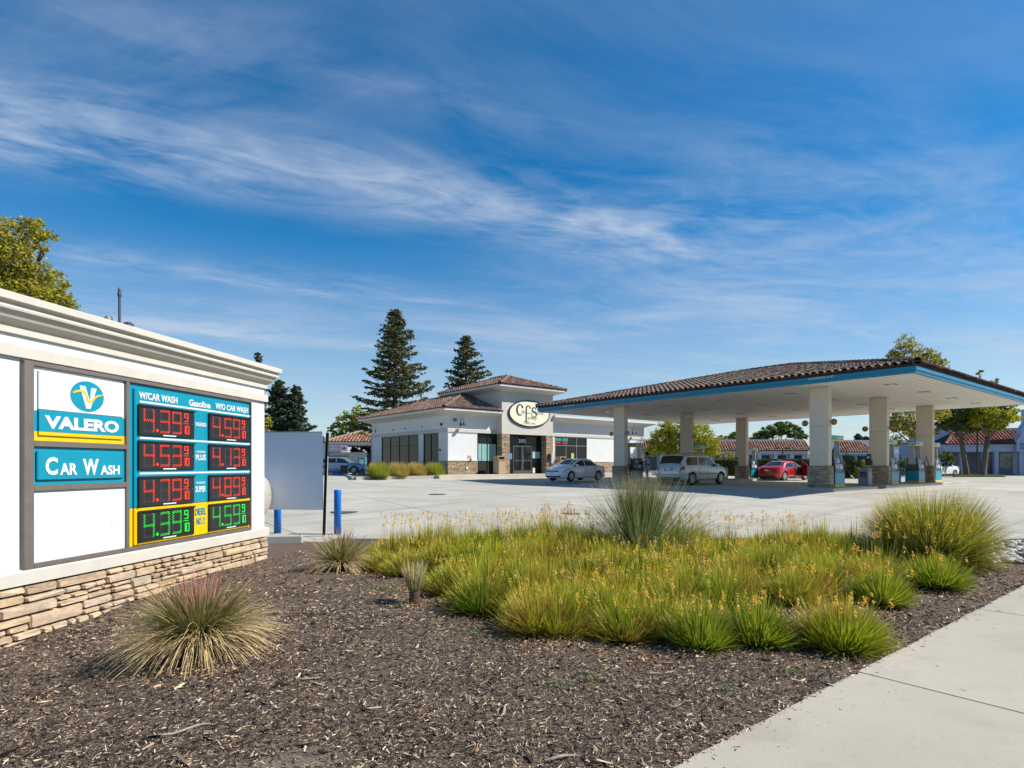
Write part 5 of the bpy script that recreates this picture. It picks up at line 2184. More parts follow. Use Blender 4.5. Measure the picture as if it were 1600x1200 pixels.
# the opened door, seen edge on, with the dark doorway behind it
red.patch('doorway', BLACK, [(2.2, 2.3, 5.8), (3.2, 2.3, 5.4)], -1, .012, 6, 4)
d = MB()
d.prism([(0, .32), (.98, .32), (1.0, .85), (.96, .90), (.35, 1.34), (.05, 1.36), (.0, .9)], 'y', -.05, .02)
dd = d.build('door', red_paint, red.t, bevel=.015)
dd.location = (3.22, -.86, 0)
dd.rotation_euler = (0, 0, R(180 + 62))
w = MB().prism([(.06, .92), (.9, .92), (.36, 1.30), (.08, 1.32)], 'y', -.056, .026).build('window', GLC, dd)


def suv():
    L, W = 4.69, 1.83
    rz = RA
    H = 1.70
    top = [(0, .70), (.05, 1.08), (.12, 1.18), (.42, H - .05), (.9, H), (2.6, H), (2.95, H - .08), (3.62, 1.13), (4.2, 1.04), (L - .14, .93), (L - .04, .75), (L, .55)]
    belt = [(0, .6), (.12, 1.03), (1.0, 1.04), (3.4, 1.0), (4.2, .9), (L, .5)]
    c = Car('suv', 'silver champagne suv seen from behind, in front of a canopy column', place(cl(4.8, 12.6, .0), rz, L), rz, silver_paint, top, belt, W, L, (.98, L - .92), .84, .26, .35, cat='suv')
    for s in (-1, 1):
        c.patch('side_window', GLC, [(.50, 5.12, 5.65), (.62, 5.12, 5.9), (1.55, 5.12, 5.9)], s, .006, 8, 2)
        c.patch('side_window', GLC, [(1.66, 5.12, 5.9), (2.35, 5.12, 5.9)], s, .006, 6, 2)
        c.patch('side_window', GLC, [(2.44, 5.12, 5.9), (2.8, 5.12, 5.88), (3.42, 5.12, 5.3)], s, .006, 8, 2)
        c.patch('windscreen', GLC, [(2.92, 6.2, 8), (3.52, 6.2, 8)], s, .007, 8, 3)
        c.patch('rear_window', GLC, [(.14, 6.25, 8), (.40, 6.25, 8)], s, .012, 6, 3)
        c.patch('tail_lamp', TAIL, [(.04, 3.6, 4.97), (.32, 3.6, 4.97)], s, .012, 5, 2)
        c.patch('head_lamp', HEADL, [(L - .55, 3.9, 4.6), (L - .12, 3.7, 5.1)], s, .008, 6, 2)
        c.patch('door_handle', silver_paint, [(1.75, 4.35, 4.6), (1.92, 4.35, 4.6)], s, .03, 2, 1)
        c.patch('door_handle', silver_paint, [(2.62, 4.35, 4.6), (2.79, 4.35, 4.6)], s, .03, 2, 1)
        c.patch('side_moulding', mat('moulding_grey', (.3, .3, .28), .5), [(1.35, 2.75, 3.0), (L - 1.4, 2.75, 3.0)], s, .014, 6, 1)
        yy = s * (W / 2 + .06)
        MB().box(3.15, 3.30, min(yy - .1, yy + .1), max(yy - .1, yy + .1), 1.03, 1.20).build('mirror', silver_paint, c.t, bevel=.03)
        MB().tube([(.7, s * .60, H + .02), (.8, s * .60, H + .07), (2.5, s * .60, H + .07), (2.6, s * .60, H + .02)], .02, 6).build('roof_rail', mat('rail_grey', (.2, .2, .2), .4, .4), c.t)
    seams(c, (1.60, 2.40, 3.35))
    MB().box(-.10, .12, -.80, .80, .42, .62).build('bumper', mat('bumper_silver', (.42, .43, .42), .4, .3, coat=.3), c.t, bevel=.04)
    MB().box(-.015, .03, -.26, .26, .80, .98).build('plate_recess', mat('recess_silver', (.30, .31, .30), .4), c.t)
    MB().box(-.03, -.012, -.16, .16, .82, .96).build('number_plate', PLATE, c.t)
    MB().box(-.05, .5, -.7, .7, .22, .4).build('underside', BLACK, c.t)


suv()
rz = R(-1)
wagon_top = [(0, .70), (.05, 1.0), (.15, 1.15), (.5, 1.52), (1.0, 1.58), (2.3, 1.57), (2.75, 1.48), (3.45, 1.06), (4.0, .98), (4.25, .88), (4.42, .70), (4.46, .5)]
wg = Car('wagon', 'blue grey hatchback parked in front of the car wash entrance', place((-15.6, 54.6, float(gz(-15.6, 54.6))), rz, 4.46), rz, blue_paint, wagon_top, [(0, .6), (.15, 1.0), (1, .98), (3.3, .93), (4, .85), (4.46, .5)], 1.8, 4.46, (.85, 3.58), .74, .24, .35)
for s in (-1, 1):
    wg.patch('side_window', GLC, [(.62, 5.12, 5.6), (.9, 5.12, 5.88), (1.9, 5.12, 5.9)], s, .006, 8, 2)
    wg.patch('side_window', GLC, [(2.0, 5.12, 5.9), (2.6, 5.12, 5.88), (3.25, 5.12, 5.3)], s, .006, 8, 2)
    wg.patch('windscreen', mat('bright_screen', (.12, .15, .10), .05), [(2.72, 6.2, 8), (3.35, 6.2, 8)], s, .007, 8, 3)
    wg.patch('head_lamp', HEADL, [(3.95, 4.0, 4.7), (4.3, 3.7, 5.1)], s, .008, 6, 2)
    wg.patch('cladding', BLACK, [(.3, .95, 2.4), (4.2, .95, 2.4)], s, .006, 8, 2)
    MB().tube([(.8, s * .55, 1.60), (2.3, s * .55, 1.60)], .02, 6).build('roof_rail', BLACK, wg.t)
seams(wg, (1.1, 1.95, 3.1))
MB().box(4.36, 4.47, -.7, .7, .3, .52).build('bumper', BLACK, wg.t, bevel=.03)
sedan('sedan', 'white sedan parked beyond the farthest pumps, nearer of the two white cars', place((43.2, 60.5, 0), R(200), 4.5), R(200), white_paint, 4.5, 1.8, 1.45)
sedan('sedan', 'white sedan parked behind the other white car before the grey arcade', place((43.6, 65.5, 0), R(185), 4.5), R(185), white_paint, 4.5, 1.8, 1.45)
sedan('sedan', 'dark car parked under the grey arcade behind the street trees', place((49.0, 68.5, 0), R(183), 4.5), R(183), car_paint('dark_car_paint', (.03, .035, .04)), 4.5, 1.8, 1.45)


# ------------------------------------------------------------------ person
def skin_mesh(name, pts, edges, radii, m, parent, sub=2):
    me = bpy.data.meshes.new(name)
    me.from_pydata(pts, edges, [])
    o = bpy.data.objects.new(name, me)
    col.objects.link(o)
    md = o.modifiers.new('s', 'SKIN')
    for v, r in zip(me.skin_vertices[0].data, radii):
        v.radius = (r, r) if not isinstance(r, tuple) else r
    me.skin_vertices[0].data[0].use_root = True
    sb = o.modifiers.new('u', 'SUBSURF')
    sb.levels = sb.render_levels = sub
    bpy.context.view_layer.update()
    dg = bpy.context.evaluated_depsgraph_get()
    me2 = bpy.data.meshes.new_from_object(o.evaluated_get(dg))
    bpy.data.objects.remove(o)
    me2.materials.clear()
    me2.materials.append(m)
    me2.polygons.foreach_set('use_smooth', [True] * len(me2.polygons))
    return link(name, me2, parent)


def person():
    t = empty('person', cl(3.95, 15.25, .15), R(180))
    # faces local +x (towards the pump on the picture's left)
    tag(t, 'person in a pale lavender shirt and light trousers reaching for the fuel pump', 'person')
    SK = mat('skin', (.30, .16, .10), .6)
    P = [(0, 0, .92), (0, 0, 1.08), (.02, 0, 1.25), (.03, 0, 1.36), (.04, 0, 1.45), (.06, 0, 1.55), (.07, 0, 1.62),
         (0, .10, .88), (.03, .12, .50), (-.02, .12, .10), (.02, .12, .045), (.14, .13, .035),
         (0, -.10, .88), (.0, -.12, .50), (-.08, -.12, .10), (-.05, -.12, .045), (.07, -.13, .035),
         (.02, .17, 1.33), (.16, .20, 1.14), (.40, .16, 1.20),
         (.02, -.17, 1.33), (-.02, -.23, 1.08), (.14, -.21, .92)]
    E = [(0, 1), (1, 2), (2, 3), (3, 4), (4, 5), (5, 6), (0, 7), (7, 8), (8, 9), (9, 10), (10, 11), (0, 12), (12, 13), (13, 14), (14, 15), (15, 16), (3, 17), (17, 18), (18, 19), (3, 20), (20, 21), (21, 22)]
    r = [(.15, .12), (.14, .11), (.15, .11), (.09, .08), .05, .085, .075, .095, .06, .042, .045, .032, .095, .06, .042, .045, .032, .055, .042, .032, .055, .042, .032]
    body = skin_mesh('body', P, E, r, SK, t)
    # five fingers on each hand
    for (hx, hy, hz, dx, dz) in ((.40, .16, 1.20, 1, 0), (.14, -.21, .92, .5, -.85)):
        for k in range(5):
            oy = (k - 2) * .018
            L = (.05, .07, .078, .07, .055)[k] if k else .05
            a = (hx + .02 * dx, hy + oy, hz + .02 * dz)
            b_ = (hx + (.05 + L * .5) * dx, hy + oy * 1.2, hz + (.05 + L * .5) * dz)
            c = (hx + (.05 + L) * dx, hy + oy * 1.2, hz + (.05 + L) * dz - .015)
            MB().tube([a, b_, c], [.011, .009, .006], 6).build('finger', SK, t)
    # clothes
    SH = mat('lavender_shirt', (.72, .70, .85), .9, 0, .1, 20)
    TR = mat('pale_trousers', (.74, .74, .80), .9, 0, .1, 20)
    skin_mesh('shirt', [(0, 0, .93), (0, 0, 1.10), (.02, 0, 1.25), (.03, 0, 1.36), (.02, .17, 1.335), (.10, .19, 1.22), (.02, -.17, 1.335), (0, -.21, 1.20)],
              [(0, 1), (1, 2), (2, 3), (3, 4), (4, 5), (3, 6), (6, 7)], [(.185, .16), (.17, .14), (.18, .14), (.11, .10), .08, .075, .08, .075], SH, t)
    skin_mesh('trousers', [(0, 0, .90), (0, .10, .86), (.03, .12, .50), (-.01, .12, .14), (0, -.10, .86), (0, -.12, .50), (-.07, -.12, .14)],
              [(0, 1), (1, 2), (2, 3), (0, 4), (4, 5), (5, 6)], [(.17, .15), .125, .09, .07, .125, .09, .07], TR, t)
    skin_mesh('hair', [(.02, 0, 1.66), (.03, 0, 1.70), (-.03, 0, 1.60), (-.05, 0, 1.52)], [(0, 1), (0, 2), (2, 3)], [.088, .06, .075, .045], mat('black_hair', (.015, .012, .01), .7), t)
    MB().lathe([(.175, .98), (.19, 1.0), (.19, 1.03), (.175, 1.05)], (0, 0, 0), 16).build('belt', BLACK, t)
    f = MB()
    f.lathe([(.012, 0), (.012, .02)], (.15, .035, 1.585), 8, 'x')
    f.lathe([(.012, 0), (.012, .02)], (.15, -.035, 1.585), 8, 'x')
    f.build('eyes', BLACK, t)
    MB().tube([(.14, 0, 1.58), (.175, 0, 1.55), (.15, 0, 1.545)], [.01, .016, .012], 6).build('nose', SK, t)
    MB().box(.135, .152, -.025, .025, 1.508, 1.518).build('mouth', mat('lips', (.25, .08, .07), .6), t)
    for s in (-1, 1):
        MB().lathe([(.02, -.008), (.024, 0), (.012, .01)], (.06, s * .088, 1.56), 8, 'y').build('ear', SK, t)
        MB().box(-.06, .20, s * .125 - .045, s * .125 + .045, -.005, .07).build('shoe', SIGNWHITE, t, bevel=.02).location = (0 if s > 0 else -.06, 0, 0)


person()

# ------------------------------------------------------------------ buildings beyond the forecourt
SHW = mat('shaded_white', (.66, .68, .72), .8, 0, .05, 1)
PLW = mat('plaza_paint', (.40, .46, .58), .8, 0, .05, 1)
TERRA = piece_mat('terracotta_tile', [(0, (.22, .10, .06)), (.5, (.32, .16, .095)), (1, (.43, .25, .16))], .8, 3, .2, .1, 20)
DIMG = mat('dim_glass', (.03, .05, .08), .08, 0, .3, 1)


def px(p, Y):
    return (p - 800) / 930.0 * Y


def mansard(t, x0, x1, y, z0, z1, run, pitch=.42, mt=TERRA, step=.42, ends=(0, 0)):
    """sloping skirt of barrel tiles facing -y, hipped at the ends asked for"""
    a, b = x0, x1
    m = (z1 - z0) / run
    d = MB()
    e0, e1 = (run if ends[0] else 0), (run if ends[1] else 0)
    d.add([(a, y, z0), (b, y, z0), (b - e1, y + run, z1), (a + e0, y + run, z1), (a, y + run * 2, z0), (b, y + run * 2, z0)], [(0, 1, 2, 3), (0, 3, 4), (1, 5, 2), (3, 2, 5, 4), (0, 4, 5, 1)])
    ro = d.build('roof', DECK, t)
    ms = []
    ang = math.atan(m)
    nr = int(run / (step * math.cos(ang)))
    n = int((b - a) / pitch)
    for r in range(nr + 1):
        dd = r * step * math.cos(ang)
        for c in range(n):
            xx = a + (c + .5) * (b - a) / n
            if (e0 and xx < a + dd) or (e1 and xx > b - dd):
                continue
            ms.append(Matrix(((1, 0, 0, xx), (0, math.cos(ang), -math.sin(ang), y + dd - .05), (0, math.sin(ang), math.cos(ang), z0 + dd * m + .02), (0, 0, 0, 1))))
    tiles_merged('roof_tiles', ms, tile_shape(pitch, step * 1.12, 4), mt, ro)
    if ends[0]:
        rc = MB()
        ridge_caps(rc, (a, y, z0), (a + e0, y + run, z1), .16, .5)
        rc.build('ridge_tiles', mt, ro)
    if ends[1]:
        rc = MB()
        ridge_caps(rc, (b, y, z0), (b - e1, y + run, z1), .16, .5)
        rc.build('ridge_tiles', mt, ro)
    return ro


def simple_windows(t, xs, y, z0, z1, m=DIMG):
    for a, b in xs:
        w = MB().box(a, b, y - .06, y, z0, z1).build('window', FRAMEM, t)
        n = max(1, int((b - a) / 1.4))
        for i in range(n):
            p = a + .06 + (b - a - .06) * i / n
            MB().box(p, p + (b - a - .06) / n - .06, y - .07, y - .061, z0 + .06, z1 - .06).build('pane', m, w)


def car_wash():
    g = .3
    t = empty('car_wash_building', (0, 66, g))
    tag(t, 'low white car wash building with hipped terracotta tile roof left of the store', 'building')
    MB().box(-20.9, -16.6, 2.0, 6.0, 0, 2.3).build('wall', mat('wash_wall', (.72, .74, .68), .8, 0, .05, 1), t)
    MB().box(-27.5, -20.95, 1.0, 7.0, 0, 3.6).build('tunnel_wall', SHW, t)
    MB().box(-15.2, -14.8, .6, 6.5, 0, 3.2).build('end_pier', mat('pier_brown', (.18, .14, .12), .8), t)
    MB().sweep([(-.02, 3.0), (.1, 3.0), (.45, 3.2), (.45, 3.38), (-.02, 3.38)], [(-20.3, .5, -1, -1), (-14.9, .5, 1, -1), (-14.9, 5.6, 1, 1), (-20.3, 5.6, -1, 1), (-20.3, .5, -1, -1)]).build('eave', EAVE, t)
    d = MB()
    rr = hip_deck(d, -20.8, -14.4, 0, 6.1, 3.38, .40)
    ro = d.build('roof', DECK, t)
    ms = []
    for s in hip_slopes(-20.8, -14.4, 0, 6.1, 3.38, .40):
        ms += place_tiles(s, .40, .34, .42, None, random.Random(2))
    tiles_merged('roof_tiles', ms, tile_shape(.34, .46, 5), TERRA, ro)
    rc = MB()
    for p, q in (((-20.8, 0, 3.38), rr[0]), ((-14.4, 0, 3.38), rr[1]), (rr[0], rr[1])):
        ridge_caps(rc, p, q, .17)
    rc.build('ridge_tiles', mat('ridge_pale', (.42, .30, .24), .8, 0, .2, 6), ro)
    MB().box(-26.4, -21.0, .55, .9, 4.05, 4.36).build('parapet_cap', SIGNWHITE, t)
    mansard(t, -26.4, -21.0, -.3, 3.35, 4.04, .9)
    mansard(t, -29.6, -26.1, -.6, 3.5, 4.65, 1.3, ends=(0, 1))
    sg = MB().box(-20.62, -18.2, -.1, -.02, 2.32, 3.05).build('entrance_sign', mat('sign_grey', (.62, .65, .72), .5), t)
    rd = mat('sign_red', (.45, .02, .04), .5)
    text('lettering', 'CAR WASH', rd, sg, -.103, -20.45, -18.95, 2.74, 2.96, bold=.02)
    text('lettering', 'ENTRANCE', rd, sg, -.103, -20.45, -18.95, 2.42, 2.64, bold=.0)
    a = MB()
    a.prism([(-18.85, 2.62), (-18.62, 2.62), (-18.62, 2.48), (-18.35, 2.69), (-18.62, 2.90), (-18.62, 2.76), (-18.85, 2.76)], 'y', -.112, -.1005)
    a.build('arrow', rd, sg)
    MB().box(-20.3, -18.7, 1.94, 1.99, 1.2, 1.95).build('menu_board', mat('menu_board', (.4, .42, .40), .5, 0, .4, 3), t)


car_wash()


def vacuum():
    x, y = px(566, 55), 55
    t = empty('vacuum_station', (x, y, float(gz(x, y))))
    tag(t, 'teal and white vacuum and air machine between the blue grey car and the store', 'vacuum station')
    MB().box(-.32, .32, -.25, .25, 0, .8).build('base', SIGNWHITE, t, bevel=.03)
    MB().box(-.36, .36, -.28, .28, .81, 1.55).build('cabinet', mat('vac_teal', (.06, .28, .32), .4), t, bevel=.03)
    MB().box(-.2, .22, -.3, -.285, .95, 1.35).build('panel', SIGNWHITE, t)
    MB().tube([(.36, 0, .9), (.55, 0, .6), (.5, 0, .2), (.36, -.1, .1)], .03, 6).build('hose', BLACK, t)


vacuum()
x, y = px(538, 51), 51
o = MB().prism([(-.28, -.25), (.28, -.25), (.28, .25), (-.28, .25)], 'z', 0, .72)
t = empty('wheelie_bin', (x, y, float(gz(x, y))))
tag(t, 'black plastic bin standing before the blue grey car', 'bin')
o.build('body', BLACK, t, bevel=.03)
MB().box(-.31, .31, -.28, .30, .722, .80).build('lid', BLACK, t, bevel=.02)
t = empty('blue_crate', (px(526, 51), 51, float(gz(-15, 51))))
tag(t, 'low bright blue crate on the ground left of the black bin', 'crate')
MB().box(-.28, .28, -.2, .2, 0, .05).box(-.28, -.25, -.2, .2, .05, .28).box(.25, .28, -.2, .2, .05, .28).box(-.25, .25, -.2, -.17, .05, .28).box(-.25, .25, .17, .2, .05, .28).build('tub', mat('crate_blue', (.0, .10, .45), .4), t)
t = MB().box(-.35, .35, -.2, .2, 0, .18).build('concrete_stop', mat('stop_tan', (.5, .42, .33), .8), None, bevel=.03, loc=(px(515, 51), 51, float(gz(-15, 51))))
tag(t, 'tan concrete wheel stop left of the blue crate', 'wheel stop')


def plaza_mall():
    Y = 95
    t = empty('shopping_plaza', (0, Y, 0), 0)
    tag(t, 'long white shopping plaza with sloping red tile roofs seen beneath the canopy', 'building')
    x0, x1 = px(985, Y), px(1268, Y)
    MB().box(x0, x1, 2.0, 12, 0, 3.4).build('wall', SHW, t)
    MB().box(x0, x1, .9, 2.0, 2.9, 3.5).build('arcade_beam', SIGNWHITE, t)
    for k in range(12):
        x = x0 + (x1 - x0) * k / 11
        MB().box(x - .3, x + .3, .95, 1.5, 0, 2.895).build('arcade_post', SHW, t)
    MB().box(x0, x1, 2.6, 12, 4.9, 5.35).build('parapet', SIGNWHITE, t)
    mansard(t, x0, x1 + .2, .4, 3.45, 4.95, 1.8, ends=(0, 0))
    gap = (x1 - x0) / 11
    simple_windows(t, [(x0 + gap * k + .6, x0 + gap * (k + 1) - .6) for k in range(11)], 2.0, .4, 2.7, mat('blue_window', (.03, .07, .16), .1, 0, .4, .6))
    # next range with a hip
    t = empty('plaza_wing', (0, Y, 0), 0)
    tag(t, 'white plaza wing with a short red tile roof between the two nearest canopy columns', 'building')
    a, b = px(1318, Y), px(1368, Y)
    MB().box(a, b + 6, 1.4, 10, 0, 3.2).build('wall', SHW, t)
    MB().box(a - .3, b + 6, 1.6, 10, 3.2, 5.2).build('parapet', SIGNWHITE, t)
    mansard(t, a - .4, b, 0, 3.2, 4.75, 1.5, ends=(0, 1))
    MB().box(a - .4, b, .1, .4, 2.85, 3.18).build('beam', SIGNWHITE, t)
    simple_windows(t, [(a + .6, a + 2.4), (a + 3.0, a + 5.0)], 1.4, .6, 2.6)
    t = empty('tan_house', (0, Y + 8, 0), 0)
    tag(t, 'tan house with a pale pink tile roof and green eave between the right canopy columns', 'building')
    a, b = px(1388, Y + 8), px(1440, Y + 8)
    MB().box(a, b, 0, 8, 0, 3.0).build('wall', mat('house_tan', (.45, .36, .22), .8), t)
    MB().box(a - .3, b + .3, -.4, 0, 2.6, 3.1).build('eave', mat('eave_green', (.42, .52, .44), .7), t)
    mansard(t, a - .3, b + .3, -.5, 3.1, 4.5, 2.2, mt=mat('pink_tile', (.45, .25, .2), .8, 0, .2, 4), ends=(0, 1))
    MB().box(a + 1, a + 4.5, 3, 8, 3.0, 5.4).build('gable', mat('house_tan', (.45, .36, .22), .8), t)
    simple_windows(t, [(a + 1.2, a + 2.4), (a + 3.6, a + 5.0)], 0, 1, 2.2)


plaza_mall()


def arcade():
    Y = 69
    x0 = px(1474, Y)
    t = empty('arcade_building', (x0, Y, 0), R(-7))
    tag(t, 'grey blue arcade building with dark red tile roof at the right edge', 'building')
    W = 16
    MB().box(2.0, W, 4.0, 14, 0, 4.2).build('rear_wall', PLW, t)
    b = MB()
    b.box(0, .7, 0, .6, 2.55, 3.5)
    b.box(.7, 7.6, 0, .6, 3.35, 3.5)
    b.box(.7, 7.6, .25, .6, 2.65, 3.35)
    b.build('fascia_beam', PLW, t)
    MB().box(0, .6, .6, 8, 2.7, 3.5).build('side_beam', PLW, t)
    for x in (.3, 1.9, 4.3, 5.5, 8.1, 8.9):
        MB().box(x, x + .42, .08, .5, 0, 2.63).build('pillar', PLW, t)
    for x in (.3,):
        for y in (3.0, 6.0):
            MB().box(x, x + .42, y, y + .42, 0, 2.7).build('pillar', PLW, t)
    DARKRED = piece_mat('dark_red_tile', [(0, (.13, .035, .02)), (.5, (.22, .06, .035)), (1, (.34, .13, .08))], .8, 3, .2, .1, 20)
    mansard(t, .2, 9.0, -.1, 3.5, 5.15, 2.2, .38, DARKRED, ends=(1, 0))
    MB().box(2.3, W, 2.2, 12, 4.2, 5.5).build('parapet', PLW, t)
    # storefront
    w = MB().box(4.85, 7.75, .62, .70, .02, 2.6).build('storefront', mat('storefront_frame', (.05, .08, .12), .5), t)
    for a, b_ in ((4.95, 6.25), (6.35, 7.65)):
        MB().box(a, b_, .60, .615, .75, 2.5).build('pane', mat('store_glass_pale', (.20, .19, .16), .1, 0, .7, 1.2), w)
    MB().box(4.9, 7.7, .59, .618, .1, .68).build('kick_panel', mat('kick_teal', (.05, .13, .17), .5), w)
    # stepped gable tower at the right edge
    g = MB()
    g.prism([(7.6, 2.63), (7.6, 3.9), (8.1, 4.6), (8.1, 5.2), (8.6, 5.9), (8.6, 7.5), (14, 7.5), (14, 2.63)], 'y', -.25, .6)
    g.build('gable_tower', PLW, t)
    for i in (0, 1):
        for j in (0, 1):
            MB().box(7.95 + i * .62, 8.35 + i * .62, -.28, -.252, 2.9 + j * .42, 3.2 + j * .42).build('square_relief', mat('relief_grey', (.2, .23, .28), .7), t)


arcade()


def lamp_post(p, Y, top, lab, heads=1):
    x = px(p, Y)
    z = float(gz(x, Y))
    t = empty('street_lamp', (x, Y, z))
    tag(t, lab, 'street lamp')
    h = top - z
    MB().lathe([(.14, 0), (.12, .1), (.08, .2), (.07, h)], (0, 0, 0), 10).build('post', BLACK, t)
    if heads == 2:
        MB().box(-.7, .7, -.04, .04, h, h + .06).build('arm', BLACK, t)
        for s in (-1, 1):
            MB().box(s * .75 - .3, s * .75 + .3, -.2, .2, h - .08, h + .12).build('lamp_head', BLACK, t, bevel=.03)
    elif heads == 1:
        MB().box(-.02, .30, -.03, .03, h - .1, h - .04).build('arm', BLACK, t)
        MB().lathe([(.1, h - .35), (.24, h - .3), (.22, h), (.05, h + .1)], (.35, 0, 0), 12).build('lamp_head', BLACK, t)


lamp_post(1122, 70, 4.55, 'black street lamp between the silver suv and its grey bin')
lamp_post(1223, 82, 3.45, 'black twin headed lamp post before the plaza, above the red car', 2)
lamp_post(1527, 58, 4.6, 'thin black lamp post between the two street tree trunks', 0)

# ------------------------------------------------------------------ trees
BARK = mat('bark', (.13, .10, .075), .9, 0, .35, 8, .5, 12)
BARKR = mat('redwood_bark', (.11, .06, .04), .9, 0, .3, 8, .5, 12)


def tree(name, label, cat, trunk, lobes, nleaf, leaf, m, seed, r0=.2, clump=.34, cl_n=26, trunk_lean=0, limbs=True, group=None, shell=.55):
    """lobes: (x,y,z,r) world; trunk: (x,y) base"""
    rng = np.random.default_rng(seed)
    rr = random.Random(seed)
    tx, ty = trunk
    tz = float(gz(tx, ty)) if ty > 13 else -.5
    t = empty(name, (tx, ty, tz))
    tag(t, label, cat, group)
    base = Vector((tx, ty, tz))
    zlow = min(l[2] - l[3] * .6 for l in lobes)
    fork = Vector((tx + trunk_lean, ty, max(tz + .5, zlow * .85 + .1)))
    mb = MB()
    mb.tube([(0, 0, -.2), (0, 0, .1), tuple((fork - base) * .5), tuple(fork - base)], [r0 * 1.5, r0 * 1.1, r0 * .9, r0 * .75], 10)
    if limbs:
        for l in lobes:
            e = Vector(l[:3]) - base
            s = fork - base
            mid = s.lerp(e, .5) + Vector((rr.uniform(-.3, .3), rr.uniform(-.3, .3), .15 * l[3])) * .6
            mb.tube([tuple(s - Vector((0, 0, .1))), tuple(mid), tuple(e)], [r0 * .5, r0 * .28, r0 * .08], 6)
            for k in range(4):
                d = Vector((rr.uniform(-1, 1), rr.uniform(-1, 1), rr.uniform(-.3, 1))).normalized() * l[3] * .8
                mb.tube([tuple(mid.lerp(e, .6)), tuple(e + d)], [r0 * .14, r0 * .03], 5)
    mb.build('trunk', BARK, t, smooth=True)
    vol = np.array([l[3] ** 2 for l in lobes])
    vol = vol / vol.sum()
    out = []
    for l, w in zip(lobes, vol):
        nc = max(4, int(nleaf * w / cl_n))
        d = rng.normal(size=(nc, 3))
        d /= np.linalg.norm(d, axis=1)[:, None]
        rad = l[3] * (shell + (1 - shell) * rng.random(nc) ** .6) * rng.uniform(.8, 1.1, nc)
        c = np.array(l[:3])[None] + d * rad[:, None] * np.array([1, 1, .9])
        cs = l[3] * clump * rng.uniform(.5, 1.1, nc)
        P = (c[:, None, :] + rng.normal(size=(nc, cl_n, 3)) * cs[:, None, None] * np.array([.55, .55, .38])).reshape(-1, 3)
        out.append(leaves(rng, P - np.array(base)[None], leaf, .6))
    co, q, uv = merge(out)
    me = np_mesh('crown', co, q, uv, m)
    link('crown', me, t)
    return t


def lobs(Y, L, dy=0.0):
    out = []
    for i, l in enumerate(L):
        y = Y + (l[3] if len(l) > 3 else 0)
        out.append((px(l[0], y), y, 1.1 + (727 - l[1]) * y / 930.0, l[2] * y / 930.0))
    return out


LF_Y = leaf_mat('leaf_yellow_green', None, [(0, (.18, .23, .02)), (.5, (.38, .40, .025)), (.85, (.56, .50, .04)), (1, (.58, .46, .07))], transl=.4)
LF_G = leaf_mat('leaf_green', None, [(0, (.05, .10, .02)), (.5, (.10, .16, .03)), (1, (.20, .25, .045))], transl=.35)
LF_D = leaf_mat('leaf_dark', None, [(0, (.03, .05, .018)), (.5, (.05, .08, .025)), (1, (.08, .11, .035))], transl=.25)
LF_O = leaf_mat('leaf_olive', None, [(0, (.17, .19, .02)), (.5, (.36, .34, .03)), (.9, (.54, .46, .05)), (1, (.50, .34, .08))], transl=.4)

tree('street_tree', 'yellow green leafy tree rising behind the white wall at the left edge', 'tree', (px(-40, 20), 20),
     lobs(20, [(14, 372, 40), (62, 360, 20, .6), (45, 350, 15), (70, 382, 14), (28, 400, 22, -.5), (-30, 420, 70), (30, 455, 48), (78, 445, 24, .8), (62, 425, 18), (92, 468, 18), (10, 500, 70), (75, 490, 40), (104, 482, 13)]), 26000, .062, LF_O, 21, .22, .36, 30)
tree('street_tree', 'bright yellow green tree beneath the canopy, behind the silver suv', 'tree', (px(1068, 54), 54),
     lobs(54, [(1035, 688, 22, 1), (1022, 702, 14), (1060, 672, 20), (1062, 700, 22), (1090, 680, 24), (1105, 695, 18), (1112, 706, 12), (1085, 706, 18), (1040, 672, 14)]), 17000, .10, LF_Y, 22, .2)
tree('street_tree', 'tall thin leafed tree rising over the right corner of the canopy', 'tree', (px(1440, 50), 50),
     lobs(50, [(1415, 538, 16), (1402, 556, 14), (1422, 566, 18), (1442, 552, 14), (1456, 562, 14), (1470, 572, 13), (1438, 590, 26), (1462, 595, 18), (1410, 600, 20), (1405, 655, 22), (1420, 672, 18), (1400, 690, 12), (1455, 640, 24), (1395, 668, 12)]), 14000, .095, LF_O, 23, .2, .42, 22, shell=.35)
tree('street_tree', 'left one of the two street trees before the grey arcade', 'tree', (px(1511, 57), 57),
     lobs(57, [(1492, 640, 22), (1474, 650, 15), (1462, 668, 9), (1502, 622, 18), (1515, 650, 18), (1490, 602, 14), (1478, 590, 10), (1480, 662, 12), (1500, 664, 14), (1520, 668, 10)]), 13000, .12, LF_G, 24, .24, trunk_lean=-.6)
tree('street_tree', 'right one of the two street trees before the grey arcade, more yellow', 'tree', (px(1535, 56), 56),
     lobs(56, [(1535, 640, 22), (1556, 650, 20), (1575, 640, 15), (1584, 652, 9), (1545, 620, 16), (1565, 625, 14), (1531, 600, 9), (1530, 582, 5), (1555, 596, 5), (1590, 622, 6), (1530, 655, 15), (1560, 662, 12), (1545, 668, 10), (1520, 632, 14)]), 15000, .12, LF_Y, 25, .26, trunk_lean=.5)
tree('background_tree', 'dark green trees mass behind the plaza roof, left of the tall column', 'tree', (px(1215, 112), 112),
     lobs(112, [(1185, 686, 11), (1200, 676, 12), (1220, 670, 12), (1238, 674, 12), (1252, 682, 9), (1228, 664, 7), (1178, 690, 8)]), 5000, .26, LF_G, 26, .3)
tree('background_tree', 'small green tree behind the plaza roof beside the street lamp', 'tree', (px(1145, 108), 108),
     lobs(108, [(1135, 688, 8), (1148, 682, 8), (1158, 688, 8), (1128, 684, 4)]), 2200, .22, LF_G, 27, .25)
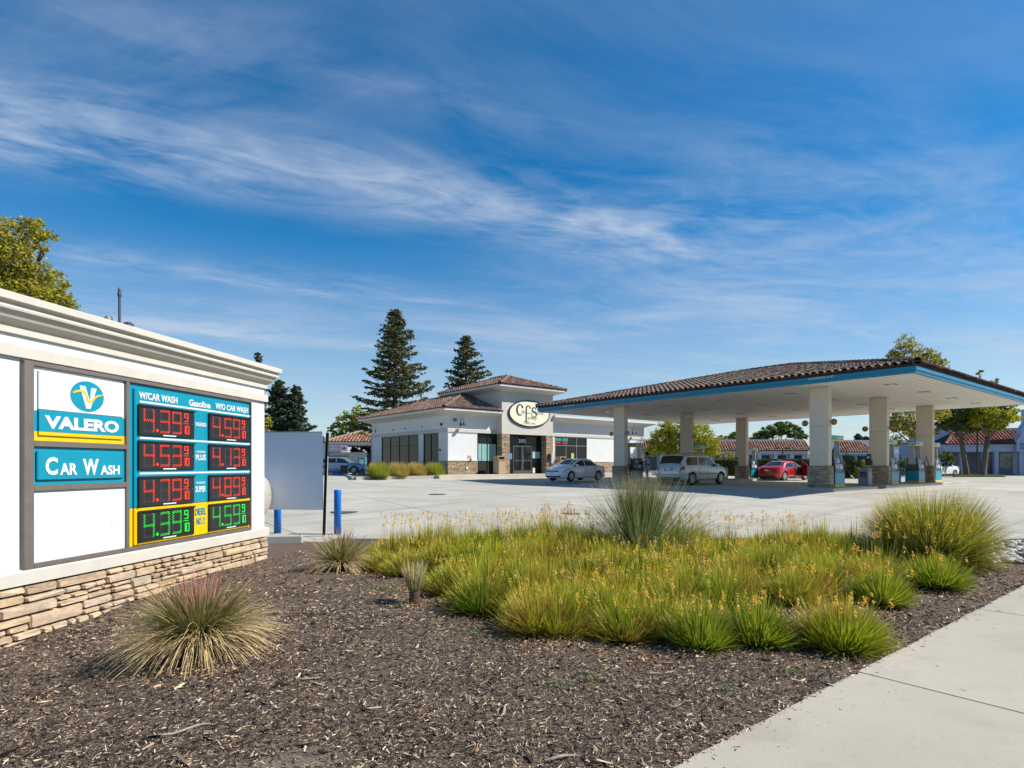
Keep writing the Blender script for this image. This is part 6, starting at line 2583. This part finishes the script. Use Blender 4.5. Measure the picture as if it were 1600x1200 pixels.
tree('background_tree', 'yellow green tree between the car wash roof and the redwoods', 'tree', (px(552, 80), 80),
     lobs(80, [(522, 672, 9), (532, 660, 11), (548, 652, 12), (560, 642, 9), (572, 656, 14), (545, 672, 16), (566, 676, 14), (528, 682, 12)]), 6000, .15, LF_Y, 28, .22)
tree('background_tree', 'dark shrubby tree filling the gap between the car wash and the store', 'tree', (px(578, 76), 76),
     lobs(76, [(572, 690, 14), (585, 702, 14), (560, 700, 12), (575, 715, 12), (590, 680, 10)]), 4000, .16, LF_D, 29, .2)
tree('background_tree', 'small lime green tree peeping past the end of the white wall', 'tree', (px(416, 58), 58),
     lobs(58, [(417, 662, 8), (411, 672, 8), (419, 655, 4)]), 1500, .10, LF_Y, 30, .12)
tree('bush', 'large dark green bush between the two nearest canopy columns', 'bush', (px(1322, 50), 50),
     lobs(50, [(1308, 728, 13), (1322, 720, 13), (1336, 730, 12), (1314, 738, 12), (1330, 740, 12), (1302, 712, 7)]), 6000, .09, LF_G, 31, .08)
tree('bush', 'pale green low bush at the right foot of the large dark bush', 'bush', (px(1346, 49), 49),
     lobs(49, [(1344, 736, 8), (1350, 724, 6), (1340, 742, 6)]), 1500, .08, LF_Y, 32, .05)
tree('bush', 'thin leafed shrub above the hedge beside the street lamp', 'bush', (px(1138, 60), 60),
     lobs(60, [(1136, 712, 8), (1146, 716, 7), (1128, 718, 6)]), 1200, .08, LF_O, 33, .05)
tree('bush', 'green shrub behind the pumps between the two right columns', 'bush', (px(1410, 60), 60),
     lobs(60, [(1405, 730, 9), (1416, 724, 9), (1400, 738, 8), (1475, 712, 10), (1482, 722, 8)]), 2600, .11, LF_G, 34, .05)


def conifer(label, x, y, H, Rr, seed, n=120, spray=.55, mtl=None, lowest=.10, gap=1.0, name='redwood_tree'):
    rng = np.random.default_rng(seed)
    z0 = float(gz(x, y))
    t = empty(name, (x, y, z0))
    tag(t, label, 'tree')
    mb = MB()
    mb.tube([(0, 0, -.2), (0, 0, H * .4), (.05, 0, H * .75), (0, 0, H * .985)], [H * .022, H * .015, H * .008, H * .002], 8)
    P = []
    for k in range(n):
        u = (k + rng.random()) / n
        h = H * (lowest + (1 - lowest) * u ** .92)
        f = 1 - h / H
        L = Rr * (f ** .68) * rng.uniform(.55, 1.25) + .3
        if rng.random() < .12:
            L *= .6
        az = k * 2.399 + rng.uniform(-.4, .4)
        d = np.array([math.cos(az), math.sin(az)])
        droop = rng.uniform(-.16, .06)
        pts = []
        for s in np.linspace(0, 1, 6):
            pts.append((d[0] * L * s, d[1] * L * s, h + L * (droop * s * 1.2 + .22 * s * s)))
        mb.tube(pts, [.05 * f + .012] * 3 + [.02] * 3, 4, False)
        pts = np.array(pts)
        m = int(10 + L * 13)
        s = rng.uniform(.12, 1.0, m) ** .8
        base = np.stack([np.interp(s, np.linspace(0, 1, 6), pts[:, j]) for j in range(3)], 1)
        wid = L * .20 * np.sin(np.pi * np.clip(s * .85 + .12, 0, 1)) + .08
        side = np.array([-d[1], d[0], 0])
        off = rng.normal(0, 1, m)[:, None] * wid[:, None] * side[None]
        base = base + off
        base[:, 2] += -np.abs(rng.normal(0, .13, m)) * gap + .05
        P.append(base)
    mb.build('trunk', BARKR, t, smooth=True)
    P = np.concatenate(P)
    k = 3
    P = np.repeat(P, k, 0) + rng.normal(0, .13, (len(P) * k, 3)) * np.array([1, 1, .45])
    co, q, uv = leaves(rng, P, spray * .30, .35)
    link('crown', np_mesh('crown', co, q, uv, mtl), t)


RW = leaf_mat('redwood_needles', None, [(0, (.045, .065, .028)), (.5, (.10, .12, .04)), (.8, (.17, .17, .055)), (1, (.25, .18, .08))], transl=.15)
CF = leaf_mat('conifer_needles', None, [(0, (.04, .065, .04)), (.6, (.07, .10, .055)), (1, (.12, .15, .075))], transl=.15)
conifer('tallest dark redwood rising behind the left end of the store roof', px(617, 75), 75, 20.4, 6.3, 41, 150, .62, RW)
conifer('shorter dark redwood just left of the store tower', px(728, 82), 82, 18.6, 5.8, 42, 125, .62, RW)
conifer('broad dark green conifer close to the end of the white wall', px(436, 92), 92, 13.9, 4.6, 43, 130, .75, CF, .05, name='conifer_tree')
conifer('dark green conifer with a pointed top, right one of the pair beyond the board', px(463, 92), 92, 13.0, 3.8, 44, 110, .75, CF, .05, name='conifer_tree')
conifer('distant conifer whose tip peeps over the wall cornice', px(403, 118), 118, 23.0, 3.4, 45, 90, .8, CF, name='conifer_tree')
conifer('small distant conifer right of the tall column, nearer the white gable', px(1341, 150), 150, 8.6, 3.0, 46, 60, .9, CF, name='conifer_tree')
conifer('small distant conifer close to the column numbered 9', px(1354, 150), 150, 8.0, 2.8, 47, 60, .9, CF, name='conifer_tree')
conifer('faint small conifer farther away, leftmost of three near the column numbered 9', px(1329, 170), 170, 7.6, 3.0, 48, 50, .9, CF, name='conifer_tree')
conifer('dark grey green pine between the farthest column and the grey arcade', px(1472, 100), 100, 7.4, 2.6, 49, 90, .8, CF, .02, name='conifer_tree')


def hedge():
    rng = np.random.default_rng(9)
    x0, x1, y, hgt, th = px(1108, 55), px(1270, 55), 55.5, 1.58, 1.3
    n = 15000
    P = np.stack([rng.uniform(x0, x1, n), rng.uniform(y - th / 2, y + th / 2, n), rng.uniform(.05, hgt, n)], 1)
    face = rng.random(n)
    P[:, 1] = np.where(face < .55, y - th / 2 + np.abs(rng.normal(0, .08, n)), P[:, 1])
    P[:, 2] = np.where(face > .7, hgt + rng.normal(0, .05, n), P[:, 2])
    m = leaf_mat('hedge_leaf', None, [(0, (.025, .045, .012)), (.6, (.05, .085, .018)), (1, (.15, .18, .03))], transl=.3)
    t = empty('hedge', ((x0 + x1) / 2, y, 0))
    tag(t, 'long clipped green hedge behind the red car', 'hedge')
    co, q, uv = leaves(rng, P - np.array([(x0 + x1) / 2, y, 0]), .075, .7)
    o = link('foliage', np_mesh('foliage', co, q, uv, m), t)
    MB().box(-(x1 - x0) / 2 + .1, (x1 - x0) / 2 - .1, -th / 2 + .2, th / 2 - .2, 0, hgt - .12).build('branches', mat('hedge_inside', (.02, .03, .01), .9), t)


hedge()
# low grass verge under the street trees
rng = np.random.default_rng(12)
poly = [(px(1478, 56), 55.2), (px(1565, 56), 55.6), (px(1560, 60), 59), (px(1490, 60), 59)]
mb = MB()
mb.prism(poly, 'z', -.1, .12)
o = mb.build('verge', mat('verge_soil', (.12, .15, .04), .95, 0, .3, 3))
tag(o, kind='structure')
n = 5000
x = rng.uniform(px(1480, 56), px(1562, 56), n)
y = rng.uniform(55.3, 58.9, n)
c = blades(rng, x, y, np.full(n, .11), rng.uniform(0, 6.28, n), rng.uniform(0, .5, n), rng.uniform(0, .8, n), rng.uniform(.08, .2, n), np.full(n, .02), 2)
o = link('verge_grass', np_mesh('verge_grass', *c, leaf_mat('verge_green', None, [(0, (.10, .16, .02)), (1, (.25, .27, .04))], transl=.3)))
tag(o, 'short yellow green grass under the two street trees', kind='stuff')

# ------------------------------------------------------------------ plants of the bed
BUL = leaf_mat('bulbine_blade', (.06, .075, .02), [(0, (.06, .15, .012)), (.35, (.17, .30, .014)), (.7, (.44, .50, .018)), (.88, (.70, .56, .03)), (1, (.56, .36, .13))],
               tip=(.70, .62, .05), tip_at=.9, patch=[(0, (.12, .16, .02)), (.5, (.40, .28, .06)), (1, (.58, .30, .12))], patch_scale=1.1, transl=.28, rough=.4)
BULG = leaf_mat('bulbine_blade_green', (.06, .08, .02), [(0, (.12, .20, .02)), (.5, (.25, .33, .022)), (.85, (.42, .44, .028)), (1, (.52, .42, .07))],
                tip=(.50, .46, .05), tip_at=.95, transl=.45, rough=.45)
STK = leaf_mat('flower_stalk', None, [(0, (.42, .38, .14)), (1, (.62, .48, .26))], transl=.2)
FLW = leaf_mat('yellow_petal', None, [(0, (.85, .45, .03)), (.6, (.92, .62, .06)), (1, (.80, .62, .30))], transl=.4)


def clump(rng, cx, cy, r, n, hmin=.36, hmax=.46, width=.010, spread=1.0, base_z=None, tone=None):
    """a dome-shaped tuft: blades fan out to an uneven rounded surface of radius r and height hmin..hmax"""
    a = rng.uniform(0, 2 * math.pi, n)
    ct = 1 - rng.random(n) * .93 * spread
    lean = np.arccos(np.clip(ct, -1, 1))
    root = r * .55 * np.sin(lean) * rng.uniform(.5, 1.0, n)
    x, y = cx + root * np.cos(a), cy + root * np.sin(a)
    z = bedz(x, y) if base_z is None else np.full(n, base_z)
    az = a + rng.normal(0, .30, n)
    H = (hmin + hmax) / 2
    lump = 1 + .13 * np.sin(3 * a + cx * 7) + .08 * np.sin(5 * a + cy * 9)
    L = 1 / np.sqrt((np.sin(lean) / (r * .72 * lump)) ** 2 + (np.cos(lean) / H) ** 2)
    L = L * rng.uniform(.80, 1.12, n) * np.where(rng.random(n) < .12, rng.uniform(1.1, 1.4, n), 1)
    lean = np.clip(lean * .92 + rng.normal(0, .10, n), 0, 1.5)
    curve = rng.uniform(-.30, .22, n) * (lean + .3)
    co, q, uv = blades(rng, x, y, z, az, lean, curve, L, width * rng.uniform(.7, 1.3, n), 3)
    if tone is not None:
        uv[:, 0] = np.clip(tone + (uv[:, 0] - .5) * .55, 0, 1)
    return co, q, uv


def flowers(rng, xs, ys, hs, heads=16, base=None):
    n = len(xs)
    z = bedz(xs, ys) if base is None else np.full(n, base)
    az = rng.uniform(0, 6.28, n)
    lean = rng.uniform(0, .22, n)
    st = blades(rng, xs, ys, z, az, lean, rng.uniform(-.1, .2, n), hs, np.full(n, .006), 2)
    tipx = xs + np.cos(az) * np.sin(lean + .03) * hs
    tipy = ys + np.sin(az) * np.sin(lean + .03) * hs
    tipz = z + np.cos(lean) * hs
    P = np.stack([np.repeat(tipx, heads), np.repeat(tipy, heads), np.repeat(tipz, heads)], 1)
    k = rng.random(n * heads)
    P[:, 2] -= k * .09
    P[:, :2] += rng.normal(0, .006, (n * heads, 2)) + rng.normal(0, .014, (n * heads, 2)) * k[:, None]
    fl = leaves(rng, P, .0125, 1)
    return st, fl


def in_poly(x, y, P):
    c = False
    j = len(P) - 1
    for i in range(len(P)):
        if (P[i][1] > y) != (P[j][1] > y) and x < (P[j][0] - P[i][0]) * (y - P[i][1]) / (P[j][1] - P[i][1]) + P[i][0]:
            c = not c
        j = i
    return c


def bulbine():
    rng = np.random.default_rng(77)
    main = [(-2.5, 11.5), (-2.3, 9.9), (-1.5, 8.7), (-.85, 7.7), (-.3, 6.55), (.35, 5.75), (1.1, 5.55), (1.95, 5.75), (2.35, 6.5), (2.6, 7.5), (3.0, 8.3), (4.8, 8.6), (5.3, 9.2), (5.5, 10.2), (5.4, 11.6), (2, 11.9)]
    row2 = [(2.4, 7.0), (3.1, 6.95), (4.1, 7.05), (4.2, 7.5), (3.1, 7.8), (2.4, 7.7)]
    row4 = [(5.2, 9.5), (5.9, 9.3), (6.4, 10.6), (6.3, 11.7), (5.2, 11.7)]
    row3 = [(4.0, 8.0), (5.4, 8.05), (5.5, 8.8), (4.2, 8.9)]
    gaps = [(2.75, 7.85, .42), (3.9, 7.75, .4), (3.4, 7.6, .35), (2.5, 6.55, .3), (4.6, 7.7, .3), (3.2, 9.3, .35), (4.5, 9.4, .35), (1.9, 8.2, .35), (.75, 8.5, .28), (3.75, 9.75, .45), (2.9, 8.75, .4), (-.6, 9.6, .3), (5.4, 9.45, .4), (1.55, 6.9, .28), (-1.7, 10.1, .28), (2.0, 10.2, .3), (4.7, 10.5, .35), (.3, 7.0, .25), (-1.2, 8.9, .2)]
    parts, stem, flo = [], [], []
    g = .44
    for P in (main, row2, row3, row4):
        xs = [p[0] for p in P]
        ys = [p[1] for p in P]
        y = min(ys)
        while y < max(ys):
            x = min(xs)
            while x < max(xs):
                cx, cy = x + rng.uniform(-.12, .12), y + rng.uniform(-.12, .12)
                if in_poly(cx, cy, P) and not any((cx - a) ** 2 + (cy - b) ** 2 < r * r for a, b, r in gaps) and (cx - 2.26) ** 2 + (cy - 10.5) ** 2 > .3:
                    near = cy < 7.5
                    nz = .5 + .25 * math.sin(cx * 2.9 + cy * 1.1) + .25 * math.sin(cy * 3.3 - cx * 1.7 + 2)
                    h = (.55 + .62 * nz + rng.uniform(-.1, .1)) * (1.0 if cy > 6.4 else .92) * (1.25 if cy > 10.2 else 1)
                    tn = rng.uniform(.0, .60)
                    r_ = rng.uniform(.24, .32)
                    r_ *= 1.45
                    parts.append(clump(rng, cx, cy, r_, 1050 if near else 850, .46 * h, .56 * h, .0125 if near else .014, 1.0, tone=tn))
                    parts.append(clump(rng, cx, cy, r_ * 1.05, 130, .20, .28, .010, 1.0, tone=1.0))
                x += g
            y += g
    co, q, uv = merge(parts)
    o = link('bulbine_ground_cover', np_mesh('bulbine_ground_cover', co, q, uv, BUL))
    tag(o, 'mass of yellow green grassy succulent ground cover filling the planting bed', kind='stuff')
    # flowers
    X, Yv, H = [], [], []
    for i in range(5200):
        x, y = rng.uniform(-2.6, 5.7), rng.uniform(5.4, 11.9)
        if any(in_poly(x, y, P) for P in (main, row2, row3, row4)):
            dens = .5 + .5 * math.sin(x * 1.7 + 1) * math.sin(y * 1.3 + .5)
            back = y > 10.6
            if rng.random() < (.55 if back else .36 * dens + .03):
                X.append(x)
                Yv.append(y)
                H.append(rng.uniform(.55, .85) if back else rng.uniform(.36, .56))
    st, fl = flowers(rng, np.array(X), np.array(Yv), np.array(H))
    o = link('flower_stalks', np_mesh('flower_stalks', *st, STK))
    tag(o, 'thin dry flower stalks standing above the ground cover', kind='stuff')
    o = link('yellow_flowers', np_mesh('yellow_flowers', *fl, FLW))
    tag(o, 'small yellow star flowers scattered over the ground cover', kind='stuff')
    for (cx, cy, r, n, lab, m) in ((3.02, 5.45, .40, 1500, 'rounded grassy clump with splayed stems, frontmost right of the flower bed', BUL),
                                   (2.32, 5.62, .34, 1200, 'bright grassy clump just left of the frontmost right clump', BULG),
                                   (1.75, 5.5, .32, 1100, 'grassy clump third from the right along the front edge', BULG),
                                   (3.30, 7.02, .30, 900, 'small bright grassy clump beside the bare gap in the bed', BULG),
                                   (4.38, 7.08, .36, 1200, 'dark green grassy clump ending the second row, nearest the pavement', BULG),
                                   (5.72, 8.05, .42, 1500, 'dense green rounded clump at the right end of the third row', BULG)):
        rg = np.random.default_rng(int(cx * 100))
        t = empty('grassy_clump', (cx, cy, float(bedz(cx, cy))))
        tag(t, lab, 'plant')
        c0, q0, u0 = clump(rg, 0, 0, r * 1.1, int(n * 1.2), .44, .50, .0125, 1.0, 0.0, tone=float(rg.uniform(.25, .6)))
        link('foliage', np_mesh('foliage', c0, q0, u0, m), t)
        k = 14
        s_, f_ = flowers(rg, rg.normal(0, r * .45, k), rg.normal(0, r * .45, k), rg.uniform(.38, .52, k), 18, 0.0)
        link('flower_stalks', np_mesh('flower_stalks', *s_, STK), t)['kind'] = 'stuff'
        link('blossom', np_mesh('blossom', *f_, FLW), t)


bulbine()


def tuft(name, label, loc, sets, cat='plant', seed=1, zoff=0.0):
    """sets: (part, n, base radius, lean range, curve range, length range, width, material)"""
    rng = np.random.default_rng(seed)
    t = empty(name, loc)
    tag(t, label, cat)
    for (part, n, br, ln, cv, le, w, m, K) in sets:
        a = rng.uniform(0, 6.283, n)
        zb = zoff
        rad = br * np.sqrt(rng.random(n))
        L = rng.uniform(*le, n)
        lean = ln[0] + (ln[1] - ln[0]) * rng.random(n) ** (ln[2] if len(ln) > 2 else 1)
        if len(ln) > 3:
            L = L * (1 - ln[3] * np.clip(lean, 0, 1.5))
        c = blades(rng, rad * np.cos(a), rad * np.sin(a), np.full(n, zb) * (1 - rad / br * .3), a + rng.normal(0, .25, n), lean, rng.uniform(*cv, n), L, w * rng.uniform(.7, 1.25, n), K)
        link(part, np_mesh(part, *c, m), t)
    return t


YU_R = leaf_mat('yucca_red', (.05, .10, .02), [(0, (.14, .18, .04)), (.5, (.30, .25, .11)), (1, (.48, .30, .19))], tip=(.44, .17, .15), tip_at=.72, transl=.15)
YU_G = leaf_mat('yucca_green', (.06, .09, .02), [(0, (.09, .15, .02)), (.5, (.22, .24, .05)), (1, (.48, .38, .17))], tip=(.42, .28, .15), tip_at=.85, transl=.15)
YU_S = leaf_mat('yucca_straw', (.20, .16, .06), [(0, (.32, .26, .10)), (.5, (.56, .42, .20)), (1, (.78, .60, .34))], tip=(.70, .50, .28), tip_at=.9, transl=.15)
tuft('red_yucca', 'spiky tuft with reddish upright blades and drooping straw skirt, before the stone base', (-2.78, 5.30, float(bedz(-2.78, 5.3))), [
    ('upright_blades', 340, .10, (.0, .9), (-.05, .12), (.38, .60), .0115, YU_R, 4),
    ('green_blades', 620, .13, (.5, 1.25), (.05, .5), (.45, .70), .013, YU_G, 5),
    ('dry_skirt', 1150, .16, (.85, 1.6), (.5, 1.2), (.45, .74), .012, YU_S, 6)], seed=4, zoff=.2)
tuft('yucca', 'smaller olive spiky tuft with pale skirt below the taller blue bollard', (-2.74, 9.55, float(bedz(-2.74, 9.55))), [
    ('upright_blades', 420, .10, (.0, 1.15), (0, .3), (.42, .62), .014, leaf_mat('yucca_olive', (.05, .06, .02), [(0, (.18, .20, .05)), (1, (.46, .38, .15))], tip=(.48, .28, .15), tip_at=.85, transl=.15), 4),
    ('dry_skirt', 480, .12, (.9, 1.5), (.5, 1.1), (.4, .66), .013, YU_S, 5)], seed=6, zoff=.12)
tuft('deer_grass', 'tall fountain of fine grey green blades rising at the back of the bed', (2.28, 10.55, float(bedz(2.28, 10.55))), [
    ('blades', 1400, .16, (.0, .30), (-.02, .1), (1.1, 1.58), .0085, leaf_mat('deer_green', (.05, .08, .02), [(0, (.07, .14, .02)), (.7, (.14, .22, .03)), (1, (.28, .29, .08))], tip=(.36, .29, .17), tip_at=.85, transl=.3), 4),
    ('outer_blades', 1100, .16, (.28, 1.25, .9), (-.02, .16), (1.25, 1.75), .0095, leaf_mat('deer_pale', (.06, .08, .02), [(0, (.09, .15, .03)), (.6, (.20, .26, .08)), (1, (.45, .45, .22))], tip=(.52, .48, .28), tip_at=.8, transl=.3), 5),
    ('low_blades', 500, .20, (.9, 1.4), (.1, .6), (.6, 1.2), .0085, leaf_mat('deer_pale', None, [(0, (.1, .1, .1)), (1, (1, 1, 1))]), 5)], seed=8)
BE = leaf_mat('fountain_grass', (.06, .075, .02), [(0, (.10, .17, .018)), (.5, (.25, .31, .022)), (.8, (.52, .46, .045)), (1, (.60, .46, .12))], tip=(.58, .46, .09), tip_at=.95, transl=.4)
tuft('grass_bush', 'big rounded yellow green grass mound at the right end of the bed, by the pebbles', (7.05, 10.05, float(bedz(7.05, 10.05))), [
    ('blades', 5600, .40, (.0, 1.35, .85, .24), (.05, .5), (1.12, 1.34), .0135, BE, 5),
    ('low_blades', 1500, .50, (.9, 1.4), (.3, .8), (.60, .78), .013, BE, 5)], seed=10)
# flower stalks in front of the big mound, as one plant of their own
rgx = np.random.default_rng(55)
t = empty('flowering_plant', (6.35, 9.35, float(bedz(6.35, 9.35))))
tag(t, 'row of tall yellow flower spikes leaning in front of the big grass mound', 'plant')
k = 60
s_, f_ = flowers(rgx, rgx.uniform(-1.0, .9, k), rgx.uniform(-.3, .3, k), rgx.uniform(.55, .95, k), 18, 0.0)
link('flower_stalks', np_mesh('flower_stalks', *s_, STK), t)['kind'] = 'stuff'
link('blossom', np_mesh('blossom', *f_, FLW), t)


def stump_plant():
    x, y = -1.17, 7.15
    t = tuft('tufted_stump', 'small brown bulb stump with a brush of clipped straw blades on the mulch', (x, y, float(bedz(x, y))), [], seed=2)
    MB().lathe([(.06, -.03), (.078, .01), (.07, .05), (.062, .09), (.07, .13), (.05, .16)], (0, 0, 0), 16).build('bulb', mat('bulb_brown', (.11, .06, .038), .9, 0, .4, 60, .6, 60), t, smooth=True)
    rng = np.random.default_rng(3)
    n = 420
    a = rng.uniform(0, 6.28, n)
    c = blades(rng, .055 * np.cos(a), .055 * np.sin(a), np.full(n, .13), a, rng.uniform(.0, .42, n), rng.uniform(-.2, .1, n), rng.uniform(.2, .40, n), rng.uniform(.008, .014, n), 3)
    link('blades', np_mesh('blades', *c, leaf_mat('clipped_straw', (.20, .20, .07), [(0, (.30, .32, .10)), (.5, (.58, .50, .24)), (1, (.80, .66, .38))], transl=.25)), t)


stump_plant()


def paw_plant(x, y, seed, lab):
    t = tuft('kangaroo_paw', lab, (x, y, float(bedz(x, y))), [('blades', 500, .25, (.0, .9), (.1, .6), (.4, .75), .012, BULG, 4)], seed=seed)
    rng = np.random.default_rng(seed)
    n = 16
    s_, f_ = flowers(rng, rng.normal(0, .15, n), rng.normal(0, .12, n), rng.uniform(.6, .95, n), 22, 0.0)
    link('flower_stalks', np_mesh('flower_stalks', *s_, STK), t)['kind'] = 'stuff'
    link('blossom', np_mesh('blossom', *f_, leaf_mat('orange_petal', None, [(0, (.55, .10, .03)), (1, (.70, .28, .05))], transl=.3)), t)


paw_plant(.85, 11.3, 61, 'leafy clump with small red orange blooms left of the tall fountain grass')
paw_plant(3.35, 11.6, 62, 'low clump with a few red orange blooms right of the tall fountain grass')

SG = leaf_mat('store_grass', (.07, .09, .02), [(0, (.20, .30, .03)), (.5, (.36, .43, .035)), (1, (.55, .52, .07))], tip=(.50, .46, .08), tip_at=.95, transl=.4)
SGY = leaf_mat('store_grass_gold', (.09, .09, .02), [(0, (.30, .30, .04)), (.5, (.50, .43, .07)), (1, (.68, .52, .15))], tip=(.68, .50, .18), tip_at=.85, transl=.4)
for i, (x, y, m, lab) in enumerate(((-8.15, 36.4, SG, 'greenest round grass mound, leftmost of four before the store'), (-7.25, 37.8, SGY, 'straw coloured round grass mound, second from the left before the store'),
                                    (-6.35, 39.4, SGY, 'golden topped round grass mound, third from the left before the store'), (-5.3, 40.6, SG, 'round green grass mound nearest the stone corner of the store'))):
    tuft('grass_mound', lab, (x, y, .33), [('blades', 4200, .30, (.0, 1.5, .75, .42), (.0, .35), (.98, 1.12), .018, m, 4)], seed=70 + i)['group'] = 'round grasses along the store side'

def litter():
    rng = np.random.default_rng(91)
    m = leaf_mat('dead_leaf', None, [(0, (.22, .10, .04)), (.5, (.45, .26, .12)), (1, (.68, .50, .30))], transl=.15)
    P = []
    for (x, y, r, n) in ((-2.35, 9.35, .35, 420), (-2.0, 9.0, .25, 260), (-1.3, 8.0, .3, 200), (-.7, 7.2, .3, 160), (.3, 5.5, .4, 200), (1.2, 5.2, .5, 260), (2.6, 5.1, .4, 160), (4.0, 6.6, .6, 200), (5.6, 7.6, .5, 200),
                         (-2.5, 4.9, .5, 260), (-1.17, 6.95, .2, 90), (.5, 4.3, 1.6, 160), (3.2, 6.6, .4, 200), (1.9, 8.2, .3, 120)):
        px_ = rng.normal(x, r * .6, n)
        py_ = rng.normal(y, r * .5, n)
        P.append(np.stack([px_, py_, bedz(px_, py_) + rng.uniform(.012, .03, n)], 1))
    P = np.concatenate(P)
    P = P[swdist(P[:, 0], P[:, 1]) > .03]
    o = link('leaf_litter', np_mesh('leaf_litter', *leaves(rng, P, .017, .25), m))
    tag(o, 'dry tan leaf litter scattered along the edges of the planting', kind='stuff')
    # fallen dry stems
    n = 900
    x = rng.uniform(-4, 6, n)
    y = rng.uniform(3, 9, n)
    k = (swdist(x, y) > .1) & (x > -4.0)
    x, y = x[k], y[k]
    n = len(x)
    c = blades(rng, x, y, bedz(x, y) + .012, rng.uniform(0, 6.28, n), rng.uniform(1.45, 1.6, n), rng.uniform(-.1, .12, n), rng.uniform(.05, .2, n), np.full(n, .0035), 3)
    o = link('fallen_stems', np_mesh('fallen_stems', *c, leaf_mat('dead_stem', None, [(0, (.30, .22, .13)), (1, (.66, .52, .34))], transl=0)))
    tag(o, 'thin fallen straw stems lying on the mulch', kind='stuff')


litter()
mulch_chips()
weeds()
